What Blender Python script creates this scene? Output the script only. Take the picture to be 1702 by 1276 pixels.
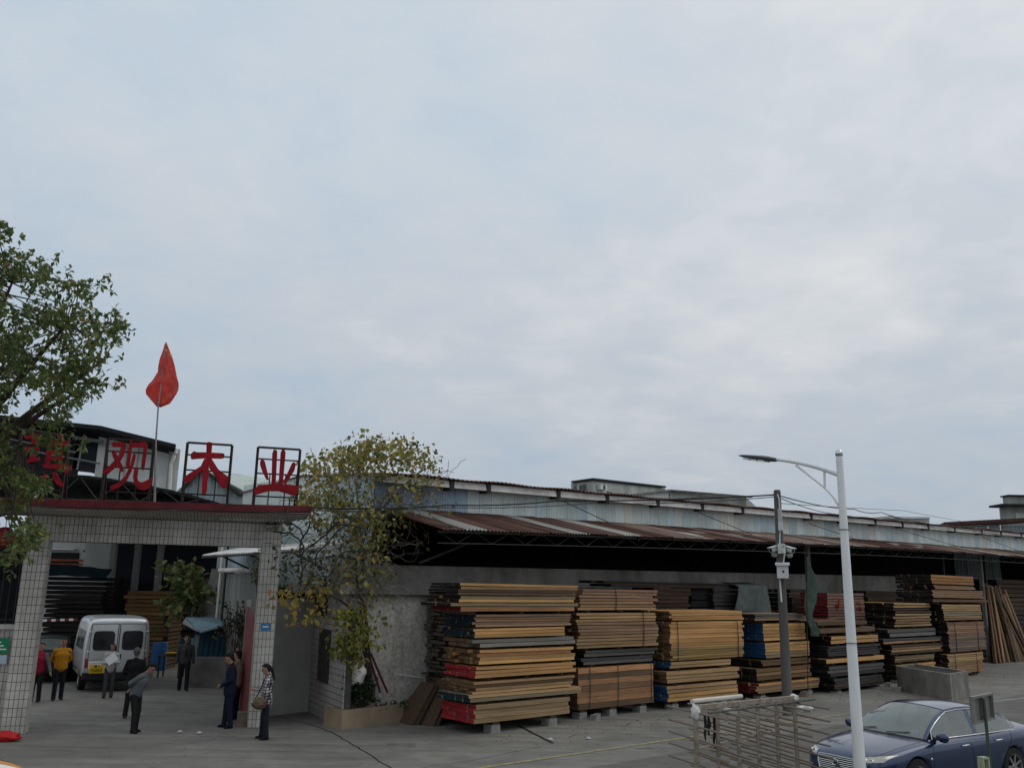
import bpy, bmesh, math, random
import numpy as np
from mathutils import Vector, Matrix
from mathutils.bvhtree import BVHTree
from math import sin, cos, pi, radians, atan, atan2, sqrt

for o in list(bpy.data.objects): bpy.data.objects.remove(o)
scene = bpy.context.scene
COL = scene.collection
R_ = random.Random(7)

# ------------------------------------------------------------------ camera
FOC, H = 1467.0, 3.45
TH, RHO = atan(337/1467), radians(1.03)
FW = Vector((0, cos(TH), sin(TH))); R0 = Vector((1, 0, 0)); U0 = Vector((0, -sin(TH), cos(TH)))
RT = R0*cos(RHO)+U0*sin(RHO); UP = U0*cos(RHO)-R0*sin(RHO)
EYE = Vector((0, 0, H))
cam = bpy.data.cameras.new('camera'); camo = bpy.data.objects.new('camera', cam); COL.objects.link(camo)
cam.sensor_width = 36; cam.sensor_fit = 'HORIZONTAL'; cam.lens = FOC/1702*36
cam.clip_start = .1; cam.clip_end = 3000
camo.matrix_world = Matrix(((RT.x, UP.x, -FW.x, 0), (RT.y, UP.y, -FW.y, 0), (RT.z, UP.z, -FW.z, H), (0, 0, 0, 1)))
scene.camera = camo

# ------------------------------------------------------------------ sky and sun
SUN_EL, SUN_AZ = radians(50), radians(95)      # azimuth from +Y towards +X
world = bpy.data.worlds.new('World'); scene.world = world; world.use_nodes = True
nt = world.node_tree; nt.nodes.clear(); L = nt.links.new
def N(t, **k):
    n = nt.nodes.new(t)
    for a, b in k.items(): setattr(n, a, b)
    return n
out = N('ShaderNodeOutputWorld'); bg = N('ShaderNodeBackground'); bg.inputs[1].default_value = .1
L(bg.outputs[0], out.inputs[0])
sky = N('ShaderNodeTexSky', sky_type='NISHITA', sun_disc=False, sun_elevation=SUN_EL, sun_rotation=SUN_AZ)
tc = N('ShaderNodeTexCoord'); sep = N('ShaderNodeSeparateXYZ'); L(tc.outputs['Generated'], sep.inputs[0])
def M(op, a, b=None, c=None, clamp=False):
    n = N('ShaderNodeMath', operation=op, use_clamp=clamp)
    for i, x in enumerate((a, b, c)):
        if x is None: continue
        if isinstance(x, (int, float)): n.inputs[i].default_value = x
        else: L(x, n.inputs[i])
    return n.outputs[0]
zc = M('MAXIMUM', sep.outputs[2], 0)
den = M('ADD', zc, .22)
comb = N('ShaderNodeCombineXYZ'); L(M('DIVIDE', sep.outputs[0], den), comb.inputs[0]); L(M('DIVIDE', sep.outputs[1], den), comb.inputs[1])
def noise(scale, detail, rough, off, dist=0.):
    mp = N('ShaderNodeMapping'); mp.inputs['Location'].default_value = off; L(comb.outputs[0], mp.inputs[0])
    n = N('ShaderNodeTexNoise'); n.inputs['Scale'].default_value = scale; n.inputs['Detail'].default_value = detail
    n.inputs['Roughness'].default_value = rough; n.inputs['Distortion'].default_value = dist
    L(mp.outputs[0], n.inputs[0]); return n.outputs[0]
n1 = noise(.62, 2, .5, (3.1, .4, 0)); n2 = noise(1.9, 6, .55, (7.3, 2.2, 0), .25); n3 = noise(5.5, 7, .6, (1.3, 9.2, 0), .3)
dens = M('ADD', M('ADD', M('MULTIPLY', n1, .40), M('MULTIPLY', n2, .36)), M('MULTIPLY', n3, .24))
ramp = N('ShaderNodeValToRGB'); 
# a broad glow where the sun stands behind the cloud
vd = N('ShaderNodeVectorMath', operation='DOT_PRODUCT'); L(tc.outputs['Generated'], vd.inputs[0]); vd.inputs[1].default_value = (sin(radians(55))*cos(radians(34)), cos(radians(55))*cos(radians(34)), sin(radians(34)))
glow = M('POWER', M('MAXIMUM', vd.outputs['Value'], 0), 5)
L(M('ADD', M('SUBTRACT', dens, .055), M('MULTIPLY', glow, .16)), ramp.inputs[0])
el = ramp.color_ramp.elements
el[0].position = .37; el[0].color = (5.35, 6.25, 7.15, 1)
el[1].position = .645; el[1].color = (8.3, 8.35, 8.35, 1)
e = el.new(.50); e.color = (6.35, 6.8, 7.2, 1)
# overcast luminance grows with height above the horizon
grad = N('ShaderNodeValToRGB'); L(zc, grad.inputs[0])
g = grad.color_ramp.elements
g[0].position = 0; g[0].color = (.66, .69, .74, 1); g[1].position = 1; g[1].color = (1.12, 1.12, 1.12, 1)
e = g.new(.17); e.color = (.83, .84, .86, 1)
e = g.new(.45); e.color = (1.02, 1.02, 1.02, 1)
mul = N('ShaderNodeMix', data_type='RGBA', blend_type='MULTIPLY'); mul.inputs[0].default_value = 1
L(ramp.outputs[0], mul.inputs[6]); L(grad.outputs[0], mul.inputs[7])
mix = N('ShaderNodeMix', data_type='RGBA'); mix.inputs[0].default_value = .93
L(sky.outputs[0], mix.inputs[6]); L(mul.outputs[2], mix.inputs[7]); L(mix.outputs[2], bg.inputs[0])
sl = bpy.data.lights.new('sun', 'SUN'); sl.energy = .5; sl.angle = radians(40); sl.color = (1, .96, .9)
so = bpy.data.objects.new('sun', sl); COL.objects.link(so)
sd = Vector((sin(SUN_AZ)*cos(SUN_EL), cos(SUN_AZ)*cos(SUN_EL), sin(SUN_EL)))
so.rotation_euler = sd.to_track_quat('Z', 'Y').to_euler(); so.location = (0, 0, 60)
vs = scene.view_settings; vs.view_transform = 'Standard'; vs.look = 'None'; vs.gamma = 1; vs.exposure = 0; vs.use_curve_mapping = False
scene.cycles.max_bounces = 6; scene.cycles.diffuse_bounces = 3; scene.cycles.transparent_max_bounces = 12
scene.cycles.use_denoising = True

# ------------------------------------------------------------------ places: rays of the camera onto planes of the site
def ray(px, py): return FW + RT*((px-851)/FOC) - UP*((py-638)/FOC)
def ground(px, py, z=0.):
    d = ray(px, py); return EYE + d*((z-H)/d.z)
def at(px, py, Y):
    d = ray(px, py); return EYE + d*(Y/d.y)
def onp(px, py, P0, n):
    d = ray(px, py); return EYE + d*((P0-EYE).dot(n)/d.dot(n))
AZ = radians(41)                                   # the street and the warehouse
BU = Vector((cos(AZ), sin(AZ), 0)); BV = Vector((-sin(AZ), cos(AZ), 0)); BO = ground(790, 1207); BO.z = 0
def W(u, v, z=0.): return BO + BU*u + BV*v + Vector((0, 0, z))
def UV(P): d = P-BO; return d.dot(BU), d.dot(BV), P.z
def onv(px, py, v): return UV(onp(px, py, W(0, v), BV))
def onu(px, py, u): return UV(onp(px, py, W(u, 0), BU))
GAZ = radians(18)                                  # the gate
GU = Vector((cos(GAZ), sin(GAZ), 0)); GV = Vector((-sin(GAZ), cos(GAZ), 0)); GO = ground(437, 1208); GO.z = 0
def G(u, v, z=0.): return GO + GU*u + GV*v + Vector((0, 0, z))
def quad3(pts):
    (x0, y0), (x1, y1), (x2, y2) = pts
    def f(x):
        return y0*(x-x1)*(x-x2)/((x0-x1)*(x0-x2)) + y1*(x-x0)*(x-x2)/((x1-x0)*(x1-x2)) + y2*(x-x0)*(x-x1)/((x2-x0)*(x2-x1))
    return f
eave_z = quad3(((-.8, 4.89), (11.5, 5.2), (39.7, 5.6)))
cl_bot = quad3(((2.3, 5.74), (16.3, 5.94), (49.6, 6.37)))
cl_top = quad3(((1.9, 6.66), (15.5, 6.89), (50, 7.45)))

# ------------------------------------------------------------------ materials
MATS = {}
def mat(name, col, rough=.8, metal=0., var=.25, scale=3., detail=5, stretch=(1, 1, 1), coord='Object', bump=0., bscale=None, dark=None,
        objcol=False, spec=.3, coat=0., rnd=0., stains=0.):
    m = bpy.data.materials.new(name); m.use_nodes = True; t = m.node_tree; ln = t.links.new; nd = t.nodes
    b = nd['Principled BSDF']; b.inputs['Roughness'].default_value = rough; b.inputs['Metallic'].default_value = metal
    b.inputs['Specular IOR Level'].default_value = spec; b.inputs['Coat Weight'].default_value = coat; b.inputs['Coat Roughness'].default_value = .08
    tcn = nd.new('ShaderNodeTexCoord'); mp = nd.new('ShaderNodeMapping'); mp.inputs['Scale'].default_value = stretch
    oi = nd.new('ShaderNodeObjectInfo')
    src = tcn.outputs[coord] if coord != 'World' else nd.new('ShaderNodeNewGeometry').outputs['Position']
    ad = nd.new('ShaderNodeVectorMath'); ad.operation = 'ADD'; ln(src, ad.inputs[0])
    sc = nd.new('ShaderNodeVectorMath'); sc.operation = 'SCALE'; sc.inputs[0].default_value = (37, 19, 53)
    if coord == 'World': sc.inputs[3].default_value = 0
    else: ln(oi.outputs['Random'], sc.inputs[3])
    ln(sc.outputs[0], ad.inputs[1])
    ln(ad.outputs[0], mp.inputs[0])
    nz = nd.new('ShaderNodeTexNoise'); nz.inputs['Scale'].default_value = scale; nz.inputs['Detail'].default_value = detail; nz.inputs['Roughness'].default_value = .62
    ln(mp.outputs[0], nz.inputs[0])
    rp = nd.new('ShaderNodeValToRGB'); rp.color_ramp.elements[0].position = .3; rp.color_ramp.elements[1].position = .7
    ln(nz.outputs[0], rp.inputs[0])
    d = dark if dark else tuple(c*(1-var*1.5) for c in col); l = tuple(min(1, c*(1+var*.7)) for c in col)
    if objcol:
        d = (1-var*1.5,)*3 if not dark else dark; l = (1+var*.6,)*3
    rp.color_ramp.elements[0].color = (*d, 1); rp.color_ramp.elements[1].color = (*l, 1)
    c = rp.outputs[0]
    if objcol:
        mx = nd.new('ShaderNodeMix'); mx.data_type = 'RGBA'; mx.blend_type = 'MULTIPLY'; mx.inputs[0].default_value = 1
        ln(c, mx.inputs[6]); ln(oi.outputs['Color'], mx.inputs[7]); c = mx.outputs[2]
    if stains:
        n2 = nd.new('ShaderNodeTexNoise'); n2.inputs['Scale'].default_value = scale*.23; n2.inputs['Detail'].default_value = 6; n2.inputs['Roughness'].default_value = .7
        mp2 = nd.new('ShaderNodeMapping'); mp2.inputs['Scale'].default_value = (1, 1, .35); ln(ad.outputs[0], mp2.inputs[0]); ln(mp2.outputs[0], n2.inputs[0])
        r2 = nd.new('ShaderNodeValToRGB'); r2.color_ramp.elements[0].position = .40; r2.color_ramp.elements[1].position = .62
        r2.color_ramp.elements[0].color = (1-stains, 1-stains*1.02, 1-stains*1.05, 1); r2.color_ramp.elements[1].color = (1, 1, 1, 1)
        ln(n2.outputs[0], r2.inputs[0])
        m2 = nd.new('ShaderNodeMix'); m2.data_type = 'RGBA'; m2.blend_type = 'MULTIPLY'; m2.inputs[0].default_value = 1
        ln(c, m2.inputs[6]); ln(r2.outputs[0], m2.inputs[7]); c = m2.outputs[2]
    if rnd:
        ma = nd.new('ShaderNodeMapRange'); ma.inputs[3].default_value = 1-rnd; ma.inputs[4].default_value = 1+rnd; ln(oi.outputs['Random'], ma.inputs[0])
        m3 = nd.new('ShaderNodeMix'); m3.data_type = 'RGBA'; m3.blend_type = 'MULTIPLY'; m3.inputs[0].default_value = 1
        ln(c, m3.inputs[6]); ln(ma.outputs[0], m3.inputs[7]); c = m3.outputs[2]
    ln(c, b.inputs['Base Color'])
    if bump:
        nb = nd.new('ShaderNodeTexNoise'); nb.inputs['Scale'].default_value = bscale or scale*4; nb.inputs['Detail'].default_value = 6
        ln(mp.outputs[0], nb.inputs[0])
        bp = nd.new('ShaderNodeBump'); bp.inputs['Strength'].default_value = bump; bp.inputs['Distance'].default_value = .02
        ln(nb.outputs[0], bp.inputs['Height']); ln(bp.outputs[0], b.inputs['Normal'])
    MATS[name] = m; return m
def plain(name, col, rough=.6, metal=0., spec=.4, coat=0.): return mat(name, col, rough, metal, var=.08, scale=6, spec=spec, coat=coat)

mat('concrete_yard', (.182, .172, .150), .85, var=.16, scale=.9, detail=9, coord='World', stretch=(1, 2.2, 1), bump=.25, bscale=9, stains=.28)
mat('asphalt_road', (.118, .112, .102), .8, var=.2, scale=2, detail=9, coord='World', bump=.3, bscale=40, stains=.2)
mat('yellow_paint', (.30, .25, .11), .8, var=.5, scale=7, coord='World', dark=(.16, .152, .13))
mat('white_paint_worn', (.32, .32, .31), .8, var=.5, scale=5, coord='World', dark=(.15, .15, .14))
mat('dark_gap', (.02, .02, .02), .9, var=.3)
mat('wood', (.5, .5, .5), .75, objcol=True, var=.36, scale=2.6, detail=8, stretch=(1.6, 9, 5), bump=.2, spec=.2, stains=.32)
mat('wood_end', (.16, .10, .055), .85, var=.4, scale=20, spec=.15)
mat('wood_end_red', (.36, .028, .04), .8, var=.3, scale=16, spec=.2)
mat('wood_end_darkred', (.16, .015, .018), .8, var=.3, scale=16, spec=.2)
mat('wood_end_blue', (.012, .07, .17), .8, var=.3, scale=16, spec=.2)
mat('wood_end_teal', (.015, .035, .045), .8, var=.3, scale=16, spec=.2)
mat('wood_end_black', (.02, .018, .016), .85, var=.4, scale=16, spec=.15)  # near-black tone puts the shadow on the stack ends into the colour
mat('wood_dark', (.07, .045, .03), .85, var=.35, scale=4, stretch=(1, 6, 6))
mat('wood_grey', (.13, .125, .115), .85, var=.35, scale=4, stretch=(1, 7, 7))
mat('wood_brown_slab', (.10, .062, .040), .75, var=.3, scale=3, stretch=(1.5, 8, 8), bump=.2)
mat('concrete_block', (.26, .25, .235), .9, var=.25, scale=9, bump=.5, bscale=30)
mat('concrete_old', (.25, .24, .215), .9, var=.3, scale=1.6, detail=9, bump=.3, bscale=14, stains=.4)
mat('plaster_white', (.44, .43, .40), .85, var=.12, scale=1.3, detail=9, bump=.25, bscale=10, stains=.18)
mat('plaster_stained', (.64, .61, .555), .85, var=.15, scale=11, detail=14, bump=.3, bscale=22, stains=.30, dark=(.36, .325, .28))
mat('plaster_tan', (.36, .27, .18), .85, var=.18, scale=2, detail=8, bump=.2, stains=.25)
mat('tile_white', (.57, .54, .485), .35, var=.14, scale=3.5, spec=.5, stains=.34)
mat('tile_grout', (.075, .07, .064), .95, var=.2)
mat('tile_strip', (.50, .48, .44), .5, var=.15, scale=3, stains=.25)
mat('canopy_red', (.17, .022, .026), .55, var=.25, scale=3, detail=7, stains=.2)
mat('letter_red', (.33, .010, .018), .65, var=.28, scale=5, spec=.2, stains=.25)
mat('letter_steel', (.035, .02, .02), .6, var=.3, scale=9)
mat('steel_dark', (.03, .028, .028), .6, var=.3, scale=9)
mat('truss_grey', (.075, .07, .066), .6, var=.3, scale=9)
mat('steel_grey', (.30, .29, .27), .5, metal=.3, var=.25, scale=9)
mat('rust_roof', (.125, .062, .045), .85, var=.5, scale=2.2, detail=10, stretch=(4, .6, 1), bump=.2, rnd=.3, dark=(.05, .025, .018))
mat('pale_roof', (.42, .43, .40), .6, var=.3, scale=2.2, detail=9, stretch=(4, .6, 1), rnd=.2, dark=(.2, .17, .14))
mat('worn_roof', (.27, .20, .165), .8, var=.5, scale=2.6, detail=10, stretch=(5, .7, 1), rnd=.3, dark=(.10, .045, .03))
mat('panel_metal', (1, 1, 1), .5, objcol=True, var=.1, scale=2.5, detail=8, stretch=(3, 1, .5), spec=.4, stains=.22)
mat('gutter_white', (.84, .80, .75), .6, var=.15, scale=3, stains=.2)
mat('plaster_band', (.46, .44, .39), .9, var=.2, scale=1.8, detail=9, bump=.3, bscale=14, stains=.4)
mat('wood_end_grey', (.12, .105, .085), .85, var=.45, scale=16, spec=.15)
mat('rust_edge', (.085, .04, .03), .85, var=.4, scale=8)
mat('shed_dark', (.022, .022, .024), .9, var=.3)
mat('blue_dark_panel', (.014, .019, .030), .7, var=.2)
mat('green_roof', (.46, .53, .48), .6, var=.12, scale=2)
mat('wall_white_far', (.66, .67, .64), .85, var=.12, scale=1, stains=.25)
mat('wall_grey_far', (.44, .46, .42), .85, var=.18, scale=.9, stains=.35)
mat('window_dark', (.012, .014, .016), .15, var=.1, spec=.6)
mat('tarp_blue', (.012, .035, .045), .7, var=.35, scale=1.5); mat('tarp_grey', (.12, .14, .13), .8, var=.2, scale=4, bump=.3)
mat('sign_red', (.30, .06, .02), .6, var=.3)
mat('lamp_white', (.82, .83, .82), .35, var=.06, scale=2, spec=.5, stains=.1)
mat('lamp_head', (.05, .055, .065), .4, var=.1, spec=.5)
mat('pole_concrete', (.112, .106, .098), .85, var=.22, scale=3, stretch=(1, 1, .2), bump=.2)
mat('box_white', (.62, .62, .60), .5, var=.08, scale=4)
mat('plastic_black', (.015, .015, .016), .5, var=.1)
mat('cable_black', (.012, .012, .012), .6, var=.1)
mat('flag_red', (.84, .22, .19), .7, var=.1, scale=5, spec=.2)
mat('star_yellow', (.7, .5, .05), .7, var=.05)
mat('flag_green', (.21, .27, .23), .8, var=.15, scale=4, spec=.2)
mat('rod_metal', (.24, .185, .14), .6, metal=.1, var=.4, scale=12)
mat('rack_metal', (.38, .32, .25), .55, metal=.2, var=.35, scale=12, stains=.2)
mat('cloth_white', (.70, .68, .63), .85, var=.12, scale=8, bump=.3)
mat('pipe_white', (.62, .58, .50), .5, var=.1)
mat('bark', (.06, .048, .036), .95, var=.35, scale=7, stretch=(1, 1, .3), bump=.5)
mat('twig_pale', (.20, .17, .135), .95, var=.3, scale=8)
mat('twig_grey', (.10, .085, .068), .95, var=.3, scale=8)
mat('soil', (.04, .032, .024), .95, var=.3)
mat('car_paint', (.010, .031, .088), .26, metal=.4, var=.02, scale=2, coat=1., spec=.5)
mat('chrome', (.62, .62, .61), .15, metal=1., var=.03)
mat('black_trim', (.012, .012, .013), .4, var=.1)
mat('tyre', (.018, .018, .018), .85, var=.2)
mat('rim_alloy', (.42, .42, .42), .3, metal=.8, var=.08)
mat('lens_clear', (.46, .43, .37), .15, metal=.35, var=.25, scale=14, spec=.6, coat=1.)
mat('tail_red', (.28, .012, .015), .2, var=.1, spec=.6)
mat('van_paint', (.66, .67, .66), .34, metal=.72, var=.05, scale=1.5, coat=.3, stains=.08)
mat('interior_grey', (.24, .23, .21), .8, var=.15)
mat('plate_yellow', (.62, .42, .03), .5, var=.06); mat('print_black', (.012, .012, .012), .6, var=.05)
mat('sign_blue', (.03, .22, .50), .5, var=.06); mat('sign_green', (.012, .20, .10), .5, var=.06); mat('print_white', (.7, .7, .68), .6, var=.05)
mat('sign_pale', (.42, .52, .60), .5, var=.08)
mat('stake_red', (.10, .03, .03), .8, var=.2)
mat('gate_board_red', (.24, .055, .06), .65, var=.15, scale=2, stains=.2)
mat('barrel_blue', (.015, .08, .22), .5, var=.12); mat('blue_sheet', (.17, .27, .32), .55, var=.2, scale=3, stains=.3)
mat('teal_panel', (.02, .07, .10), .6, var=.2); mat('grey_sheet', (.27, .27, .25), .6, var=.15, scale=2, stains=.3)
mat('brick_brown', (.20, .15, .12), .9, var=.25, scale=6, bump=.4)
mat('cloth_red_bright', (.55, .02, .02), .6, var=.2); mat('orange_paint', (.62, .27, .03), .35, var=.06, coat=.7)
mat('lantern_red', (.20, .015, .018), .6, var=.2)
mat('breeze_block', (.36, .40, .27), .9, var=.2, scale=8)
mat('pole_green', (.06, .085, .06), .5, var=.2)
mat('sign_back', (.24, .235, .215), .45, metal=.4, var=.15)
mat('litter', (.5, .5, .48), .8, var=.2)
# cloth and skin
for n, c in dict(skin=(.36, .20, .14), hair_black=(.012, .011, .011), hair_grey=(.12, .115, .11), red_vest=(.26, .012, .03), grey_sleeve=(.10, .105, .12), trouser_black=(.014, .014, .016),
                 trouser_navy=(.012, .014, .021), yellow_sweater=(.46, .20, .012), white_jacket=(.44, .44, .42), red_top=(.34, .01, .03), trouser_grey=(.06, .062, .066),
                 black_coat=(.014, .014, .015), grey_sweater=(.13, .137, .15), dark_jacket=(.05, .05, .055), suit_navy=(.009, .012, .028), beige_jacket=(.27, .21, .15),
                 shoe_black=(.012, .011, .011), shoe_brown=(.07, .05, .035), eye_dark=(.02, .015, .012), lip=(.25, .10, .08), white_shirt=(.5, .5, .5)).items():
    mat(n, c, .8 if n != 'skin' else .55, var=.12, scale=14, bump=0 if n in ('skin', 'lip', 'eye_dark') else .35, bscale=10, spec=.2)
mat('paper_white', (.78, .78, .77), .7, var=.03); mat('bag_green', (.07, .10, .05), .7, var=.4, scale=9, dark=(.14, .03, .035))

def glass_mat(name, tint, trans, rough=.04):
    m = bpy.data.materials.new(name); m.use_nodes = True; t = m.node_tree; nd = t.nodes; ln = t.links.new
    nd.remove(nd['Principled BSDF']); o = nd['Material Output']
    tr = nd.new('ShaderNodeBsdfTransparent'); tr.inputs[0].default_value = (*tint, 1)
    gl = nd.new('ShaderNodeBsdfGlossy'); gl.inputs['Roughness'].default_value = rough
    fr = nd.new('ShaderNodeFresnel'); fr.inputs[0].default_value = trans
    mx = nd.new('ShaderNodeMixShader'); ln(fr.outputs[0], mx.inputs[0]); ln(tr.outputs[0], mx.inputs[1]); ln(gl.outputs[0], mx.inputs[2]); ln(mx.outputs[0], o.inputs[0])
    df = nd.new('ShaderNodeBsdfDiffuse'); df.inputs[0].default_value = (.34, .40, .37, 1); nz = nd.new('ShaderNodeTexNoise'); nz.inputs['Scale'].default_value = 4; mr = nd.new('ShaderNodeMapRange'); mr.inputs[3].default_value = .22; mr.inputs[4].default_value = .42
    ln(nz.outputs[0], mr.inputs[0]); m2 = nd.new('ShaderNodeMixShader'); ln(mr.outputs[0], m2.inputs[0]); ln(tr.outputs[0], m2.inputs[1]); ln(df.outputs[0], m2.inputs[2]); ln(m2.outputs[0], mx.inputs[1])      # pale diffuse film in place of the sky reflected in the glass
    MATS[name] = m; return m
glass_mat('car_glass', (.50, .60, .56), 2.1)
def cloth_mat(name, col):
    m = MATS[name]; nd = m.node_tree.nodes; ln = m.node_tree.links.new; b = nd['Principled BSDF']; tl = nd.new('ShaderNodeBsdfTranslucent'); src = b.inputs['Base Color'].links[0].from_socket
    ln(src, tl.inputs[0]); mx = nd.new('ShaderNodeMixShader'); mx.inputs[0].default_value = .68; ln(b.outputs[0], mx.inputs[1]); ln(tl.outputs[0], mx.inputs[2]); ln(mx.outputs[0], nd['Material Output'].inputs[0])
cloth_mat('flag_red', 0); cloth_mat('flag_green', 0)

def plaid_mat():
    m = mat('plaid', (.42, .41, .40), .85, var=.05); t = m.node_tree; nd = t.nodes; ln = t.links.new
    b = nd['Principled BSDF']; tcn = nd.new('ShaderNodeTexCoord'); sp = nd.new('ShaderNodeSeparateXYZ'); ln(tcn.outputs['Object'], sp.inputs[0])
    def mth(op, a, bb):
        n = nd.new('ShaderNodeMath'); n.operation = op
        for i, x in enumerate((a, bb)):
            if isinstance(x, (int, float)): n.inputs[i].default_value = x
            else: ln(x, n.inputs[i])
        return n.outputs[0]
    def band(s): return mth('LESS_THAN', mth('FRACT', mth('MULTIPLY', s, 15.), 0), .34)
    s = mth('ADD', band(sp.outputs[2]), band(mth('ADD', sp.outputs[0], mth('MULTIPLY', sp.outputs[1], .8))))
    rp = nd.new('ShaderNodeValToRGB'); rp.color_ramp.interpolation = 'CONSTANT'
    rp.color_ramp.elements[0].color = (.46, .45, .44, 1); rp.color_ramp.elements[1].position = .3; rp.color_ramp.elements[1].color = (.09, .075, .08, 1)
    e = rp.color_ramp.elements.new(.8); e.color = (.02, .018, .02, 1)
    ln(mth('MULTIPLY', s, .5), rp.inputs[0]); ln(rp.outputs[0], b.inputs['Base Color'])
plaid_mat()

def leaf_mat(name):
    m = bpy.data.materials.new(name); m.use_nodes = True; t = m.node_tree; nd = t.nodes; ln = t.links.new
    b = nd['Principled BSDF']; b.inputs['Roughness'].default_value = .5; b.inputs['Specular IOR Level'].default_value = .35
    at_ = nd.new('ShaderNodeAttribute'); at_.attribute_name = 'leafcol'; ln(at_.outputs['Color'], b.inputs['Base Color'])
    tl = nd.new('ShaderNodeBsdfTranslucent'); ln(at_.outputs['Color'], tl.inputs[0])
    mx = nd.new('ShaderNodeMixShader'); mx.inputs[0].default_value = .35; ln(b.outputs[0], mx.inputs[1]); ln(tl.outputs[0], mx.inputs[2]); ln(mx.outputs[0], nd['Material Output'].inputs[0])
    nz = nd.new('ShaderNodeTexNoise'); MATS[name] = m; return m
leaf_mat('leaf')

def ground_mat(name, light, mid, dark, streak):
    """weathered concrete: fine grit, hand-sized blotches, broad worn and oily areas, sweeping marks along the street"""
    m = bpy.data.materials.new(name); m.use_nodes = True; t = m.node_tree; nd = t.nodes; ln = t.links.new; b = nd['Principled BSDF']; b.inputs['Roughness'].default_value = .85; b.inputs['Specular IOR Level'].default_value = .25
    geo = nd.new('ShaderNodeNewGeometry')
    def nz(scale, detail, rough, st, rot=0., dist=0.):
        mp = nd.new('ShaderNodeMapping'); mp.inputs['Scale'].default_value = st; mp.inputs['Rotation'].default_value = (0, 0, rot); ln(geo.outputs['Position'], mp.inputs[0]); n = nd.new('ShaderNodeTexNoise'); n.inputs['Scale'].default_value = scale; n.inputs['Detail'].default_value = detail; n.inputs['Roughness'].default_value = rough; n.inputs['Distortion'].default_value = dist; ln(mp.outputs[0], n.inputs[0]); return n.outputs[0]
    def rmp(f, p0, p1, c0, c1):
        r = nd.new('ShaderNodeValToRGB'); r.color_ramp.elements[0].position = p0; r.color_ramp.elements[1].position = p1; r.color_ramp.elements[0].color = (*c0, 1); r.color_ramp.elements[1].color = (*c1, 1); ln(f, r.inputs[0]); return r.outputs[0]
    def mul(a, c):
        x = nd.new('ShaderNodeMix'); x.data_type = 'RGBA'; x.blend_type = 'MULTIPLY'; x.inputs[0].default_value = 1; ln(a, x.inputs[6]); ln(c, x.inputs[7]); return x.outputs[2]
    c = rmp(nz(.35, 8, .62, (1, 1, 1), 0, .6), .34, .66, mid, light)
    c = mul(c, rmp(nz(1.6, 9, .7, (1, 1, 1), 0, .4), .36, .56, dark, (1, 1, 1)))
    c = mul(c, rmp(nz(2.2, 6, .6, (.12, 1.6, 1), -AZ+streak, .2), .35, .62, (.78, .78, .77), (1.06, 1.06, 1.05)))
    c = mul(c, rmp(nz(.9, 5, .75, (1, 1, 1), .7, 1.2), .30, .37, (.62, .60, .57), (1, 1, 1)))
    c = mul(c, rmp(nz(45, 3, .7, (1, 1, 1)), .3, .7, (.86, .86, .86), (1.1, 1.1, 1.1)))
    ln(c, b.inputs['Base Color']); bp = nd.new('ShaderNodeBump'); bp.inputs['Strength'].default_value = .35; bp.inputs['Distance'].default_value = .01; ln(nz(30, 6, .7, (1, 1, 1)), bp.inputs['Height']); ln(bp.outputs[0], b.inputs['Normal']); MATS[name] = m
ground_mat('concrete_yard', (.245, .234, .210), (.172, .164, .148), (.80, .79, .77), 0)
ground_mat('asphalt_road', (.175, .168, .152), (.125, .12, .108), (.82, .81, .8), 0)

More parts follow.
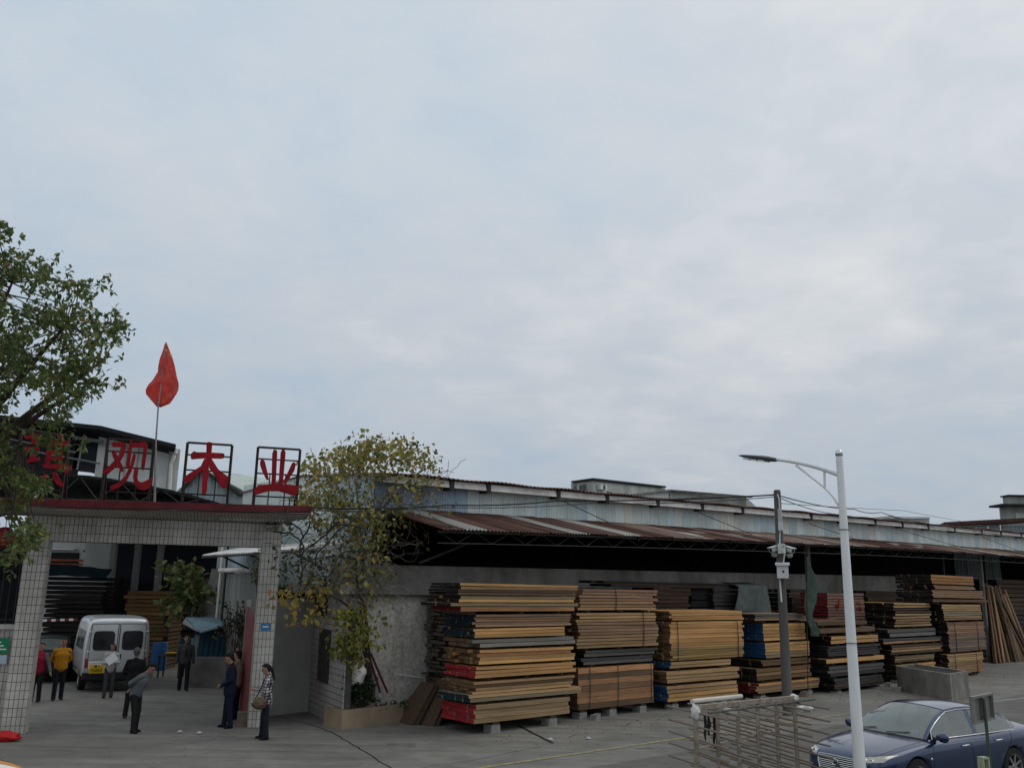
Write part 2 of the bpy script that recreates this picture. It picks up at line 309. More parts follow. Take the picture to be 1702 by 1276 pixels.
# ------------------------------------------------------------------ mesh helpers
def link(o, parent=None):
    COL.objects.link(o)
    if parent is not None: o.parent = parent
    return o
def tag(o, label=None, cat=None, group=None, kind=None):
    for k, v in (('label', label), ('category', cat), ('group', group), ('kind', kind)):
        if v: o[k] = v
    return o
def thing(name, label, cat, loc=(0, 0, 0), rz=0., group=None):
    o = bpy.data.objects.new(name, None); o.empty_display_size = .2; COL.objects.link(o); o.location = loc; o.rotation_euler = (0, 0, rz)
    return tag(o, label, cat, group)
class MB:
    def __init__(s): s.v = []; s.f = []; s.m = []; s.cur = 0
    def face(s, pts):
        n = len(s.v); s.v += [tuple(p) for p in pts]; s.f.append(tuple(range(n, n+len(pts)))); s.m.append(s.cur); return s
    def hexa(s, a, b):                 # two quads (bottom, top) of four points each
        n = len(s.v); s.v += [tuple(p) for p in a]+[tuple(p) for p in b]
        for f in ((3, 2, 1, 0), (4, 5, 6, 7), (0, 1, 5, 4), (1, 2, 6, 5), (2, 3, 7, 6), (3, 0, 4, 7)): s.f.append(tuple(n+i for i in f)); s.m.append(s.cur)
        return s
    def box(s, P, ex, ey, ez):         # corner and three edge vectors
        P = Vector(P); ex, ey, ez = Vector(ex), Vector(ey), Vector(ez)
        q = [P, P+ex, P+ex+ey, P+ey]
        if ex.cross(ey).dot(ez) < 0: q = q[::-1]
        return s.hexa(q, [p+ez for p in q])
    def abox(s, x0, x1, y0, y1, z0, z1): return s.box((x0, y0, z0), (x1-x0, 0, 0), (0, y1-y0, 0), (0, 0, z1-z0))
    def tube(s, pts, r, n=6, caps=True):
        pts = [Vector(p) for p in pts]; rs = r if isinstance(r, (list, tuple)) else [r]*len(pts); base = len(s.v); up = None
        for i, p in enumerate(pts):
            d = (pts[min(i+1, len(pts)-1)]-pts[max(i-1, 0)]).normalized()
            if up is None: up = d.orthogonal().normalized()
            a = (up - d*up.dot(d)).normalized(); up = a; b = d.cross(a)
            for k in range(n):
                t = 2*pi*k/n+pi/n; s.v.append(tuple(p+a*(cos(t)*rs[i])+b*(sin(t)*rs[i])))
        for i in range(len(pts)-1):
            for k in range(n):
                k2 = (k+1) % n; s.f.append((base+i*n+k, base+i*n+k2, base+(i+1)*n+k2, base+(i+1)*n+k)); s.m.append(s.cur)
        if caps:
            s.f.append(tuple(base+k for k in range(n))[::-1]); s.m.append(s.cur)
            e = base+(len(pts)-1)*n; s.f.append(tuple(e+k for k in range(n))); s.m.append(s.cur)
        return s
    def bar(s, p, q, w, h=None, up=(0, 0, 1)):
        p, q = Vector(p), Vector(q); h = h or w; d = (q-p).normalized(); u = Vector(up)
        if abs(d.dot(u)) > .98: u = Vector((0, 1, 0))
        a = d.cross(u).normalized(); b = a.cross(d).normalized()
        c = [a*w/2+b*h/2, -a*w/2+b*h/2, -a*w/2-b*h/2, a*w/2-b*h/2]
        return s.hexa([p+x for x in c], [q+x for x in c])
    def prism(s, poly, off):
        poly = [Vector(p) for p in poly]; off = Vector(off); n = len(poly); b = len(s.v)
        s.v += [tuple(p) for p in poly]+[tuple(p+off) for p in poly]
        s.f.append(tuple(range(b, b+n))[::-1]); s.f.append(tuple(range(b+n, b+2*n))); s.m += [s.cur]*2
        for i in range(n):
            j = (i+1) % n; s.f.append((b+i, b+j, b+n+j, b+n+i)); s.m.append(s.cur)
        return s
    def grid(s, f, nu, nv):            # f(i,j) -> point
        b = len(s.v); s.v += [tuple(f(i, j)) for i in range(nu+1) for j in range(nv+1)]
        for i in range(nu):
            for j in range(nv):
                a = b+i*(nv+1)+j; s.f.append((a, a+nv+1, a+nv+2, a+1)); s.m.append(s.cur)
        return s
    def lathe(s, P, prof, n=12, axis=(0, 0, 1)):
        P = Vector(P); ax = Vector(axis).normalized(); a = ax.orthogonal().normalized(); b = ax.cross(a); base = len(s.v)
        for r, h in prof:
            for k in range(n):
                t = 2*pi*k/n; s.v.append(tuple(P+ax*h+a*(r*cos(t))+b*(r*sin(t))))
        for i in range(len(prof)-1):
            for k in range(n):
                k2 = (k+1) % n; s.f.append((base+i*n+k, base+i*n+k2, base+(i+1)*n+k2, base+(i+1)*n+k)); s.m.append(s.cur)
        s.f.append(tuple(base+k for k in range(n))[::-1]); s.m.append(s.cur)
        e = base+(len(prof)-1)*n; s.f.append(tuple(e+k for k in range(n))); s.m.append(s.cur)
        return s
    def mesh(s, name, mats, smooth=False):
        me = bpy.data.meshes.new(name); me.from_pydata(s.v, [], s.f)
        for m in (mats if isinstance(mats, (list, tuple)) else [mats]): me.materials.append(MATS[m])
        if len(set(s.m)) > 1 or (s.m and s.m[0]): me.polygons.foreach_set('material_index', s.m)
        if smooth: me.polygons.foreach_set('use_smooth', [True]*len(s.f))
        me.update(); return me
    def build(s, name, mats, parent=None, smooth=False, label=None, cat=None, group=None, kind=None, fix=True):
        """points are world points; under an unrotated parent they become local ones"""
        if parent is not None and fix:
            P = parent_origin(parent); s.v = [(x-P.x, y-P.y, z-P.z) for x, y, z in s.v]
        o = bpy.data.objects.new(name, s.mesh(name, mats, smooth)); link(o, parent); return tag(o, label, cat, group, kind)
def parent_origin(p):
    P = Vector(p.location)
    while p.parent is not None: p = p.parent; P += Vector(p.location)
    return P
def solo(mb, name, mats, label, cat, loc, group=None, smooth=False, kind=None):
    """a thing of one mesh, its origin at its base"""
    loc = Vector(loc); mb.v = [(x-loc.x, y-loc.y, z-loc.z) for x, y, z in mb.v]
    o = bpy.data.objects.new(name, mb.mesh(name, mats, smooth)); link(o); o.location = loc; return tag(o, label, cat, group, kind)
def inst(name, me, parent, loc, rot=(0, 0, 0), scale=(1, 1, 1), color=None):
    o = bpy.data.objects.new(name, me); link(o, parent); o.location = loc; o.rotation_euler = rot; o.scale = scale
    if color: o.color = (*color, 1)
    return o
def corr(width, length, pitch, amp, nl=1, square=False):
    """corrugated sheet in local x (across) and y (along)"""
    mb = MB(); n = max(4, int(round(width/pitch))*(4 if not square else 4))
    def f(i, j):
        x = width*i/n
        z = amp*cos(2*pi*x/pitch) if not square else (amp if (i % 4) in (1, 2) else -amp)
        return (x, length*j/nl, z)
    mb.grid(f, n, nl); return mb
def flat_poly(name, pts, z, m, kind='structure'):
    return MB().face([Vector((p[0], p[1], z)) for p in pts]).build(name, m, kind=kind)
def text_mesh(body, size, mtl, name='lettering'):
    c = bpy.data.curves.new('t', 'FONT'); c.body = body; c.size = size; c.align_x = 'CENTER'; c.align_y = 'CENTER'; c.extrude = .004
    o = bpy.data.objects.new('t', c); COL.objects.link(o); dg = bpy.context.evaluated_depsgraph_get()
    me = bpy.data.meshes.new_from_object(o.evaluated_get(dg)); bpy.data.objects.remove(o); me.name = name
    me.materials.clear(); me.materials.append(MATS[mtl]); return me
# ================================================================== GROUND
mb = MB(); mb.face([(-1500, -1500, 0), (1500, -1500, 0), (1500, 1500, 0), (-1500, 1500, 0)]); mb.build('ground', 'concrete_yard', kind='structure')
# the road in front of the yard, its yellow edge line
mb = MB(); mb.face([W(-60, -5.35, .004), W(-60, -16, .004), W(120, -16, .004), W(120, -5.35, .004)]); mb.build('road', 'asphalt_road', kind='structure')
mb = MB(); mb.face([W(-4.5, -4.02, .008), W(-4.5, -4.16, .008), W(11, -4.36, .008), W(11, -4.24, .008)]); mb.build('road_edge_line', 'yellow_paint', kind='structure')
a, b = ground(1640, 1167), ground(1702, 1160)
d = (b-a); n_ = Vector((-d.y, d.x, 0)).normalized()*.12
mb = MB(); mb.face([a+Vector((0, 0, .008)), a+d*2.5+Vector((0, 0, .008)), a+d*2.5+n_+Vector((0, 0, .008)), a+n_+Vector((0, 0, .008))]); mb.build('road_lane_line', 'white_paint_worn', kind='structure')
def crack(pixels, w, name='ground_joint', jit=.03):
    P = []
    for (a, b) in zip(pixels[:-1], pixels[1:]):
        A, B = ground(*a), ground(*b); k = max(2, int((B-A).length/.25))
        for i in range(k): P.append(A.lerp(B, i/k)+Vector((R_.uniform(-jit, jit), R_.uniform(-jit, jit), 0)))
    P.append(ground(*pixels[-1])); mb = MB()
    for p, q in zip(P[:-1], P[1:]):
        d = (q-p).normalized(); n = Vector((-d.y, d.x, 0))*w/2
        mb.face([p-n+Vector((0, 0, .005)), q-n+Vector((0, 0, .005)), q+n+Vector((0, 0, .005)), p+n+Vector((0, 0, .005))])
    mb.build(name, 'dark_gap', kind='structure')
crack([(450, 1186), (520, 1205), (552, 1216), (600, 1245), (650, 1276)], .035)
crack([(552, 1216), (470, 1220), (300, 1214)], .012)
crack([(862, 1205), (880, 1215), (918, 1234)], .09, 'drain_slot', .01)
crack([(700, 1276), (790, 1262), (900, 1240)], .012)

# ================================================================== WAREHOUSE (clerestory hall with a lean-to)
UEND = 62.
hall = thing('timber_warehouse', 'long low warehouse with pale clerestory panels above a rusty lean-to roof', 'warehouse', W(0, 4.0))
# clerestory wall panels, one by one
PAN = corr(.5, 1, .1, .008, 1, square=True); PAN.f and None
pm = PAN.mesh('wall_panel', 'panel_metal')
u = -.8; k = 0
while u < UEND:
    w = .5 if u < 20 else .62
    z0, z1 = cl_bot(u+w/2)-.25, cl_top(u+w/2)-.02
    if u < .9: c = (.28, .40, .54)
    elif u < 2.6: c = (.36, .47, .57)
    else:
        t = R_.random(); b = .72+.08*R_.random()
        c = (b*.92, b*1.02, b*.99) if t < .62 else ((b*.80, b*.98, b*1.02) if t < .85 else (b*1.02, b*1.03, b*.92))
    o = inst('wall_panel', pm, hall, W(u, 4.0)-hall.location+Vector((0, 0, z0)), (pi/2, 0, AZ), (w/.5*.985, z1-z0, 1), c)
    u += w; k += 1
# white gutter boards over it, dark brackets between, rusty sheet edge above
us = [0., 3.1]
gp = [745, 806, 922, 1003, 1087, 1161, 1228, 1342, 1397, 1449, 1494, 1537, 1581, 1626, 1658, 1692]
gu = [-.8]+[onv(p, 800+(p-745)*.091, 3.8)[0] for p in gp]
while gu[-1] < UEND: gu.append(gu[-1]+3.6)
gu = sorted(set(round(x, 3) for x in gu))
for a, b in zip(gu[:-1], gu[1:]):
    mb = MB(); za, zb = cl_top(a), cl_top(b)
    mb.hexa([W(a+.09, 3.60, za-.23), W(b-.09, 3.60, zb-.23), W(b-.09, 3.72, zb-.23), W(a+.09, 3.72, za-.23)], [W(a+.09, 3.64, za-.02), W(b-.09, 3.64, zb-.02), W(b-.09, 3.72, zb-.02), W(a+.09, 3.72, za-.02)])
    mb.build('gutter_board', 'gutter_white', hall)
    mb = MB(); mb.box(W(b-.08, 3.58, zb-.30), BU*.16, BV*.4, (0, 0, .29)); mb.build('gutter_bracket', 'steel_dark', hall)
mb = MB(); n = 700
def f(i, j):
    u = -.9+(UEND+.9)*i/n; return W(u, (3.45, 8.6, 13.2)[j] , cl_top(u)+(.03, .38, .1)[j]+.028*(1 if i % 2 else -1)+.02*sin(u*2.1))
mb.grid(f, n, 2); mb.build('roof', 'rust_roof', hall)
# end wall towards the gate, back wall, floor-to-roof interior stays dark because it is closed
for i in range(9):
    v0 = 4.0+i*1.0; zt = cl_top(-.8)+min(v0-3.9, 4.6)*.07+.02
    c = (.80, .87, .84) if i > 2 else ((.42, .55, .66), (.50, .63, .70), (.68, .77, .78))[i]
    if i == 0:
        ew = corr(1.0, 1, .2, .022, 1).mesh('end_panel', 'panel_metal')
    inst('end_panel', ew, hall, W(-.8, v0+1.0)-hall.location+Vector((0, 0, 3.3)), (pi/2, 0, AZ-pi/2), (.99, zt-3.3, 1), c)
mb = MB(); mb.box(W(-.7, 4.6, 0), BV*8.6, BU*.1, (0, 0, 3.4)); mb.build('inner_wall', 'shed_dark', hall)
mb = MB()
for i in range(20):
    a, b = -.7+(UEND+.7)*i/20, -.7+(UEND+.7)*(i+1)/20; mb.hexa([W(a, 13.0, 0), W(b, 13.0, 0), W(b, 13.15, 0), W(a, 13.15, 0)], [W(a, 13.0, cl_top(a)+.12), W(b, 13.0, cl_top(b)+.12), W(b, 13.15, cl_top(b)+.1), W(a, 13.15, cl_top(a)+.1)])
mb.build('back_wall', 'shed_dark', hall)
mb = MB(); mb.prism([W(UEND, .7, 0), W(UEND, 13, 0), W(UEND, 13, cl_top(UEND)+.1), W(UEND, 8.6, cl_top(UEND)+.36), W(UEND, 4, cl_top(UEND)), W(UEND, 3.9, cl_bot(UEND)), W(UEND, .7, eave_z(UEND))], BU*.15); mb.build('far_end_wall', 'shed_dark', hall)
# low concrete wall with the dark opening above it
mb = MB(); mb.hexa([W(-1.9, 4.2, 0), W(46, 4.2, 0), W(46, 4.4, 0), W(-1.9, 4.4, 0)], [W(-1.9, 4.2, 4.0), W(46, 4.2, 4.5), W(46, 4.4, 4.5), W(-1.9, 4.4, 4.0)]); mb.build('low_wall', 'plaster_band', hall)
# lean-to sheets
def strip_u(p): return onv(p, 880+(p-735)*.045, .6)[0]
pale = [(768, 818), (955, 985), (1040, 1062)]
pale = [(strip_u(a), strip_u(b)) for a, b in pale]
sheet = {}
for key, mm in (('rust', 'rust_roof'), ('pale', 'pale_roof'), ('worn', 'worn_roof')):
    sheet[key] = [corr(.86, 1, .125+.004*i, .022, 2).mesh('roof_sheet', mm) for i in range(2)]
u = -.85; k = 0
while u < UEND-1:
    w = .8; um = u+.4; ze, zt = eave_z(um), cl_bot(um)
    key = 'rust'
    if any(a <= um <= b for a, b in pale): key = 'pale'
    elif um > 7 and R_.random() < .45: key = 'worn'
    elif um > 8 and R_.random() < .16: key = 'pale'
    dv = 3.55; ln_ = sqrt(dv*dv+(zt-ze)**2); o = bpy.data.objects.new('roof_sheet', R_.choice(sheet[key])); link(o, hall)
    ov = R_.uniform(0, .07)
    yax = (BV*dv+Vector((0, 0, zt-ze))).normalized(); xax = (BU+Vector((0, 0, eave_z(um+.5)-eave_z(um-.5)))).normalized(); zax = xax.cross(yax).normalized()
    P = W(u, .6, ze)-yax*ov+zax*(.006*(k % 2)+R_.uniform(0, .01))-hall.location
    s = ln_+ov
    o.matrix_local = Matrix(((xax.x, yax.x*s, zax.x, P.x), (xax.y, yax.y*s, zax.y, P.y), (xax.z, yax.z*s, zax.z, P.z), (0, 0, 0, 1)))
    u += w; k += 1
# patches, loose sheets lying on the lean-to
for i in range(16):
    u0 = R_.uniform(9, 36); v0 = R_.uniform(.9, 2.7); zz = lambda v: eave_z(u0)+(cl_bot(u0)-eave_z(u0))*(v-.6)/3.55+.035
    mb = MB(); L_ = R_.uniform(.3, .7); w_ = R_.uniform(.3, .8); mb.hexa([W(u0, v0, zz(v0)), W(u0+w_, v0, zz(v0)+.01), W(u0+w_+.1, v0+L_, zz(v0+L_)), W(u0+.1, v0+L_, zz(v0+L_))], [W(u0, v0, zz(v0)+.02), W(u0+w_, v0, zz(v0)+.03), W(u0+w_+.1, v0+L_, zz(v0+L_)+.02), W(u0+.1, v0+L_, zz(v0+L_)+.02)])
    mb.build('roof_patch', R_.choice(['pale_roof', 'worn_roof']), hall)
# eave purlin, truss, posts
mb = MB()
us_ = [x*1.25-.8 for x in range(38)]
for a, b in zip(us_[:-1], us_[1:]):
    za, zb = eave_z(a)-.04, eave_z(b)-.04
    mb.bar(W(a, .78, za), W(b, .78, zb), .05); mb.bar(W(a, .78, za-.30), W(b, .78, zb-.30), .022)
    m_ = (a+b)/2; mb.tube([W(a, .78, za), W(m_, .78, (za+zb)/2-.30), W(b, .78, zb)], .009, 4)
mb.build('eave_truss', 'truss_grey', hall)
for a in (2.2, 7.2, 12.2, 17.2, 22.2, 27.2, 32.2, 37.2, 42.2):
    mb = MB(); z1, z2 = eave_z(a)-.06, cl_bot(a)-.08
    mb.bar(W(a, .7, z1), W(a, 4.1, z2), .08, .12); mb.build('rafter', 'steel_dark', hall)
for px in (1347, 1634):
    uu = onv(px, 960, 1.7)[0]; mb = MB(); mb.box(W(uu-.09, 1.7, 0), BU*.18, BV*.18, (0, 0, eave_z(uu)+.2)); mb.build('post', 'concrete_old', hall)
for uu in (34.5, 40):
    mb = MB(); mb.box(W(uu-.06, 2.8, 0), BU*.12, BV*.12, (0, 0, eave_z(uu)+.4)); mb.build('post', 'steel_dark', hall)
# junk seen up in the open end of the lean-to
mb = MB(); mb.bar(W(.5, 3.4, 4.1), W(2.3, 3.4, 4.75), .12, .05); solo(mb, 'loose_plank', 'wood_grey', 'grey loose plank leaning in the dark gap above the low concrete wall', 'plank', W(.5, 3.4, 4.1))
mb = MB(); mb.bar(W(-.7, 1.2, 5.25), W(-.2, .75, 4.95), .16, .03)
solo(mb, 'bamboo_pole', 'wood_grey', 'short pale stick caught at the corner of the rusty roof beside the creeper', 'stick', W(-.7, 1.2, 5.2))

# ================================================================== GUARD HOUSE beside the gate
gh = thing('guard_house', 'low plastered guard house with a slab roof and a tiled side wall', 'building', W(-2.5, 1.7))
FV = 2.2
mb = MB(); mb.hexa([W(-2.70, FV, 0), W(1.2, FV, 0), W(1.2, 4.0, 0), W(-2.05, 4.0, 0)], [W(-2.70, FV, 3.2), W(1.2, FV, 3.2), W(1.2, 4.0, 3.2), W(-2.05, 4.0, 3.2)])
mb.build('wall', 'plaster_stained', gh)
A_, B_ = ground(512, 1182), ground(568, 1211); A_.z = B_.z = 0
ad = (B_-A_); al = ad.length; ad.normalize(); an = Vector((ad.y, -ad.x, 0))      # outward to the street side
if an.dot(EYE-A_) < 0: an = -an
an.z = 0; an.normalize()
mb = MB(); mb.box(A_-an*.02, ad*al, -an*.16, (0, 0, 2.55)); mb.build('side_wall', 'tile_grout', gh)
mb = MB(); rows = 17; hh = 2.55/rows
for r in range(rows):
    x = -(r % 2)*.0
    while x < al-.01:
        x1 = min(al, x+.62)
        if not (r >= 6 and r <= 14 and .75 < (x+x1)/2 < 1.95):
            mb.box(A_+ad*(x+.006)+an*(-.015)+Vector((0, 0, r*hh+.008)), ad*(x1-x-.012), an*.025, (0, 0, hh-.016))
        x = x1
t_ = mb.build('wall_tiles', 'tile_strip', gh, kind='stuff')
mb = MB(); mb.box(A_+ad*.78-an*.015+Vector((0, 0, 6*hh)), ad*1.12, an*.012, (0, 0, 9*hh)); wn = mb.build('window', 'window_dark', gh)
mb = MB()
for i in range(9): mb.bar(A_+ad*(.84+i*.125)+an*.03+Vector((0, 0, 6*hh+.02)), A_+ad*(.84+i*.125)+an*.03+Vector((0, 0, 15*hh-.02)), .022)
mb.bar(A_+ad*.80+an*.03+Vector((0, 0, 6*hh+.03)), A_+ad*1.88+an*.03+Vector((0, 0, 6*hh+.03)), .03); mb.bar(A_+ad*.80+an*.03+Vector((0, 0, 15*hh-.03)), A_+ad*1.88+an*.03+Vector((0, 0, 15*hh-.03)), .03)
o = mb.build('window_bars', 'truss_grey', wn)
mb = MB(); mb.box(W(-3.0, FV-.25, 3.2), BU*4.4, BV*2.7, (0, 0, .24)); mb.build('roof_slab', 'concrete_old', gh)
C_ = ground(440, 1190); C_.z = 0
A2 = A_-ad*.02; dd = (C_-A2); dd.z = 0; dl = dd.length; dd.normalize(); dn = Vector((dd.y, -dd.x, 0))
if dn.dot(EYE-A2) < 0: dn = -dn
mb = MB(); mb.box(A2, dd*(dl+.7), -dn*.2, (0, 0, 3.0)); solo(mb, 'recess_wall', 'plaster_white', 'plain pale wall set back between the right gate pillar and the tiled guard house', 'wall', A2)
# planter bed and what stands in it
pl = thing('planter_bed', 'low tan plastered planter bed at the foot of the stained wall', 'planter', W(-2.5, 1.6))
p0, p1 = W(-2.99, 1.47), W(-.2, 1.75)
d_ = (p1-p0).normalized(); q_ = Vector((-d_.y, d_.x, 0)); ll = (p1-p0).length
mb = MB(); mb.box(p0, d_*ll, q_*.14, (0, 0, .44)); mb.box(p0+q_*.14, d_*.14, q_*.62, (0, 0, .44)); mb.box(p0+q_*.14+d_*(ll-.14), d_*.14, q_*.5, (0, 0, .44)); mb.build('wall', 'plaster_tan', pl)
mb = MB(); mb.box(p0+q_*.14+d_*.14, d_*(ll-.28), q_*.5, (0, 0, .36)); mb.build('soil', 'soil', pl)
# pipe on the wall
a = onp(660, 1120, W(0, FV), BV); b = onp(702, 1126, W(0, FV), BV)
mb = MB(); mb.tube([a-BV*.0, a-BV*.10, b-BV*.10, b+Vector((0, 0, -.35))-BV*.1], .022, 6); solo(mb, 'water_pipe', 'gutter_white', 'thin pale pipe running along the stained wall behind the leaning slabs', 'pipe', a)

# ================================================================== THE GATE
gate = thing('gateway', 'white tiled gateway with a dark red canopy over the yard entrance', 'gate', G(-2.7, .2))
TW, THH = .097, .19
def tiles(mb, P, ex, lx, ez, lz, n, gap=.011, depth=.012):
    nx = max(1, round(lx/TW)); nz = max(1, round(lz/THH)); w = lx/nx; h = lz/nz
    for i in range(nx):
        for j in range(nz):
            p = P+ex*(i*w+gap/2)+ez*(j*h+gap/2); j_ = R_.uniform(0, .003)
            a = [p, p+ex*(w-gap), p+ex*(w-gap)+ez*(h-gap), p+ez*(h-gap)]; t = n*(depth+j_)
            b = [x+t for x in a]; k = len(mb.v); mb.v += [tuple(x) for x in a]+[tuple(x) for x in b]
            mb.f += [(k+4, k+5, k+6, k+7), (k, k+1, k+5, k+4), (k+1, k+2, k+6, k+5), (k+2, k+3, k+7, k+6), (k+3, k, k+4, k+7)]; mb.m += [0]*5
ZB, ZT = 4.32, 4.92
Z3 = Vector((0, 0, 1))
for (ua, ub) in ((-5.73, -5.25), (-.36, .1)):
    mb = MB(); mb.box(G(ua, 0), GU*(ub-ua), GV*.46, (0, 0, ZT)); pil = mb.build('pillar', 'tile_grout', gate)
    mb = MB(); tiles(mb, G(ua, 0), GU, ub-ua, Z3, ZT, -GV); tiles(mb, G(ub, 0), GV, .46, Z3, ZT, GU); tiles(mb, G(ua, .46), -GV, .46, Z3, ZT, -GU)
    mb.build('tiles', 'tile_white', pil, kind='stuff')
mb = MB(); mb.box(G(-5.25, .03, ZB), GU*4.89, GV*.38, (0, 0, ZT-ZB-.01)); bm_ = mb.build('beam', 'tile_grout', gate)
mb = MB(); tiles(mb, G(-5.25, .03, ZB), GU, 4.89, Z3, ZT-ZB, -GV); mb.build('tiles', 'tile_white', bm_, kind='stuff')
# canopy: sloped tiled soffit, red fascia, top slab
ca, cb, cf = -8.6, .72, -.9
mb = MB(); mb.hexa([G(ca, cf, 4.985), G(cb, cf, 5.125), G(cb, 1.2, 5.125), G(ca, 1.2, 4.985)], [G(ca, cf-.02, 5.185), G(cb, cf-.02, 5.34), G(cb, 1.2, 5.34), G(ca, 1.2, 5.185)]); cano = mb.build('canopy', 'canopy_red', gate)
mb = MB(); nst = 118
for i in range(nst):
    u0 = ca+(cb-ca)*i/nst+.006; u1 = ca+(cb-ca)*(i+1)/nst-.006; t0, t1 = (i+.1)/nst, (i+.9)/nst
    sx = lambda u: u if u < .1 else .1+(u-.1)*.15
    za, zb = 4.985+.14*t0-.016, 4.985+.14*t1-.016
    mb.hexa([G(sx(u0), -.015, ZT+.01), G(sx(u1), -.015, ZT+.01), G(u1, cf+.03, zb), G(u0, cf+.03, za)], [G(sx(u0), -.015, ZT+.03), G(sx(u1), -.015, ZT+.03), G(u1, cf+.03, zb+.012), G(u0, cf+.03, za+.012)])
mb.build('soffit_strips', 'tile_strip', cano, kind='stuff')
mb = MB(); mb.hexa([G(ca, 0, ZT+.0), G(.1, 0, ZT), G(.1, .45, ZT), G(ca, .45, ZT)], [G(ca, 0, 4.97), G(.1, 0, 4.97), G(.1, .45, 4.97), G(ca, .45, 4.97)]); mb.build('upper_beam', 'tile_grout', gate)
mb = MB(); mb.tube([G(ca, cf-.03, 5.0), G(-3, cf-.04, 5.09), G(cb, cf-.03, 5.15)], .012, 5); mb.build('canopy_pipe', 'steel_grey', gate)
# side part left of the left pillar: tiled dado, sill and a grille with a red leaf
mb = MB(); mb.box(G(-8.6, .08, 0), GU*2.87, GV*.24, (0, 0, 2.3)); dado = mb.build('side_wall', 'tile_grout', gate)
mb = MB(); tiles(mb, G(-7.4, .08, 0), GU, 1.67, Z3, 2.3, -GV); mb.build('tiles', 'tile_white', dado, kind='stuff')
mb = MB(); mb.box(G(-8.6, .0, 2.3), GU*2.92, GV*.4, (0, 0, .10)); mb.build('sill', 'tile_strip', gate)
mb = MB()
for i in range(14): mb.bar(G(-7.9+i*.16, .2, 2.4), G(-7.9+i*.16, .2, 4.3), .02)
mb.bar(G(-8.0, .2, 2.5), G(-5.74, .2, 2.5), .03); mb.bar(G(-8, .2, 4.28), G(-5.74, .2, 4.28), .03); mb.bar(G(-8, .2, 3.95), G(-5.74, .2, 3.95), .03)
mb.build('window_grille', 'steel_dark', gate)
mb = MB(); mb.box(G(-6.75, .12, 2.4), GU*.42, GV*.05, (0, 0, 1.95)); mb.build('red_leaf', 'gate_board_red', gate)
mb = MB(); mb.box(G(-9.2, 1.6, 0), GU*3.3, GV*.12, (0, 0, 4.45)); solo(mb, 'shade_panel', 'shed_dark', 'dark panel for the shaded interior behind the grille left of the left gate pillar', 'wall', G(-7.5, 1.6, 0))  # flat dark panel added to stand in for the shade inside
# open red gate leaf at the right pillar
mb = MB(); a = G(-.37, .47)
top = [(0, 2.35), (.55, 2.62), (1.1, 2.72)]
mb.prism([a, a+GV*1.25-GU*.20, a+GV*1.25-GU*.20+Z3*2.85, a+Z3*2.5], GU*.05); mb.build('gate_leaf', 'gate_board_red', gate)
# flood light
P = onp(452, 872, G(0, -.10), GV); mb = MB(); mb.box(P-GU*.16-Z3*.10, GU*.27, -GV*.12, Z3*.17); fl = solo(mb, 'flood_light', 'steel_dark', 'small dark flood light under the canopy above the right gate pillar', 'light', P)
mb = MB(); mb.box(P-GU*.155-Z3*.095-GV*.121, GU*.26, -GV*.012, Z3*.085); mb.build('lamp_glass', 'white_paint_worn', fl)
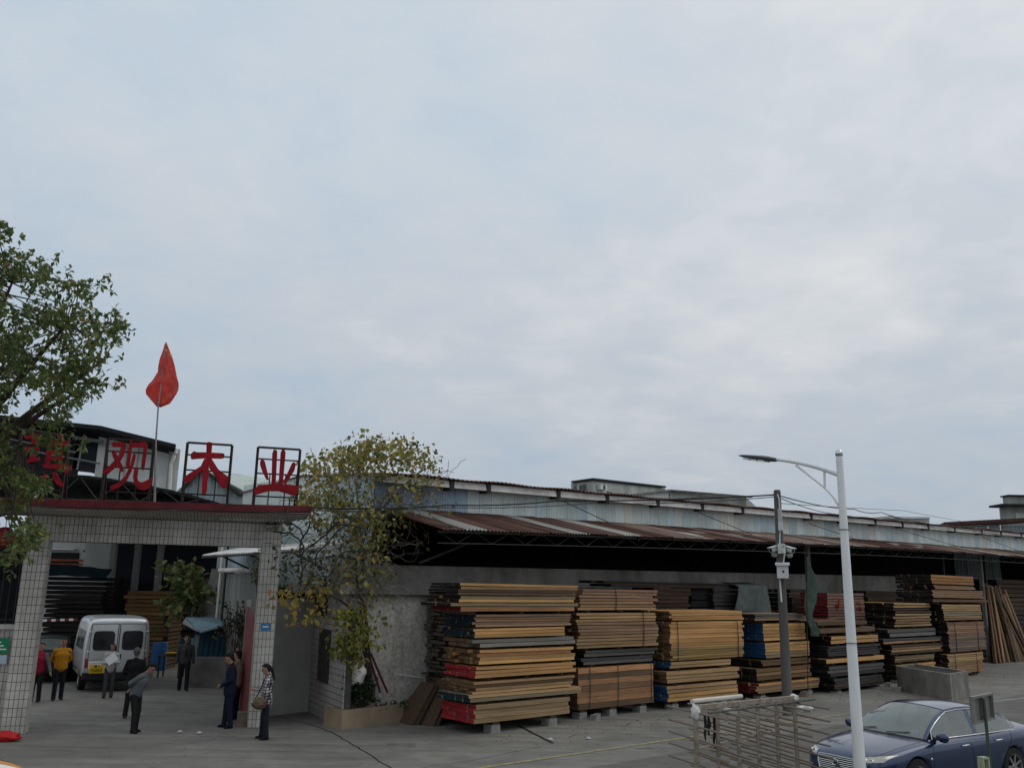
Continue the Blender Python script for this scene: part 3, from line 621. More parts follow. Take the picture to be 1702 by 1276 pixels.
# lettering frames
LP, LN = G(0, -.45), GV
def lp(x, y, e=0.): return onp(x, y, LP, LN)-GV*e
def crop1(x, y): return (x/5.317, 660+y/5.317)
def crop2(x, y): return (250+x/5.317, 660+y/5.317)
CH = {
 'qi': (crop1, [[(215, 345), (330, 330), (375, 340), (370, 377), (230, 372)], [(203, 450), (240, 440), (350, 435), (356, 475), (215, 492)], [(188, 577), (270, 545), (355, 535), (361, 562), (215, 592)], [(288, 350), (330, 350), (312, 560), (263, 560)],
   [(396, 400), (420, 385), (540, 378), (605, 393), (612, 412), (600, 428), (410, 432)], [(435, 350), (480, 350), (441, 612), (398, 612)], [(515, 335), (562, 330), (552, 612), (524, 612)], [(440, 477), (540, 470), (540, 500), (440, 508)], [(430, 533), (540, 528), (540, 560), (430, 565)],
   [(378, 600), (560, 588), (637, 608), (637, 650), (600, 676), (555, 662), (480, 632), (398, 628)], [(395, 678), (432, 690), (392, 742), (358, 748)], [(470, 672), (500, 663), (542, 740), (572, 785), (545, 797), (500, 762), (474, 712)]]),
 'guan': (crop1, [[(985, 413), (1008, 398), (1112, 403), (1120, 425), (1110, 444), (1000, 442)], [(1078, 428), (1118, 438), (1097, 520), (1052, 592), (1002, 642), (952, 685), (916, 684), (908, 655), (958, 618), (1008, 570), (1050, 518)],
   [(988, 482), (1003, 470), (1020, 475), (1052, 540), (1087, 610), (1097, 650), (1085, 664), (1072, 658), (1042, 610), (1000, 532)],
   [(1143, 420), (1155, 373), (1172, 400), (1168, 470), (1146, 620), (1122, 628), (1116, 600)], [(1150, 410), (1285, 398), (1307, 418), (1300, 447), (1165, 447)], [(1278, 410), (1307, 420), (1302, 480), (1277, 640), (1262, 650), (1248, 638), (1255, 560)],
   [(1178, 512), (1190, 500), (1203, 512), (1197, 560), (1167, 650), (1122, 740), (1062, 797), (1000, 824), (973, 802), (988, 783), (1048, 760), (1108, 700), (1148, 620)],
   [(1188, 640), (1200, 622), (1217, 622), (1222, 642), (1211, 700), (1226, 745), (1256, 756), (1310, 732), (1342, 713), (1337, 780), (1315, 812), (1275, 824), (1228, 815), (1188, 770), (1178, 710)]]),
 'mu': (crop2, [[(495, 405), (515, 398), (548, 406), (541, 490), (541, 600), (490, 600), (494, 490)], [(357, 505), (385, 480), (412, 490), (497, 490), (640, 498), (656, 508), (650, 540), (625, 546), (480, 542), (365, 552), (355, 535)],
   [(478, 543), (520, 560), (475, 632), (342, 757), (297, 752), (288, 712), (445, 612)], [(465, 590), (518, 590), (515, 700), (503, 740), (506, 765), (497, 775), (503, 790), (500, 832), (485, 856), (466, 858), (452, 845), (460, 700)],
   [(518, 543), (540, 545), (600, 640), (692, 710), (682, 790), (660, 806), (643, 806), (610, 787), (600, 737), (518, 627)]]),
 'ye': (crop2, [[(916, 820), (955, 775), (1060, 773), (1075, 764), (1150, 768), (1200, 770), (1307, 785), (1302, 848), (1260, 872), (1200, 852), (1130, 832), (1040, 832), (920, 867)], [(1075, 500), (1086, 470), (1100, 464), (1119, 480), (1118, 530), (1105, 772), (1068, 772)],
   [(1149, 490), (1165, 460), (1182, 466), (1192, 490), (1190, 530), (1167, 777), (1130, 777)], [(968, 568), (978, 553), (992, 548), (1010, 573), (1022, 620), (1047, 735), (1022, 728), (985, 652), (968, 600)], [(1250, 583), (1270, 577), (1283, 592), (1270, 652), (1195, 768), (1170, 752), (1200, 690)]])}
FR = {'qi': ([(35, 722), (115, 722), (122, 838), (26, 836)], 'first frame of the rooftop sign, red character partly hidden by leaves'),
      'guan': ([(180, 729), (257, 733), (251, 830), (172, 826)], 'second frame of the rooftop sign, red character beside the flag pole'),
      'mu': ([(312, 735), (386, 740), (374, 836), (303, 833)], 'third frame of the rooftop sign, red tree-shaped character against the sky'),
      'ye': ([(429, 743), (499, 747), (492, 839), (421, 836)], 'rightmost frame of the rooftop sign, red character next to the creeper')}
for key, (cv, strokes) in CH.items():
    fr, lab = FR[key]; fp = [lp(*p) for p in fr]
    u0 = min((p-GO).dot(GU) for p in fp[:2]); u1 = max((p-GO).dot(GU) for p in fp[:2])
    zt = (fp[0].z+fp[1].z)/2; zb = 5.19+.155*((u0+u1)/2-ca)/(cb-ca)
    t = thing('character_sign', lab, 'sign', G((u0+u1)/2, -.45, zb), group='framed red characters on the gate canopy')
    mb = MB()
    for uu in (u0, u1):
        mb.bar(G(uu, -.45, zb), G(uu, -.45, zt), .055)
        mb.bar(G(uu, .25, zb), G(uu, -.42, zt-.1), .045)
    mb.bar(G(u0, -.45, zt), G(u1, -.45, zt), .05)
    for q in (.80, .55, .16): mb.bar(G(u0, -.45, zb+(zt-zb)*q), G(u1, -.45, zb+(zt-zb)*q), .035)
    for q in (.33, .7): mb.bar(G(u0+(u1-u0)*q, -.45, zb), G(u0+(u1-u0)*q, -.45, zb+(zt-zb)*.55), .025)
    mb.build('frame', 'letter_steel', t)
    mb = MB()
    for i, s in enumerate(strokes): mb.prism([lp(*cv(*p), .045) for p in s], -GV*(.05+.003*i))
    mb.build('character', 'letter_red', t)
# red flag on its pole
fpole = [lp(257, 834), lp(259, 735), lp(263, 676), lp(276, 569)]
ft = thing('flag', 'red cloth flag drooping on a thin pole above the gate sign', 'flag', fpole[0])
mb = MB(); mb.tube(fpole[:3]+[fpole[2].lerp(fpole[3], .99)], [.03, .022, .018, .012], 6); mb.build('pole', 'steel_grey', ft)
rowsL = [(569, 275), (580, 271), (595, 265), (606, 263), (616, 262), (626, 256), (634, 252), (640, 247), (648, 242.5), (655, 243), (662, 249), (670, 256), (676, 262)]
rowsR = [(569, 276.5), (580, 281), (595, 287), (606, 290), (616, 292), (626, 294), (634, 296), (640, 297), (648, 296.5), (655, 294), (662, 289), (670, 282), (676, 266)]
mb = MB(); nj = 10
def f(i, j):
    s = i/36*12; k = min(11, int(s)); fr_ = s-k; yl = rowsL[k][0]*(1-fr_)+rowsL[k+1][0]*fr_
    xl = rowsL[k][1]*(1-fr_)+rowsL[k+1][1]*fr_; xr = rowsR[k][1]*(1-fr_)+rowsR[k+1][1]*fr_; t = j/nj
    return lp(xl*(1-t)+xr*t, yl)+GV*((.09*sin(t*6+i*.2)+.05*abs(sin(t*9-i*.33)))*min(1, i/9)+.03*sin(i*.5+t*3))
mb.grid(f, 36, nj); o = mb.build('cloth', 'flag_red', ft, smooth=True); o.modifiers.new('s', 'SOLIDIFY').thickness = .006
mb = MB()
for (x, y) in ((277, 585), (284, 592), (285, 594)):
    c = lp(x, y)-GV*.2; mb.prism([c+GU*(r*cos(a))+Z3*(r*sin(a)) for a, r in [(pi/2+i*pi/5, .036 if i % 2 == 0 else .016) for i in range(10)]], -GV*.004)
mb.build('stars', 'star_yellow', ft)
# small plates on pillars
def plate(px0, py0, px1, py1, m, label, name='plate', e=.02, u_=None):
    a, b = onp(px0, py0, G(0, -e), GV), onp(px1, py1, G(0, -e), GV); w = (b-a).dot(GU); h = a.z-b.z
    P = a-Z3*h; mb = MB(); mb.box(P, GU*w, -GV*.012, Z3*h); return solo(mb, name, m, label, 'sign', P), P, w, h
o, P, w, h = plate(434, 1035, 449, 1047, 'sign_blue', 'small blue number plate on the right gate pillar', 'number_plate')
mb = MB(); mb.box(P+GU*w*.2+Z3*h*.4-GV*.013, GU*w*.6, -GV*.003, Z3*h*.2); mb.build('print_line', 'print_white', o)
o, P, w, h = plate(-22, 1060, 13, 1086, 'sign_green', 'green notice board on the tiled wall beside the left pillar', 'notice_board')
mb = MB()
for i in range(3): mb.box(P+GU*(w*.5)+Z3*(h*(.25+.22*i))-GV*.013, GU*(w*.45-.02-.06*i), -GV*.003, Z3*.03)
mb.build('print_lines', 'print_white', o)
plate(-20, 1088, 10, 1103, 'sign_pale', 'pale blue sheet below the green notice board', 'notice_sheet')
# block at the foot of the right pillar
P = ground(403, 1207); mb = MB(); mb.box(P-GU*.14, GU*.28, GV*.26, Z3*.33); solo(mb, 'stone_block', 'brick_brown', 'brown stone block on the ground at the right gate pillar', 'block', P)
# red lantern left of the left pillar
P = onp(7, 893, G(0, -.35), GV); lt = thing('lantern', 'round red lantern hanging under the canopy behind the leaves', 'lantern', P)
mb = MB(); mb.lathe(P-Z3*.24, [(.05, 0), (.14, .03), (.22, .13), (.25, .24), (.22, .35), (.14, .45), (.05, .48)], 14); mb.build('shade', 'lantern_red', lt, smooth=True)
mb = MB(); mb.tube([P+Z3*.24, P+Z3*.62], .008, 5); mb.build('cord', 'cable_black', lt)
# ================================================================== LUMBER
YEL, STR, TAN, PNK, ORG, BRN, DBR, GRY, DGR, PAL = (.72, .395, .155), (.56, .36, .18), (.44, .265, .14), (.40, .235, .145), (.50, .25, .12), (.19, .115, .065), (.10, .06, .042), (.17, .155, .14), (.085, .08, .075), (.36, .29, .185)
def board_mesh(seed, endmat, nx=3):
    r = random.Random(seed); mb = MB(); prof = []
    for i in range(nx+1):
        x = -.5+i/nx; dy = r.uniform(-.03, .03); dz = r.uniform(-.05, .05); e = 0 if i in (0, nx) else 1
        prof.append([(x, -.5+dy*.6, -.5+dz*.4), (x, .5+dy*.3, -.5+dz*.4), (x, .5+dy*.3, .5+dz*.4), (x, -.5+dy*.6, .5+dz*.4)])
    for p in prof: mb.v += p
    for i in range(nx):
        for k in range(4):
            k2 = (k+1) % 4; mb.f.append((i*4+k2, i*4+k, i*4+4+k, i*4+4+k2)); mb.m.append(0)
    mb.f.append((0, 1, 2, 3)); mb.m.append(1); e = nx*4; mb.f.append((e+3, e+2, e+1, e)); mb.m.append(1)
    return mb.mesh('board', ['wood', endmat])
BM = {e: [board_mesh(i*7+hash(len(e)) % 5, e) for i in range(3)] for e in ('wood_end', 'wood_end_red', 'wood_end_darkred', 'wood_end_blue', 'wood_end_teal', 'wood_end_black', 'wood_end_grey')}
bearer_me = board_mesh(99, 'wood_end_black', 1)
def vary(c, a=.2):
    k = 1+R_.uniform(-a, a); h = R_.uniform(-.05, .05); return (c[0]*k*(1+h), c[1]*k, c[2]*k*(1-h))
def bundle(label, v, xl, xr, yt, yb, n, cols, end='wood_end', depth=1.3, group=None, below=None, jx=.05, straps=(), rows=5, gapf=.15, name='lumber_bundle', kind_end=None, rotj=0., sm='plastic_black'):
    ul, zt, = onv(xl, yt, v)[0], onv(xl, yt, v)[2]; zb = onv(xl, yb, v)[2]; ul = onv(xl, (yt+yb)/2, v)[0]; ur = onv(xr, (yt+yb)/2, v)[0]
    Lg = ur-ul; h = zt-zb
    t = thing(name, label, 'lumber', W((ul+ur)/2, v+depth/2, zb), AZ+rotj, group)
    hl = h/n
    rw = rows; dw = depth/rw; rear = MB()
    for k in range(n):
        c = cols[k*len(cols)//n] if len(cols) <= n else cols[k]
        z = h-(k+.5)*hl; lx = Lg+R_.uniform(-jx, jx)*1.2; ox = R_.uniform(-jx, jx)
        th = hl*(1-R_.uniform(.5, 1.5)*gapf)
        inst('board', R_.choice(BM[end]), t, (ox, -depth/2+dw/2+R_.uniform(-.02, .02), z), (R_.uniform(-.01, .01), R_.uniform(-.004, .004), R_.uniform(-.006, .006)), (lx, dw*.95, th), vary(c))
        jr = jx*(.45 if end in ('wood_end_red', 'wood_end_blue', 'wood_end_darkred', 'wood_end_teal') else 1.3)
        for r in range(1, rw):
            th2 = hl*(1-R_.uniform(.4, 1.6)*gapf); lx = Lg+R_.uniform(-jr, jr)-.02; ox = R_.uniform(-jr, jr); y0 = -depth/2+dw*r
            b = len(rear.v); rear.abox(ox-lx/2, ox+lx/2, y0+.006, y0+dw*.97, z-th2/2, z+th2/2)
            rear.m[-1] = 0
            for q in (-1, -3): pass
            rear.m[-4:] = [0, 1, 0, 1] if True else 0
    # faces of hexa: bottom, top, front, right end, back, left end
    for i in range(0, len(rear.m), 6): rear.m[i:i+6] = [0, 0, 0, 1, 0, 1]
    o = rear.build('rear_boards', ['wood', end], t, fix=False, kind='stuff'); o.color = (*cols[len(cols)//2], 1)
    if below is not None:
        gp = zb-below
        if gp > .015:
            for q in ((-.36, .33) if Lg < 3.2 else (-.38, .02, .36)):
                inst('bearer', bearer_me, t, (q*Lg+R_.uniform(-.08, .08), 0, -gp/2), (0, 0, pi/2), (depth*.98, .09, gp), vary(BRN))
    for q in straps:
        us = onv(q, (yt+yb)/2, v)[0]-(ul+ur)/2; mb = MB(); e = .014
        P = [(us, -depth/2-e, -.004), (us+.015, -depth/2-e-.01, h*.5), (us, -depth/2-e, h+.012), (us, depth/2+.01, h+.012)]
        mb.tube(P, .014, 4); mb.build('strap', sm, t, fix=False)
    return zb, zt, ul, ur
def stack(which, v, depth, specs, group, **kw):
    """specs listed from the top down"""
    tops = [onv(s[1], s[3], v)[2] for s in specs]
    res = []
    for i, s in enumerate(specs):
        label, xl, xr, yt, yb, n, cols, end = s[:8]; ex = dict(kw); ex.update(s[8] if len(s) > 8 else {})
        below = tops[i+1] if i+1 < len(specs) else None
        res.append(bundle(label, v, xl, xr, yt, yb, n, cols, end, depth, group, below, **ex))
    return res
def foot_blocks(v, depth, res, label, group, fr=(.22, .82)):
    zb, zt, ul, ur = res[-1]
    for i, q in enumerate(fr):
        uu = ul+(ur-ul)*q; P = W(uu, v+.02); mb = MB(); j = R_.uniform(-.03, .03); w = .30
        mb.hexa([P-BU*w/2, P+BU*w/2, P+BU*w/2+BV*.3, P-BU*w/2+BV*.3], [P-BU*(w/2-.02)+Z3*(zb-.07), P+BU*(w/2-.015)+Z3*(zb-.075), P+BU*(w/2-.02)+BV*.29+Z3*(zb-.07), P-BU*(w/2-.01)+BV*.29+Z3*(zb-.075)])
        solo(mb, 'concrete_block', 'concrete_block', label % ('left', 'right', 'middle')[i if len(fr) == 2 else (0, 2, 1)[i]], 'block', P, group)
        mb = MB(); mb.box(P-BU*.1+Z3*(zb-.068), BU*.2, BV*depth*.95, (0, 0, .062)); solo(mb, 'timber_bearer', 'wood_dark', ('dark bearer on the '+label.replace('concrete ', '') % ('left', 'right', 'middle')[i if len(fr) == 2 else (0, 2, 1)[i]]).replace('behind the lamp post', 'by the lamp').replace('of the stack behind', 'behind'), 'timber', P+Z3*(zb-.068), 'bearers on the concrete blocks')
GRP = 'bundles of sawn timber stacked along the warehouse'
s1 = stack(1, -1.05, 1.3, [
 ('topmost thin bundle of the stack nearest the gate, yellow over brown boards', 764, 959, 968, 988.5, 4, [YEL, TAN, DBR, BRN], 'wood_end_black'),
 ('second bundle from the top of the stack nearest the gate, two pale boards', 766, 956, 989.5, 1000.5, 2, [PAL, YEL], 'wood_end_black'),
 ('single long board sticking out over a thick orange board in the stack nearest the gate', 751, 964, 1001.5, 1007.2, 1, [PAL], 'wood_end_black', dict(rows=4)),
 ('thick orange-tan board with a dark red end high in the stack nearest the gate', 767, 956, 1007.7, 1016, 1, [ORG], 'wood_end_darkred'),
 ('five thin pinkish boards with dark teal ends in the stack nearest the gate', 790, 948, 1021, 1042, 5, [PNK], 'wood_end_teal', dict(gapf=.2)),
 ('bundle of three yellow boards with a dark teal end in the stack nearest the gate', 789, 939, 1044, 1060, 3, [YEL], 'wood_end_teal'),
 ('weathered pale grey bundle in the middle of the stack nearest the gate', 792, 957, 1062, 1076, 2, [(.30, .27, .23)], 'wood_end', dict(jx=.12)),
 ('yellow bundle with a plain tan end in the stack nearest the gate', 793, 953, 1080, 1104.5, 4, [YEL, ORG, YEL, YEL], 'wood_end', dict(jx=.09)),
 ('yellow bundle with a bright red end above straw boards in the stack nearest the gate', 793, 956, 1108, 1127, 3, [YEL], 'wood_end_red', dict(jx=.09)),
 ('straw coloured rough bundle between two red-ended bundles in the stack nearest the gate', 789, 953, 1133, 1154, 4, [STR, BRN, STR, STR], 'wood_end', dict(jx=.08)),
 ('long rough board bundle lying on the lowest red-ended bundle', 779, 965, 1155, 1168, 2, [STR, PAL], 'wood_end_teal'),
 ('lowest pale orange bundle with a bright red end, nearest the gate', 788, 947, 1172, 1203, 4, [(.42, .28, .15)], 'wood_end_red', dict(gapf=.07)),
], GRP)
foot_blocks(-1.05, 1.3, s1, 'concrete block under the %s end of the lowest red-ended bundle', 'concrete blocks under the stacks')
s2 = stack(2, -.65, 1.4, [
 ('topmost pinkish bundle of the second stack from the gate', 965, 1091, 978, 1014, 7, [PNK, TAN], 'wood_end', dict(jx=.1, gapf=.16, straps=(1023,))),
 ('tall bundle of eleven gappy tan boards in the second stack', 961, 1092, 1018, 1078, 11, [STR, PNK, PNK, TAN, STR], 'wood_end', dict(jx=.07, gapf=.17, straps=(1069,))),
 ('upper of two thin grey bundles in the second stack', 971, 1089, 1081, 1092, 2, [DGR, GRY], 'wood_end_black', dict(jx=.1)),
 ('lower of two thin grey bundles in the second stack', 971, 1087, 1094, 1105, 2, [DGR, GRY], 'wood_end_black', dict(jx=.1)),
 ('orange-brown bundle of seven thick boards with green straps, bottom of the second stack', 961, 1086, 1110, 1180, 7, [ORG, BRN, ORG, (.27, .15, .085), ORG, ORG, BRN], 'wood_end', dict(jx=.015, gapf=.06, straps=(980, 1027, 1082), sm='pole_green')),
], GRP)
foot_blocks(-.65, 1.4, s2, 'concrete block under the %s of the green-strapped bundle', 'concrete blocks under the stacks', (.07, .45, .86))
s3 = stack(3, -.8, 1.5, [
 ('topmost golden bundle of the third stack, three boards high', 1116, 1235, 1015, 1031, 4, [YEL], 'wood_end', dict(jx=.05)),
 ('big golden bundle with two black straps in the third stack', 1115, 1236, 1033, 1098, 16, [YEL, YEL, (.40, .26, .105)], 'wood_end', dict(jx=.05, gapf=.08, straps=(1126, 1226))),
 ('thin straw bundle with a blue end under the black-strapped golden bundle', 1114, 1213, 1100.5, 1111, 2, [STR], 'wood_end_blue'),
 ('straw bundle with a brown end second from the bottom of the third stack', 1111, 1229, 1116, 1136, 3, [STR], 'wood_end', dict(jx=.08)),
 ('lowest straw bundle with a blue end behind the metal rack', 1111, 1226, 1140, 1167, 4, [STR, YEL], 'wood_end_blue', dict(jx=.05)),
], GRP)
foot_blocks(-.8, 1.5, s3, 'concrete block under the %s end of the third stack', 'concrete blocks under the stacks', (.1, .8))
def stack2(v, depth, specs, **kw):
    tops = [onv(s[1], s[3], v)[2] for s in specs]; res = []
    for i, s in enumerate(specs):
        ex = dict(kw); ex.update(s[8] if len(s) > 8 else {}); dp = ex.pop('depth', depth)
        res.append(bundle(s[0], v, s[1], s[2], s[3], s[4], s[5], s[6], s[7], dp, GRP, tops[i+1] if i+1 < len(specs) else None, **ex))
    return res
s4 = stack2(-.95, 1.5, [
 ('topmost grey-tan bundle with a black end beside the concrete pole', 1256, 1339, 1020, 1031, 3, [GRY, TAN], 'wood_end_black', dict(jx=.1)),
 ('upper yellow bundle with a blue painted end behind the concrete pole', 1269, 1339, 1036, 1065, 5, [YEL], 'wood_end_blue', dict(jx=.02)),
 ('lower yellow bundle with a blue painted end behind the concrete pole', 1273, 1346, 1068, 1094, 5, [YEL, (.42, .29, .16)], 'wood_end_blue', dict(jx=.04)),
 ('thin brown bundle with a long dark end behind the concrete pole', 1266, 1343, 1097, 1107, 2, [BRN], 'wood_end_black', dict(depth=2.2)),
 ('brown-orange bundle second from the bottom behind the concrete pole', 1259, 1349, 1111, 1131, 3, [(.25, .15, .07), TAN, BRN], 'wood_end_black', dict(jx=.06)),
 ('lowest pale bundle with a dark red end behind the concrete pole', 1258, 1362, 1136, 1153, 4, [YEL, (.4, .24, .16), STR, STR], 'wood_end_darkred', dict(jx=.07))])
foot_blocks(-.95, 1.5, s4, 'concrete block under the %s end of the dark-red-ended bundle', 'concrete blocks under the stacks', (.1, .85))
s5 = stack2(-1.3, 1.6, [
 ('short brown bundle under the red-marked bricks of boards beside the white lamp post', 1358, 1440, 1032, 1040, 1, [BRN], 'wood_end_black'),
 ('thick brown bundle second from the top beside the white lamp post', 1363, 1456, 1043, 1053, 1, [(.22, .14, .085)], 'wood_end_black'),
 ('yellow bundle in the stack crossed by the white lamp post', 1383, 1461, 1057, 1070, 2, [YEL], 'wood_end_black', dict(jx=.05)),
 ('charcoal grey bundle under the yellow one, behind the lamp post', 1376, 1462, 1074, 1091, 4, [DGR, (.1, .09, .095)], 'wood_end_black', dict(jx=.08)),
 ('single thick golden board layer between two grey bundles behind the lamp post', 1373, 1469, 1095, 1103, 1, [YEL], 'wood_end_black'),
 ('grey bundle of three layers low behind the lamp post', 1379, 1469, 1108, 1125, 3, [GRY, DGR], 'wood_end_black', dict(jx=.08)),
 ('lowest grey-brown bundle of four layers behind the lamp post', 1387, 1468, 1128, 1146, 4, [DGR, (.15, .10, .075), DGR], 'wood_end_black', dict(jx=.09))])
foot_blocks(-1.3, 1.6, s5, 'concrete block under the %s end of the grey stack behind the lamp post', 'concrete blocks under the stacks', (.1, .9))
s6 = stack2(-.9, 2.2, [
 ('topmost straw bundle with wide black ends, left of the tallest stack', 1487, 1547, 1001, 1042, 9, [STR, DBR, STR, TAN, STR], 'wood_end_black', dict(jx=.1, gapf=.3)),
 ('grey rotten bundle with bulging boards, left of the tallest stack', 1477, 1557, 1045, 1059, 2, [GRY], 'wood_end_black', dict(jx=.12)),
 ('ragged grey-brown bundle with one long board, left of the tallest stack', 1470, 1568, 1061.5, 1070, 2, [DGR, TAN], 'wood_end_black', dict(jx=.15)),
 ('ragged brown bundle just above the tan one, left of the tallest stack', 1482, 1566, 1072, 1088, 4, [DBR, TAN, STR, BRN], 'wood_end_black', dict(jx=.18, gapf=.2)),
 ('tan bundle of three layers above the concrete trough', 1488, 1554, 1091, 1101, 3, [(.3, .21, .11)], 'wood_end_black'),
 ('lowest tan bundle half hidden behind the concrete trough', 1491, 1556, 1105, 1127, 5, [YEL, TAN, STR], 'wood_end_black', dict(jx=.05))])
foot_blocks(-.9, 2.2, s6, 'concrete block under the %s end of the stack behind the trough', 'concrete blocks under the stacks', (.05, .9))
s7 = stack2(-1.15, 1.6, [
 ('topmost orange bundle of the tallest stack at the far right', 1548, 1618, 954, 970, 3, [ORG, (.4, .2, .06), ORG], 'wood_end_black', dict(jx=.03)),
 ('thin tan bundle under the orange one on the tallest stack', 1552, 1620, 972, 978, 2, [TAN, PNK], 'wood_end_black', dict(jx=.12)),
 ('gappy tan bundle third from the top of the tallest stack', 1551, 1634, 979.5, 993, 4, [PNK, TAN], 'wood_end_black', dict(jx=.06, gapf=.18)),
 ('long brown board layer jutting right from the tallest stack', 1550, 1642, 995, 1000.5, 1, [BRN], 'wood_end_black'),
 ('pale bundle of seven thin boards in the tallest stack', 1568, 1631, 1004, 1031, 7, [STR, PAL, TAN], 'wood_end_black', dict(jx=.07, gapf=.2)),
 ('large pinkish bundle of many thin boards with dark straps in the tallest stack', 1577, 1638, 1034, 1084, 16, [PNK, (.3, .21, .16)], 'wood_end_black', dict(jx=.07, gapf=.16, straps=(1588, 1625))),
 ('lowest tan bundle of ten thin boards in the tallest stack', 1577, 1636, 1087, 1121, 10, [STR, TAN], 'wood_end_black', dict(jx=.07, gapf=.16, straps=(1588, 1624)))])
foot_blocks(-1.15, 1.6, s7, 'concrete block under the %s end of the tallest stack', 'concrete blocks under the stacks', (.1, .85))
# piles behind the front row
def rear(label, v, xl, xr, yt, yb, n, cols, depth=1.2, **k): return bundle(label, v, xl, xr, yt, yb, n, cols, k.pop('end', 'wood_end_black'), depth, 'timber piles behind the front row', None, **k)
rear('grey ragged pile of board ends between the stained wall and the first stack', (.32), 772, 930, 985, 1195, 30, [DGR, DBR, GRY], 1.75, rows=5, jx=.09, gapf=.3, end='wood_end_grey')
rear('dark bundle behind the second and third stacks, half hidden', 2.0, 1090, 1148, 976, 1090, 17, [DBR, PNK, BRN], 1.0, rows=3, jx=.1)
rear('long dark planks lying across the piles behind the second stack', 2.0, 1005, 1232, 964, 974, 2, [(.06, .052, .045), DBR], 1.0, rows=3, jx=.3)
rear('grey pile behind the third stack, partly under a hanging tarpaulin', 2.0, 1188, 1278, 972, 1100, 18, [DGR, DBR, GRY], 1.2, rows=3, jx=.12)
rear('dark pile behind the fourth stack and the green flag', 1.9, 1316, 1352, 978, 1100, 16, [DBR, DGR], 1.2, rows=3, jx=.1)
rear('long brown planks lying on the piles left of the tallest stack', 2.0, 1440, 1552, 981, 1004, 4, [DBR, BRN, DBR], 1.2, rows=3, jx=.2)
rear('dark lower pile behind the grey stack by the lamp post', 2.0, 1448, 1552, 1005, 1105, 12, [DBR, DGR, (.05, .04, .032)], 1.2, rows=3, jx=.15)
rear('dark pile of boards at the far right behind the leaning planks', 2.6, 1662, 1760, 962, 1085, 16, [DBR, (.045, .04, .036)], 1.5, rows=3, jx=.15)
rear('black covered pile behind the third stack', 2.2, 1150, 1186, 974, 1090, 10, [(.02, .02, .021)], 1.0, rows=3, jx=.02)
for (xl, xr, lab) in ((1376, 1407, 'left bundle with red painted marks beside the lamp post'), (1418, 1437, 'right bundle with red painted marks behind the lamp post')):
    zb, zt, ul, ur = bundle(lab, .2, xl, xr, 985, 1029, 9, [(.30, .17, .13), (.26, .14, .11)], 'wood_end_darkred', 1.2, GRP, None, jx=.02, gapf=.22, rows=4)
    mb = MB(); c = W((ul+ur)/2, .2, (zb+zt)/2)
    for k in range(4): mb.bar(c+BU*R_.uniform(-.2, .2)+Z3*R_.uniform(-.25, .2)-BV*.012, c+BU*R_.uniform(-.25, .25)+Z3*R_.uniform(-.25, .3)-BV*.012, .05, .008)
    ob = [o for o in bpy.data.objects if o.get('label') == lab][0]; mb.build('red_mark', 'letter_red', ob, fix=False)
    for o in ob.children:
        if o.name.startswith('red_mark'): o.matrix_parent_inverse = (Matrix.Translation(ob.location) @ Matrix.Rotation(AZ, 4, 'Z')).inverted()
# grey tarpaulin over the rear pile
mb = MB(); a = onp(1222, 968, W(0, 1.7), BV); b = onp(1272, 968, W(0, 1.7), BV); hgt = 1.15
def f(i, j):
    t = i/14; s = j/10; p = a.lerp(b, t); sag = .10*sin(t*9)*s+.05*sin(t*23+s*4)
    return p+BU*(-.25*s*(1-t))-Z3*(hgt*s*(.9+.2*t))-BV*(.12+sag)+BV*(.9 if j == 0 else 0)*1.0
mb.grid(f, 14, 10); o = solo(mb, 'tarpaulin', 'tarp_grey', 'grey-green tarpaulin hanging over the pile behind the third stack', 'tarpaulin', a-Z3*hgt, smooth=True); o.modifiers.new('s', 'SOLIDIFY').thickness = .01
# leaning slabs at the first stack
for (bl, br, tr, tl, off, lab) in (((650, 1197), (685, 1205), (722, 1136), (702, 1131), .0, 'brown wooden slab leaning left against the timber, flat on the planter side'), ((688, 1202), (720, 1207), (752, 1133), (727, 1127), .0, 'brown wooden slab leaning between the planter and the red-ended bundle')):
    B1, B2 = ground(*bl), ground(*br); d = (B2-B1); d.z = 0; dn = Vector((-d.y, d.x, 0)).normalized()
    n = dn*.93+Z3*.0
    # top edge lies on a plane leaning back
    P1 = onp(*tl, B1+dn*.62, dn); P2 = onp(*tr, B2+dn*.62, dn)
    nn = (B2-B1).cross(P1-B1).normalized()
    if nn.dot(EYE-B1) < 0: nn = -nn
    for q in range(2):
        mb = MB(); o_ = -nn*(.075*q)+(d.normalized()*(.05*q)); mb.hexa([B1+o_, B2+o_, P2+o_, P1+o_], [x+o_-nn*.055 for x in (B1, B2, P2, P1)])
        solo(mb, 'wood_slab', 'wood_brown_slab', lab if q == 0 else 'rear slab of the pair, '+lab.replace('brown wooden slab ', ''), 'plank', B1, 'brown slabs leaning beside the first stack')
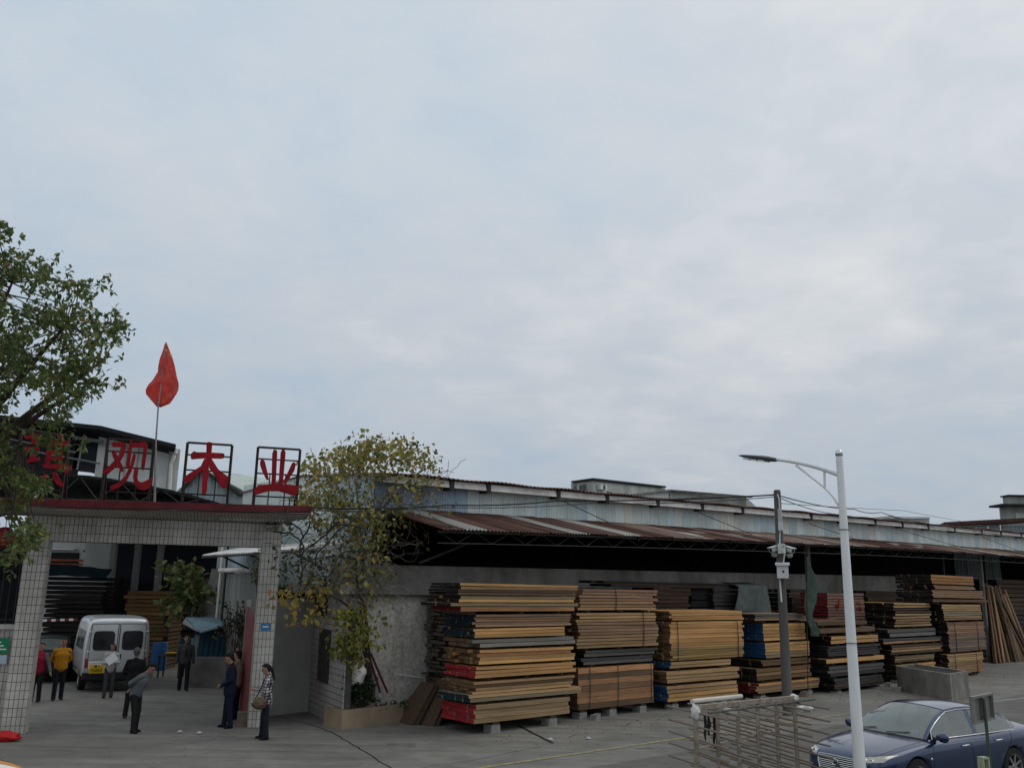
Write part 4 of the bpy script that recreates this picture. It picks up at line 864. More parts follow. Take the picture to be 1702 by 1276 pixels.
# planks leaning like a fan at the far right
k = 0
for i in range(46):
    t = i/45; bx = 1650+66*t+R_.uniform(-2, 2); by = 1102-5*t+R_.uniform(-1, 1); tx = 1636+30*t+R_.uniform(-4, 4); ty = 968+16*t+R_.uniform(-5, 14)
    B = ground(bx, by); Tp = onp(tx, ty, B+BV*.9, BV); c = vary(R_.choice([TAN, BRN, BRN, TAN, BRN, DBR, (.14, .10, .06)]), .25)
    d = Tp-B; o = bpy.data.objects.new('leaning_plank', BM['wood_end'][i % 3]); link(o); ln_ = d.length
    x = d.normalized(); y = BV.cross(x).normalized(); z = x.cross(y)
    mid = (B+Tp)/2+BV*R_.uniform(-.1, .12); w = R_.uniform(.14, .24)
    o.matrix_world = Matrix(((x.x*ln_, y.x*w, z.x*.04, mid.x), (x.y*ln_, y.y*w, z.y*.04, mid.y), (x.z*ln_, y.z*w, z.z*.04, mid.z), (0, 0, 0, 1)))
    o.color = (*c, 1); tag(o, 'long narrow plank in the fan of planks leaning right of the tallest stack', 'plank', 'fan of planks leaning at the far right')
# chips and blocks lying about
for (px, py, s, lab, m) in ((992, 1197, .32, 'grey concrete piece lying in front of the second stack', 'concrete_block'), (1480, 1141, .3, 'grey stone at the foot of the stack left of the trough', 'concrete_block'), (1466, 1156, .16, 'small pale stone lying in front of the concrete trough', 'concrete_block'),
        (1497, 1150, .35, 'flat grey stone leaning at the left foot of the trough', 'concrete_block'), (1340, 1158, .35, 'rough pinkish block at the foot of the dark-red-ended bundle', 'brick_brown')):
    P = ground(px, py); mb = MB(); a_ = R_.uniform(0, .5)+AZ; ex = Vector((cos(a_), sin(a_), 0)); ey = Vector((-sin(a_), cos(a_), 0)); mb.hexa([P, P+ex*s, P+ex*s+ey*s*.6, P+ey*s*.6], [P+ex*.02+Z3*s*.45, P+ex*s*.95+Z3*s*.5, P+ex*s+ey*s*.55+Z3*s*.42, P+ey*s*.6+Z3*s*.4]); solo(mb, 'stone', m, lab, 'stone', P)
for (px, py, lab) in ((299, 1217, 'crumpled white scrap on the ground inside the gate, left one'), (331, 1219, 'small white scrap on the ground inside the gate, right one'), (978, 1228, 'white scrap on the concrete in front of the second stack'), (345, 1138, 'pale crumpled wrapper by the trough behind the suited man'), (915, 1230, 'white speck of litter at the end of the drain slot')):
    P = ground(px, py); mb = MB(); mb.lathe(P, [(.02, .0), (.07, .02), (.05, .05), (.01, .06)], 5); solo(mb, 'litter', 'litter', lab, 'litter', P)

# ================================================================== concrete trough
A, B, C = W(18.2, -2.11), W(16.56, -4.75), W(18.5, -4.55)
D = A+(C-B); hgt = .86
tr = thing('concrete_trough', 'weathered hollow concrete trough standing in front of the timber behind the car', 'trough', B)
def wall(P, Q, inn, name='wall'):
    mb = MB(); mb.hexa([P, Q, Q+inn, P+inn], [x+Z3*hgt for x in (P, Q, Q+inn, P+inn)]); mb.build(name, 'concrete_old', tr)
e1 = (A-B).normalized(); e2 = (C-B).normalized()
wall(B, A, e2*.16); wall(C, D, -e2*.16); wall(B+e2*.163, C-e2*.163, e1*.16); wall(A+e2*.163, D-e2*.163, -e1*.16)
mb = MB(); mb.hexa([B+e2*.17+e1*.17, C-e2*.17+e1*.17, D-e2*.17-e1*.17, A+e2*.17-e1*.17], [x+Z3*.79 for x in (B+e2*.17+e1*.17, C-e2*.17+e1*.17, D-e2*.17-e1*.17, A+e2*.17-e1*.17)]); mb.build('fill', 'soil', tr)

# ================================================================== poles, lamp, wires
cp = ground(1310, 1188); cp.z = 0; cz = onp(1288, 814, cp, Vector((cp.x, cp.y, 0)).normalized()).z
cpl = thing('utility_pole', 'square grey concrete pole carrying cables and camera boxes in front of the blue-ended bundles', 'pole', cp)
tc_ = (EYE-cp); tc_.z = 0; tc_.normalize(); ts = Vector((-tc_.y, tc_.x, 0))        # ts points to the right in the picture
if ts.dot(RT) < 0: ts = -ts
def cpp(px, py): return onp(px, py, cp, tc_)
mb = MB(); mb.lathe(cp, [(.15, 0), (.105, cz-.05), (.085, cz)], 10); mb.build('shaft', 'pole_concrete', cpl, smooth=False)
mb = MB(); mb.tube([cpp(1292, 822)+tc_*.14, cpp(1295, 830)+tc_*.15, cpp(1297, 860)+tc_*.15, cpp(1296, 905)+tc_*.16], .022, 6); mb.tube([cpp(1296, 960)+tc_*.17, cpp(1299, 1000)+tc_*.18], .03, 6); mb.build('conduit', 'box_white', cpl)
def cbox(x0, y0, x1, y1, d, nm, label, m='box_white'):
    a, b = cpp(x0, y0), cpp(x1, y1); w = (b-a).dot(ts); h = a.z-b.z; P = a-Z3*h+tc_*.13; t = thing(nm, label, 'box', P)
    mb = MB(); mb.box(P, ts*w, tc_*d, Z3*h); mb.build('body', m, t)
    return P, w, h, t
P, w, h, t = cbox(1293, 869, 1302, 882, .12, 'junction_box', 'small white junction box high on the concrete pole')
mb = MB()
for k in range(4): mb.tube([P+ts*(w*(.15+.22*k))+tc_*.06+Z3*h, P+ts*(w*(.15+.22*k))+tc_*.06+Z3*(h+.42)], .012, 5)
mb.build('antenna', 'box_white', t)
P, w, h, t = cbox(1292.5, 904, 1306, 920, .16, 'control_box', 'white control box between the two cameras on the concrete pole')
mb = MB(); mb.bar(P+ts*w*.55+tc_*.164+Z3*h*.55, P+ts*w*.8+tc_*.164+Z3*h*.85, .05, .006); mb.build('marking', 'print_black', t)
P, w, h, t = cbox(1291, 939, 1311, 961, .32, 'equipment_cabinet', 'largest white cabinet with a sloped lid on the concrete pole')
mb = MB(); mb.hexa([P-ts*.04+Z3*h, P+ts*(w+.04)+Z3*h, P+ts*(w+.04)+tc_*.38+Z3*(h-.02), P-ts*.04+tc_*.38+Z3*(h-.02)], [P-ts*.04+Z3*(h+.08), P+ts*(w+.04)+Z3*(h+.08), P+ts*(w+.04)+tc_*.38+Z3*(h+.03), P-ts*.04+tc_*.38+Z3*(h+.03)]); mb.build('lid', 'box_white', t)
mb = MB(); mb.lathe(P+ts*w*.55+tc_*.32+Z3*h*.5, [(.035, 0), (.03, .015)], 10, axis=tc_); mb.build('lock', 'steel_dark', t)
mb = MB(); mb.tube([P+ts*w*.6+tc_*.15+Z3*(h+.05), P+ts*w*.75+tc_*.2+Z3*(h+.35), P+ts*w*.3+tc_*.2+Z3*(h+.5)], .02, 5); mb.build('cable', 'box_white', t)
for (px, py, dx, lab) in ((1287, 913, -.4, 'white camera pointing left on the concrete pole'), (1312, 914, .4, 'white camera pointing right on the concrete pole')):
    P = cpp(px, py)+tc_*.15; t = thing('security_camera', lab, 'camera', P); ax = (ts*dx*1.8+tc_*.7-Z3*.25).normalized()
    mb = MB(); mb.tube([P-ax*.14, P+ax*.14], .075, 10); mb.bar(P-ax*.16+Z3*.085, P+ax*.20+Z3*.085, .19, .02); mb.build('body', 'box_white', t)
    mb = MB(); mb.lathe(P+ax*.141, [(.06, 0), (.05, .012)], 10, axis=ax); mb.build('lens', 'window_dark', t)
    mb = MB(); mb.lathe(P-Z3*.23, [(.05, 0), (.09, .04), (.09, .10), (.05, .13)], 10); mb.tube([P-Z3*.12, P-ts*dx*.35-Z3*.16], .02, 5); mb.build('bracket', 'steel_grey', t)
# street lamp
lb = at(1429, 1276, 13.6); lb.z = 0
lt = thing('street_lamp', 'tall white street lamp with a curved arm in front of the blue car', 'street lamp', lb)
lz = onp(1398, 748, lb, Vector((lb.x, lb.y, 0)).normalized()).z
mb = MB(); mb.lathe(lb, [(.11, -.0), (.085, 1.2), (.052, lz-.12), (.05, lz-.1)], 14); mb.build('pole', 'lamp_white', lt, smooth=False)
mb = MB(); mb.lathe(lb+Z3*(lz-.11), [(.03, 0), (.055, .03), (.06, .07), (.045, .11), (.01, .125)], 12); mb.build('finial', 'chrome', lt, smooth=True)
def lpx(x, y): return onp(x, y, lb, BU)
def curve(P, n=8):
    P = [Vector(p) for p in P]; out = []
    for i in range(len(P)-1):
        a = P[max(i-1, 0)]; b = P[i]; c = P[i+1]; d = P[min(i+2, len(P)-1)]
        for k in range(n):
            t = k/n; out.append(.5*((2*b)+(c-a)*t+(2*a-5*b+4*c-d)*t*t+(3*b-a-3*c+d)*t**3))
    out.append(P[-1]); return out
mb = MB(); cpts = curve([lpx(1395, 789), lpx(1360, 777), lpx(1322, 768), lpx(1288, 763)]); mb.tube(cpts, [.038-.012*i/len(cpts) for i in range(len(cpts))], 8); mb.build('arm', 'lamp_white', lt, smooth=True)
mb = MB(); mb.tube(curve([lpx(1398, 848), lpx(1385, 826), lpx(1368, 808), lpx(1323, 773)]), .018, 6); mb.bar(lpx(1370, 782), lpx(1371, 811), .03); mb.build('brace', 'lamp_white', lt)
a, b = lpx(1291, 764), lpx(1229, 757); ax = (b-a).normalized(); sd_ = BU; up = sd_.cross(ax).normalized()
if up.z < 0: up = -up
mb = MB()
def f(i, j):
    s = i/8; w = (.05, .11, .13, .135, .14, .14, .13, .10, .03)[i]; t = 2*pi*j/10; th = (.03, .04, .045, .045, .04, .035, .03, .025, .01)[i]
    return a.lerp(b, s)+sd_*(w*cos(t))+up*(th*sin(t)-.0)
mb.grid(f, 8, 10); mb.build('lamp_head', 'lamp_head', lt, smooth=True)
mb = MB()
for k in range(3): mb.box(a.lerp(b, .25+.2*k)-sd_*.09-up*.055, ax*.12, sd_*.18, up*.02)
mb.build('light_panel', 'chrome', lt)
mb = MB(); q = lpx(1402.5, 880); mb.tube([q+Vector((.075*cos(t), .075*sin(t), 0)) for t in [2*pi*i/12 for i in range(13)]], .006, 4); q = Vector((lb.x, lb.y, onp(1413, 1068, lb, Vector((lb.x, lb.y, 0)).normalized()).z)); mb.tube([q+Vector((.092*cos(t), .092*sin(t), 0)) for t in [2*pi*i/12 for i in range(13)]], .006, 4); mb.build('wire_band', 'cable_black', lt)
# cables
def wire(P, label, r=.012, sag=.0, n=14, name='cable', grp='overhead cables'):
    out = []
    for i in range(len(P)-1):
        for k in range(n):
            t = k/n; out.append(P[i].lerp(P[i+1], t)-Z3*(sag*4*t*(1-t)))
    out.append(P[-1]); mb = MB(); mb.tube(out, r, 4); solo(mb, name, 'cable_black', label, 'cable', P[0], grp)
top = cpp(1290, 822)
wire([G(.7, -.92, 5.3), onv and onp(745, 839, W(0, 2.5), BV), onp(925, 832, W(0, 2.5), BV), top], 'thick black cable running from the gate canopy past the creeper to the concrete pole', .022, .06)
wire([G(.7, -.92, 5.24), onp(700, 842, W(0, 2.2), BV), onp(985, 836, W(0, 2.5), BV), top-Z3*.06], 'thin black cable just below the thick one, from the canopy to the concrete pole', .012, .08)
wire([G(-6, -.95, 5.08), G(-2.5, -.96, 5.12), G(.7, -.95, 5.2)], 'black cable lying along the front edge of the red canopy', .014, .03)
wire([top, onp(1420, 846, W(0, 2.5), BV), onp(1464, 851, W(0, 2.5), BV), onp(1560, 872, W(0, 2.5), BV), onp(1720, 893, W(0, 2.5), BV)], 'black cable running right from the concrete pole across the street lamp', .018, .10)
wire([top-Z3*.05, onp(1400, 855, W(0, 2.5), BV), onp(1480, 857, W(0, 2.5), BV), onp(1580, 880, W(0, 2.5), BV)], 'second cable running right from the concrete pole, slightly lower', .014, .12)
wire([top+Z3*.02, onp(1200, 823, W(0, 6), BV), onp(1060, 830, W(0, 7), BV)], 'thin cable running left from the pole over the warehouse gutter', .012, .05)
wire([top-Z3*.25, onp(1500, 848, W(0, 3), BV), onp(1700, 884, W(0, 3.6), BV)], 'faint straight cable leaving the pole to the right below the others', .01, .02)
for i, (x0, y0, x1, y1) in enumerate(((935, 832, 1012, 868), (1160, 851, 1250, 888), (1345, 870, 1450, 905), (1494, 880, 1600, 910), (1632, 892, 1720, 925))):
    wire([onp(x0, y0, W(0, 3.55), BV), onp(x1, y1, W(0, 1.9), BV)], 'slanting stay wire from the gutter to the rusty roof, number %s from the creeper' % ('one', 'two', 'three', 'four', 'five')[i], .014, 0, 3, 'stay_wire', 'stay wires of the clerestory')
# green flag among the stacks
def gp_(x, y): return onp(x, y, W(0, -1.3), BV)
gt = thing('green_flag', 'limp grey-green flag hanging on a thin pole among the timber stacks', 'flag', gp_(1341, 1062))
mb = MB(); mb.tube([gp_(1343, 1150), gp_(1340, 922)], .016, 6); mb.build('pole', 'steel_dark', gt)
L_ = [(925, 1341), (945, 1340), (970, 1339), (1000, 1340), (1020, 1341), (1040, 1341), (1050, 1346), (1057, 1350)]
Rr = [(925, 1342), (945, 1347), (970, 1356), (980, 1358), (995, 1352), (1020, 1355), (1048, 1359), (1056, 1357)]
mb = MB()
def f(i, j):
    s = i/28*7; k = min(6, int(s)); q = s-k; y = L_[k][0]*(1-q)+L_[k+1][0]*q; xl = L_[k][1]*(1-q)+L_[k+1][1]*q; xr = Rr[k][1]*(1-q)+Rr[k+1][1]*q; t = j/8
    return gp_(xl*(1-t)+xr*t, y)-BV*(.10*sin(t*6+i*.35)*min(1, i/8)+.02)
mb.grid(f, 28, 8); o = mb.build('cloth', 'flag_green', gt, smooth=True); o.modifiers.new('s', 'SOLIDIFY').thickness = .006

# ================================================================== metal drying rack
P1 = ground(1156, 1175, 1.9); P2 = ground(1320, 1159, 1.9); P1.z = P2.z = 0
rd = (P2-P1).normalized(); rp = Vector((rd.y, -rd.x, 0)); rl = (P2-P1).length
rk = thing('metal_rack', 'beige metal drying rack with rows of horizontal rods beside the blue car', 'rack', P1.lerp(P2, .5))
for k in range(6):
    p = P1.lerp(P2, k/5); mb = MB(); w = .062 if k == 0 else .05
    mb.bar(p+Z3*.12, p+Z3*1.9, w); mb.build('post', 'rack_metal', rk)
mb = MB(); mb.bar(P1+Z3*1.9, P2+Z3*1.9, .06, .06); mb.build('top_rail', 'rack_metal', rk)
mb = MB(); mb.bar(P1+Z3*1.35-rp*.05, P2.lerp(P1, .25)+Z3*1.45-rp*.05, .05, .03); mb.build('mid_rail', 'rack_metal', rk); mb = MB(); mb.bar(P1+Z3*.25, P2+Z3*.25, .05); mb.build('bottom_rail', 'rack_metal', rk)
mb = MB(); mb.tube([Vector((0, -.5, 0)), Vector((0, .5, 0))], 1, 6); rodme = mb.mesh('rod', 'rod_metal')
ra = atan2(-rp.x, rp.y)
ra = atan2(-.94, .34)-pi/2
for k in range(6):
    for j in range(10):
        p = P1.lerp(P2, k/5)+rd*.035
        inst('rod', rodme, rk, p+Z3*(1.82-.165*j+R_.uniform(-.008, .008))-rk.location-rp*.02, (R_.uniform(-.012, .012), 0, ra+R_.uniform(-.015, .015)), (.0155, 1.52, .0155))
for q in (-.6, .6):
    mb = MB(); mb.bar(P1.lerp(P2, .5)+Z3*.10-rd*rl*.55+rp*q, P1.lerp(P2, .5)+Z3*.10+rd*rl*.55+rp*q, .05); mb.build('base_rail', 'rack_metal', rk)
for k in (0, 5):
    mb = MB(); p = P1.lerp(P2, k/5); mb.bar(p+Z3*.11-rp*.62, p+Z3*.11+rp*.62, .05); mb.build('base_rail', 'rack_metal', rk)
for k in (0, 5):
    for q in (-.58, .58):
        p = P1.lerp(P2, k/5)+rp*q; mb = MB(); mb.lathe(p+Vector((0, 0, .05))-rd*.02, [(.05, 0), (.05, .04)], 10, axis=rd); mb.build('caster', 'tyre', rk)
# things lying on the rack
a = onp(1150, 1165, P1-rp*.35, rp); b = onp(1232, 1156.5, P1-rp*.35, rp)
mb = MB(); mb.tube([a, b], .035, 8); pp = solo(mb, 'padded_tube', 'pipe_white', 'cream padded tube lying across the rods at the back of the rack', 'tube', a)
mb = MB(); mb.tube([ground(1178, 1184, 1.86), ground(1355, 1161, 1.86)], .017, 6); solo(mb, 'wooden_stick', 'wood_grey', 'long thin brown stick lying across the rods of the rack', 'stick', ground(1178, 1184, 1.86))
def blob(c, r, name, m, lab, cat, sc=(1, 1, 1), seed=0):
    bm = bmesh.new(); bmesh.ops.create_icosphere(bm, subdivisions=3, radius=1); rr = random.Random(seed); ph = [rr.uniform(0, 6) for _ in range(6)]
    for v_ in bm.verts:
        n = v_.co.copy(); k = 1+.14*sin(5*n.x+ph[0])*sin(6*n.z+ph[1])+.10*sin(11*n.y+ph[2]+4*n.z)+.06*sin(17*n.x+9*n.z+ph[3]); v_.co = Vector((n.x*sc[0], n.y*sc[1], n.z*sc[2]))*r*k
    me = bpy.data.meshes.new(name); bm.to_mesh(me); bm.free(); me.materials.append(MATS[m]); me.polygons.foreach_set('use_smooth', [True]*len(me.polygons))
    o = bpy.data.objects.new(name, me); link(o); o.location = c; return tag(o, lab, cat)
blob(P1+Z3*1.84, .068, 'cloth_wrap', 'cloth_white', 'white cloth wrapped round the left top corner of the rack', 'cloth', (.9, .9, 1.5), 1)
blob(P2+Z3*1.9, .06, 'cloth_wrap', 'cloth_white', 'white cloth wrapped round the right top corner of the rack', 'cloth', (1.1, .9, .9), 2)
blob(onp(1338, 1177, P2-rp*.2, rp), .10, 'plastic_bag', 'cloth_white', 'white plastic bag hanging at the right end of the rack', 'bag', (1.2, .7, .62), 3)
blob(onp(1213, 1182, P1+rp*.1, rp), .07, 'plastic_bag', 'cloth_white', 'small white plastic bag among the rods in the middle of the rack', 'bag', (1.5, .6, .6), 4)
mb = MB()
for k, (x, y0, y1) in enumerate(((1171, 1187, 1230), (1186, 1188, 1243), (1177, 1190, 1222))):
    a = onp(x, y0, P1-rp*.05, rp); b = onp(x+2, y1, P1-rp*.05, rp); mb.tube([a, a.lerp(b, .4)+rd*.02, a.lerp(b, .75)-rd*.015, b], [.016, .026, .018, .008], 5)
solo(mb, 'rag', 'plastic_black', 'dark rags hanging down behind the left end of the rack', 'rag', onp(1171, 1230, P1-rp*.05, rp))

# ================================================================== sign seen from behind, low wall with plant at the lower right
sp = at(1639, 1240, 13.6); sp.z = 0
st = thing('sign_board', 'small framed sign seen from behind on a thin green pole before the car', 'sign', sp)
sdir = (at(1650, 1147, 14.1)-at(1615, 1161, 13.45)); sdir.z = 0; sdir.normalize(); sn = Vector((sdir.y, -sdir.x, 0))
tl, tr_ = onp(1615.5, 1161, sp, sn), onp(1648, 1147, sp, sn); w = (tr_-tl).dot(sdir); zt = (tl.z+tr_.z)/2; hgt = .375; Pc = Vector((tl.x, tl.y, zt-hgt))
mb = MB(); mb.box(Pc-sn*.03, sdir*w, -sn*.012, Z3*hgt); mb.build('panel', 'sign_back', st)
mb = MB()
for (u0, u1, z0, z1) in ((0, .03, 0, hgt), (w-.03, w, 0, hgt), (.031, w-.031, 0, .03), (.031, w-.031, hgt-.03, hgt), (w/2-.025, w/2+.025, .031, hgt-.031)):
    mb.box(Pc+sdir*u0+Z3*z0-sn*.028, sdir*(u1-u0), sn*.045, Z3*(z1-z0))
mb.build('frame', 'sign_back', st)
mb = MB(); mb.tube([sp+sn*.03, Vector((sp.x, sp.y, zt-.05))+sn*.03], .022, 8); mb.build('pole', 'pole_green', st)
lw = at(1660, 1276, 13.3); lw.z = 0
mb = MB(); mb.box(lw-BU*.6-BV*.35, BU*3, BV*.7, (0, 0, .70)); solo(mb, 'low_wall', 'concrete_old', 'low concrete plant bed at the lower right corner before the car', 'wall', lw)
bb = onp(1640, 1276, lw, Vector((0, 1, 0))); bz = onp(1636, 1258, lw, Vector((0, 1, 0))).z; bt = Vector((bb.x, lw.y, .70))
mb = MB(); ex = Vector((.95, .3, 0)); ey = Vector((-.3, .95, 0)); hh = bz-.70
c0 = bt-ex*.055
for (x0, x1, z0, z1) in ((0, .025, 0, hh), (.095, .12, 0, hh), (.026, .094, 0, .025), (.026, .094, hh-.025, hh), (.026, .094, hh*.5-.012, hh*.5+.012)): mb.box(c0+ex*x0+Z3*z0, ex*(x1-x0), ey*.1, Z3*(z1-z0))
solo(mb, 'breeze_block', 'breeze_block', 'pale green hollow block at the lower right, at the foot of the sign pole', 'block', c0)

# sawdust, splinters and grit swept along the foot of the stacks
mb = MB()
for i in range(900):
    u_ = R_.uniform(-1, 30); v_ = -1.3-abs(R_.gauss(0, 1))*1.1 if i % 3 else R_.uniform(-3.6, -.4); s = R_.uniform(.010, .032); a_ = R_.uniform(0, pi); P = W(u_, v_, .006); ex = Vector((cos(a_), sin(a_), 0))*s*R_.uniform(1, 3); ey = Vector((-sin(a_), cos(a_), 0))*s*.5
    mb.cur = R_.randrange(3); mb.hexa([P, P+ex, P+ex+ey, P+ey], [P+Z3*s*.4, P+ex+Z3*s*.3, P+ex+ey+Z3*s*.4, P+ey+Z3*s*.3])
o = mb.build('wood_chips', ['wood_brown_slab', 'concrete_block', 'plaster_tan']); tag(o, 'splinters and grit scattered on the ground before the timber stacks', 'debris', None, 'stuff')
mb = MB()
for i in range(260):
    P = ground(R_.uniform(40, 640), R_.uniform(1165, 1276), .006); s = R_.uniform(.006, .018); mb.cur = 0; mb.lathe(P, [(s, 0), (s*.7, s*.5)], 4)
o = mb.build('grit', ['concrete_block', 'wood_brown_slab']); tag(o, 'fine grit and dead leaves scattered over the yard floor inside the gate', 'debris', None, 'stuff')
# ================================================================== VEHICLES
def loft(rings, closed=True):
    bm = bmesh.new(); R = [[bm.verts.new(p) for p in r] for r in rings]; n = len(rings[0])
    for a, b in zip(R[:-1], R[1:]):
        for k in range(n if closed else n-1): bm.faces.new((a[k], a[(k+1) % n], b[(k+1) % n], b[k]))
    bm.faces.new(R[0][::-1]); bm.faces.new(R[-1]); bmesh.ops.recalc_face_normals(bm, faces=bm.faces); return bm
def evaluated(bm, subsurf=0, cutters=(), name='body'):
    me = bpy.data.meshes.new(name); bm.to_mesh(me); bm.free(); o = bpy.data.objects.new(name, me); COL.objects.link(o); tmp = []
    if subsurf: m = o.modifiers.new('s', 'SUBSURF'); m.levels = m.render_levels = subsurf
    for c in cutters:
        cm = c.mesh('cut', 'black_trim'); co = bpy.data.objects.new('cut', cm); COL.objects.link(co); tmp.append(co); bpy.context.view_layer.update()
        b = o.modifiers.new('b', 'BOOLEAN'); b.operation = 'DIFFERENCE'; b.solver = 'EXACT'; b.object = co
    dg = bpy.context.evaluated_depsgraph_get(); dg.update(); r = bpy.data.meshes.new_from_object(o.evaluated_get(dg)); r.name = name
    bpy.data.objects.remove(o)
    for t in tmp: bpy.data.objects.remove(t)
    return r
def part(me, name, m, parent, smooth=True, loc=(0, 0, 0)):
    me.materials.clear(); me.materials.append(MATS[m])
    if smooth: me.polygons.foreach_set('use_smooth', [True]*len(me.polygons)); me.polygons.foreach_set('material_index', [0]*len(me.polygons))
    o = bpy.data.objects.new(name, me); link(o, parent); o.location = loc; return o
class Surf:
    def __init__(s, me): s.t = BVHTree.FromPolygons([v.co.copy() for v in me.vertices], [tuple(p.vertices) for p in me.polygons])
    def hit(s, o, d): return s.t.ray_cast(Vector(o), Vector(d).normalized())
def inside(poly, x, y):
    r = False; j = len(poly)-1
    for i in range(len(poly)):
        if (poly[i][1] > y) != (poly[j][1] > y) and x < (poly[j][0]-poly[i][0])*(y-poly[i][1])/(poly[j][1]-poly[i][1])+poly[i][0]: r = not r
        j = i
    return r
def patch(S, poly, frm, d, off=.006, n=10, thick=.004):
    """a piece lying on the body: a quad outline (four corners, bilinear) thrown along d onto the surface; frm(a,b) gives the start"""
    mb = MB(); d = Vector(d)
    q = [Vector((*p, 0)) for p in poly]
    def f(i, j):
        s, t = i/n, j/n; c = (q[0]*(1-s)+q[1]*s)*(1-t)+(q[3]*(1-s)+q[2]*s)*t
        o = Vector(frm(c.x, c.y)); h, nn, _, _ = S.hit(o, d)
        if h is None: h = o+d*2.2
        return h-d*off
    mb.grid(f, n, n); return mb
def wheel(parent, P, r, w, side, rim=.68, spokes=7):
    P = Vector(P); t = bpy.data.objects.new('wheel', None); link(t, parent); t.location = P
    ax = Vector((0, side, 0))
    mb = MB(); mb.lathe((0, 0, 0), [(r*rim, -w), (r*.93, -w), (r, -w*.8), (r, -w*.15), (r*.95, -.005), (r*rim, 0), (r*rim, -w*.3)], 28, axis=ax); o = mb.build('tyre', 'tyre', t, smooth=False, fix=False)
    mb = MB(); mb.lathe((0, 0, 0), [(r*rim, -w*.9), (r*rim*.99, -.004), (r*rim*.92, -.012), (r*rim*.90, -w*.5), (r*.1, -w*.55)], 28, axis=ax); mb.lathe(ax*-.03, [(r*.17, 0), (r*.14, .02)], 12, axis=ax)
    for k in range(spokes):
        a = 2*pi*k/spokes; dr = Vector((cos(a), 0, sin(a))); mb.bar(ax*-.028+dr*r*.1, ax*-.022+dr*r*rim*.95, r*.12, .02, up=(0, 1, 0))
    mb.build('rim', 'rim_alloy', t, fix=False); return t
def sedan(root, paint='car_paint', detail=True):
    # stations: x, half width, sill z, shoulder z, centre z
    st = [(2.42, .42, .34, .52, .56), (2.36, .66, .24, .62, .67), (2.22, .80, .20, .69, .755), (1.9, .885, .18, .76, .84), (1.5, .905, .17, .83, .905), (1.05, .91, .17, .885, .965), (.5, .91, .17, .905, .98), (-.3, .91, .17, .925, .99),
          (-1.0, .91, .17, .945, 1.0), (-1.5, .91, .18, .965, 1.03), (-1.9, .89, .20, .975, 1.075), (-2.22, .84, .24, .965, 1.075), (-2.38, .74, .30, .90, .98), (-2.43, .55, .36, .80, .86)]
    rings = []
    for x, w, zb, zs, zc in st:
        h = [(0, zb), (w*.75, zb), (w*.96, zb+.05), (w, zb+.22*(zs-zb)/.6), (w*1.0, zb+.62*(zs-zb)), (w*.985, zs-.07), (w*.93, zs), (w*.80, zs+(zc-zs)*.42), (w*.45, zs+(zc-zs)*.86), (0, zc)]
        rings.append([(x, y, z) for y, z in h]+[(x, -y, z) for y, z in h[-2:0:-1]])
    cut = []
    for wx in (1.385, -1.39):
        for s in (1, -1): c = MB(); c.lathe((wx, s*.6, .33), [(.375, 0), (.375, .5)], 28, axis=(0, s, 0)); cut.append(c)
    body = evaluated(loft(rings), 2, cut); part(body, 'body', paint, root)
    S = Surf(body); left = lambda a, b: (a, 2, b); front = lambda a, b: (4, a, b); above = lambda a, b: (a, b, 3)
    # greenhouse: windscreen, roof, rear glass, pillars and side glass as curved sheets
    def ws(s, t):      # s across -1..1, t 0 bottom 1 top
        xb, xt = 1.16-.20*s*s, .27-.10*s*s; yb, yt = .765, .60
        return Vector((xb*(1-t)+xt*t+.03*sin(pi*t), s*(yb*(1-t)+yt*t), (.955-.03*s*s)*(1-t)+(1.43-.06*s*s)*t+.045*sin(pi*t)))
    def rf(s, t):      # roof t 0 front 1 rear
        x = .27-.10*s*s-t*(1.42-.10*s*s-.08*s*s); return Vector((x, s*(.60+.015*sin(pi*t)), 1.43-.06*s*s+.05*sin(pi*(t*.9+.05))-.035*t))
    def rg(s, t):      # rear glass t 0 top 1 bottom
        a = rf(s, 1); b = Vector((-2.02+.16*s*s, s*.66, 1.045-.03*s*s)); return a.lerp(b, t)+Vector((0, 0, .05*sin(pi*t)))
    def side(sg):
        top = [ws(sg, 0), ws(sg, .25), ws(sg, .5), ws(sg, .75), ws(sg, 1), rf(sg, .25), rf(sg, .5), rf(sg, .75), rf(sg, 1), rg(sg, .33), rg(sg, .66), rg(sg, 1)]
        n = len(top); return top, [Vector((p.x, sg*(.82-.02*(abs(p.x+.3)/1.6)**2*1.5), .935+.012*(.3-p.x))) for p in top]
    def surf(fn, nu=12, nv=10, off=0, s0=-1, s1=1, t0=0, t1=1):
        mb = MB(); mb.grid(lambda i, j: fn(s0+(s1-s0)*i/nu, t0+(t1-t0)*j/nv)+Vector((0, 0, off)), nu, nv); return mb
    surf(rf).build('roof', paint, root, smooth=True, fix=False)
    surf(ws, s0=-.93, s1=.93, t0=.02, t1=.97).build('windscreen', 'car_glass', root, smooth=True, fix=False)
    surf(rg, s0=-.9, s1=.9, t0=.06, t1=.95).build('rear_window', 'car_glass', root, smooth=True, fix=False)
    mb = MB()
    for sg in (1, -1):
        for (fn, s0, s1, t0, t1) in ((ws, .93*sg, 1.0*sg, 0, 1), (rg, .9*sg, sg, 0, 1)):
            b = len(mb.v); mb.grid(lambda i, j: fn(s0+(s1-s0)*i/2, t0+(t1-t0)*j/10), 2, 10)
    for (fn, t0, t1) in ((ws, .97, 1), (rg, 0, .06), (rg, .95, 1)): mb.grid(lambda i, j: fn(-1+2*i/12, t0+(t1-t0)*j), 12, 1)
    mb.build('pillars', paint, root, smooth=True, fix=False)
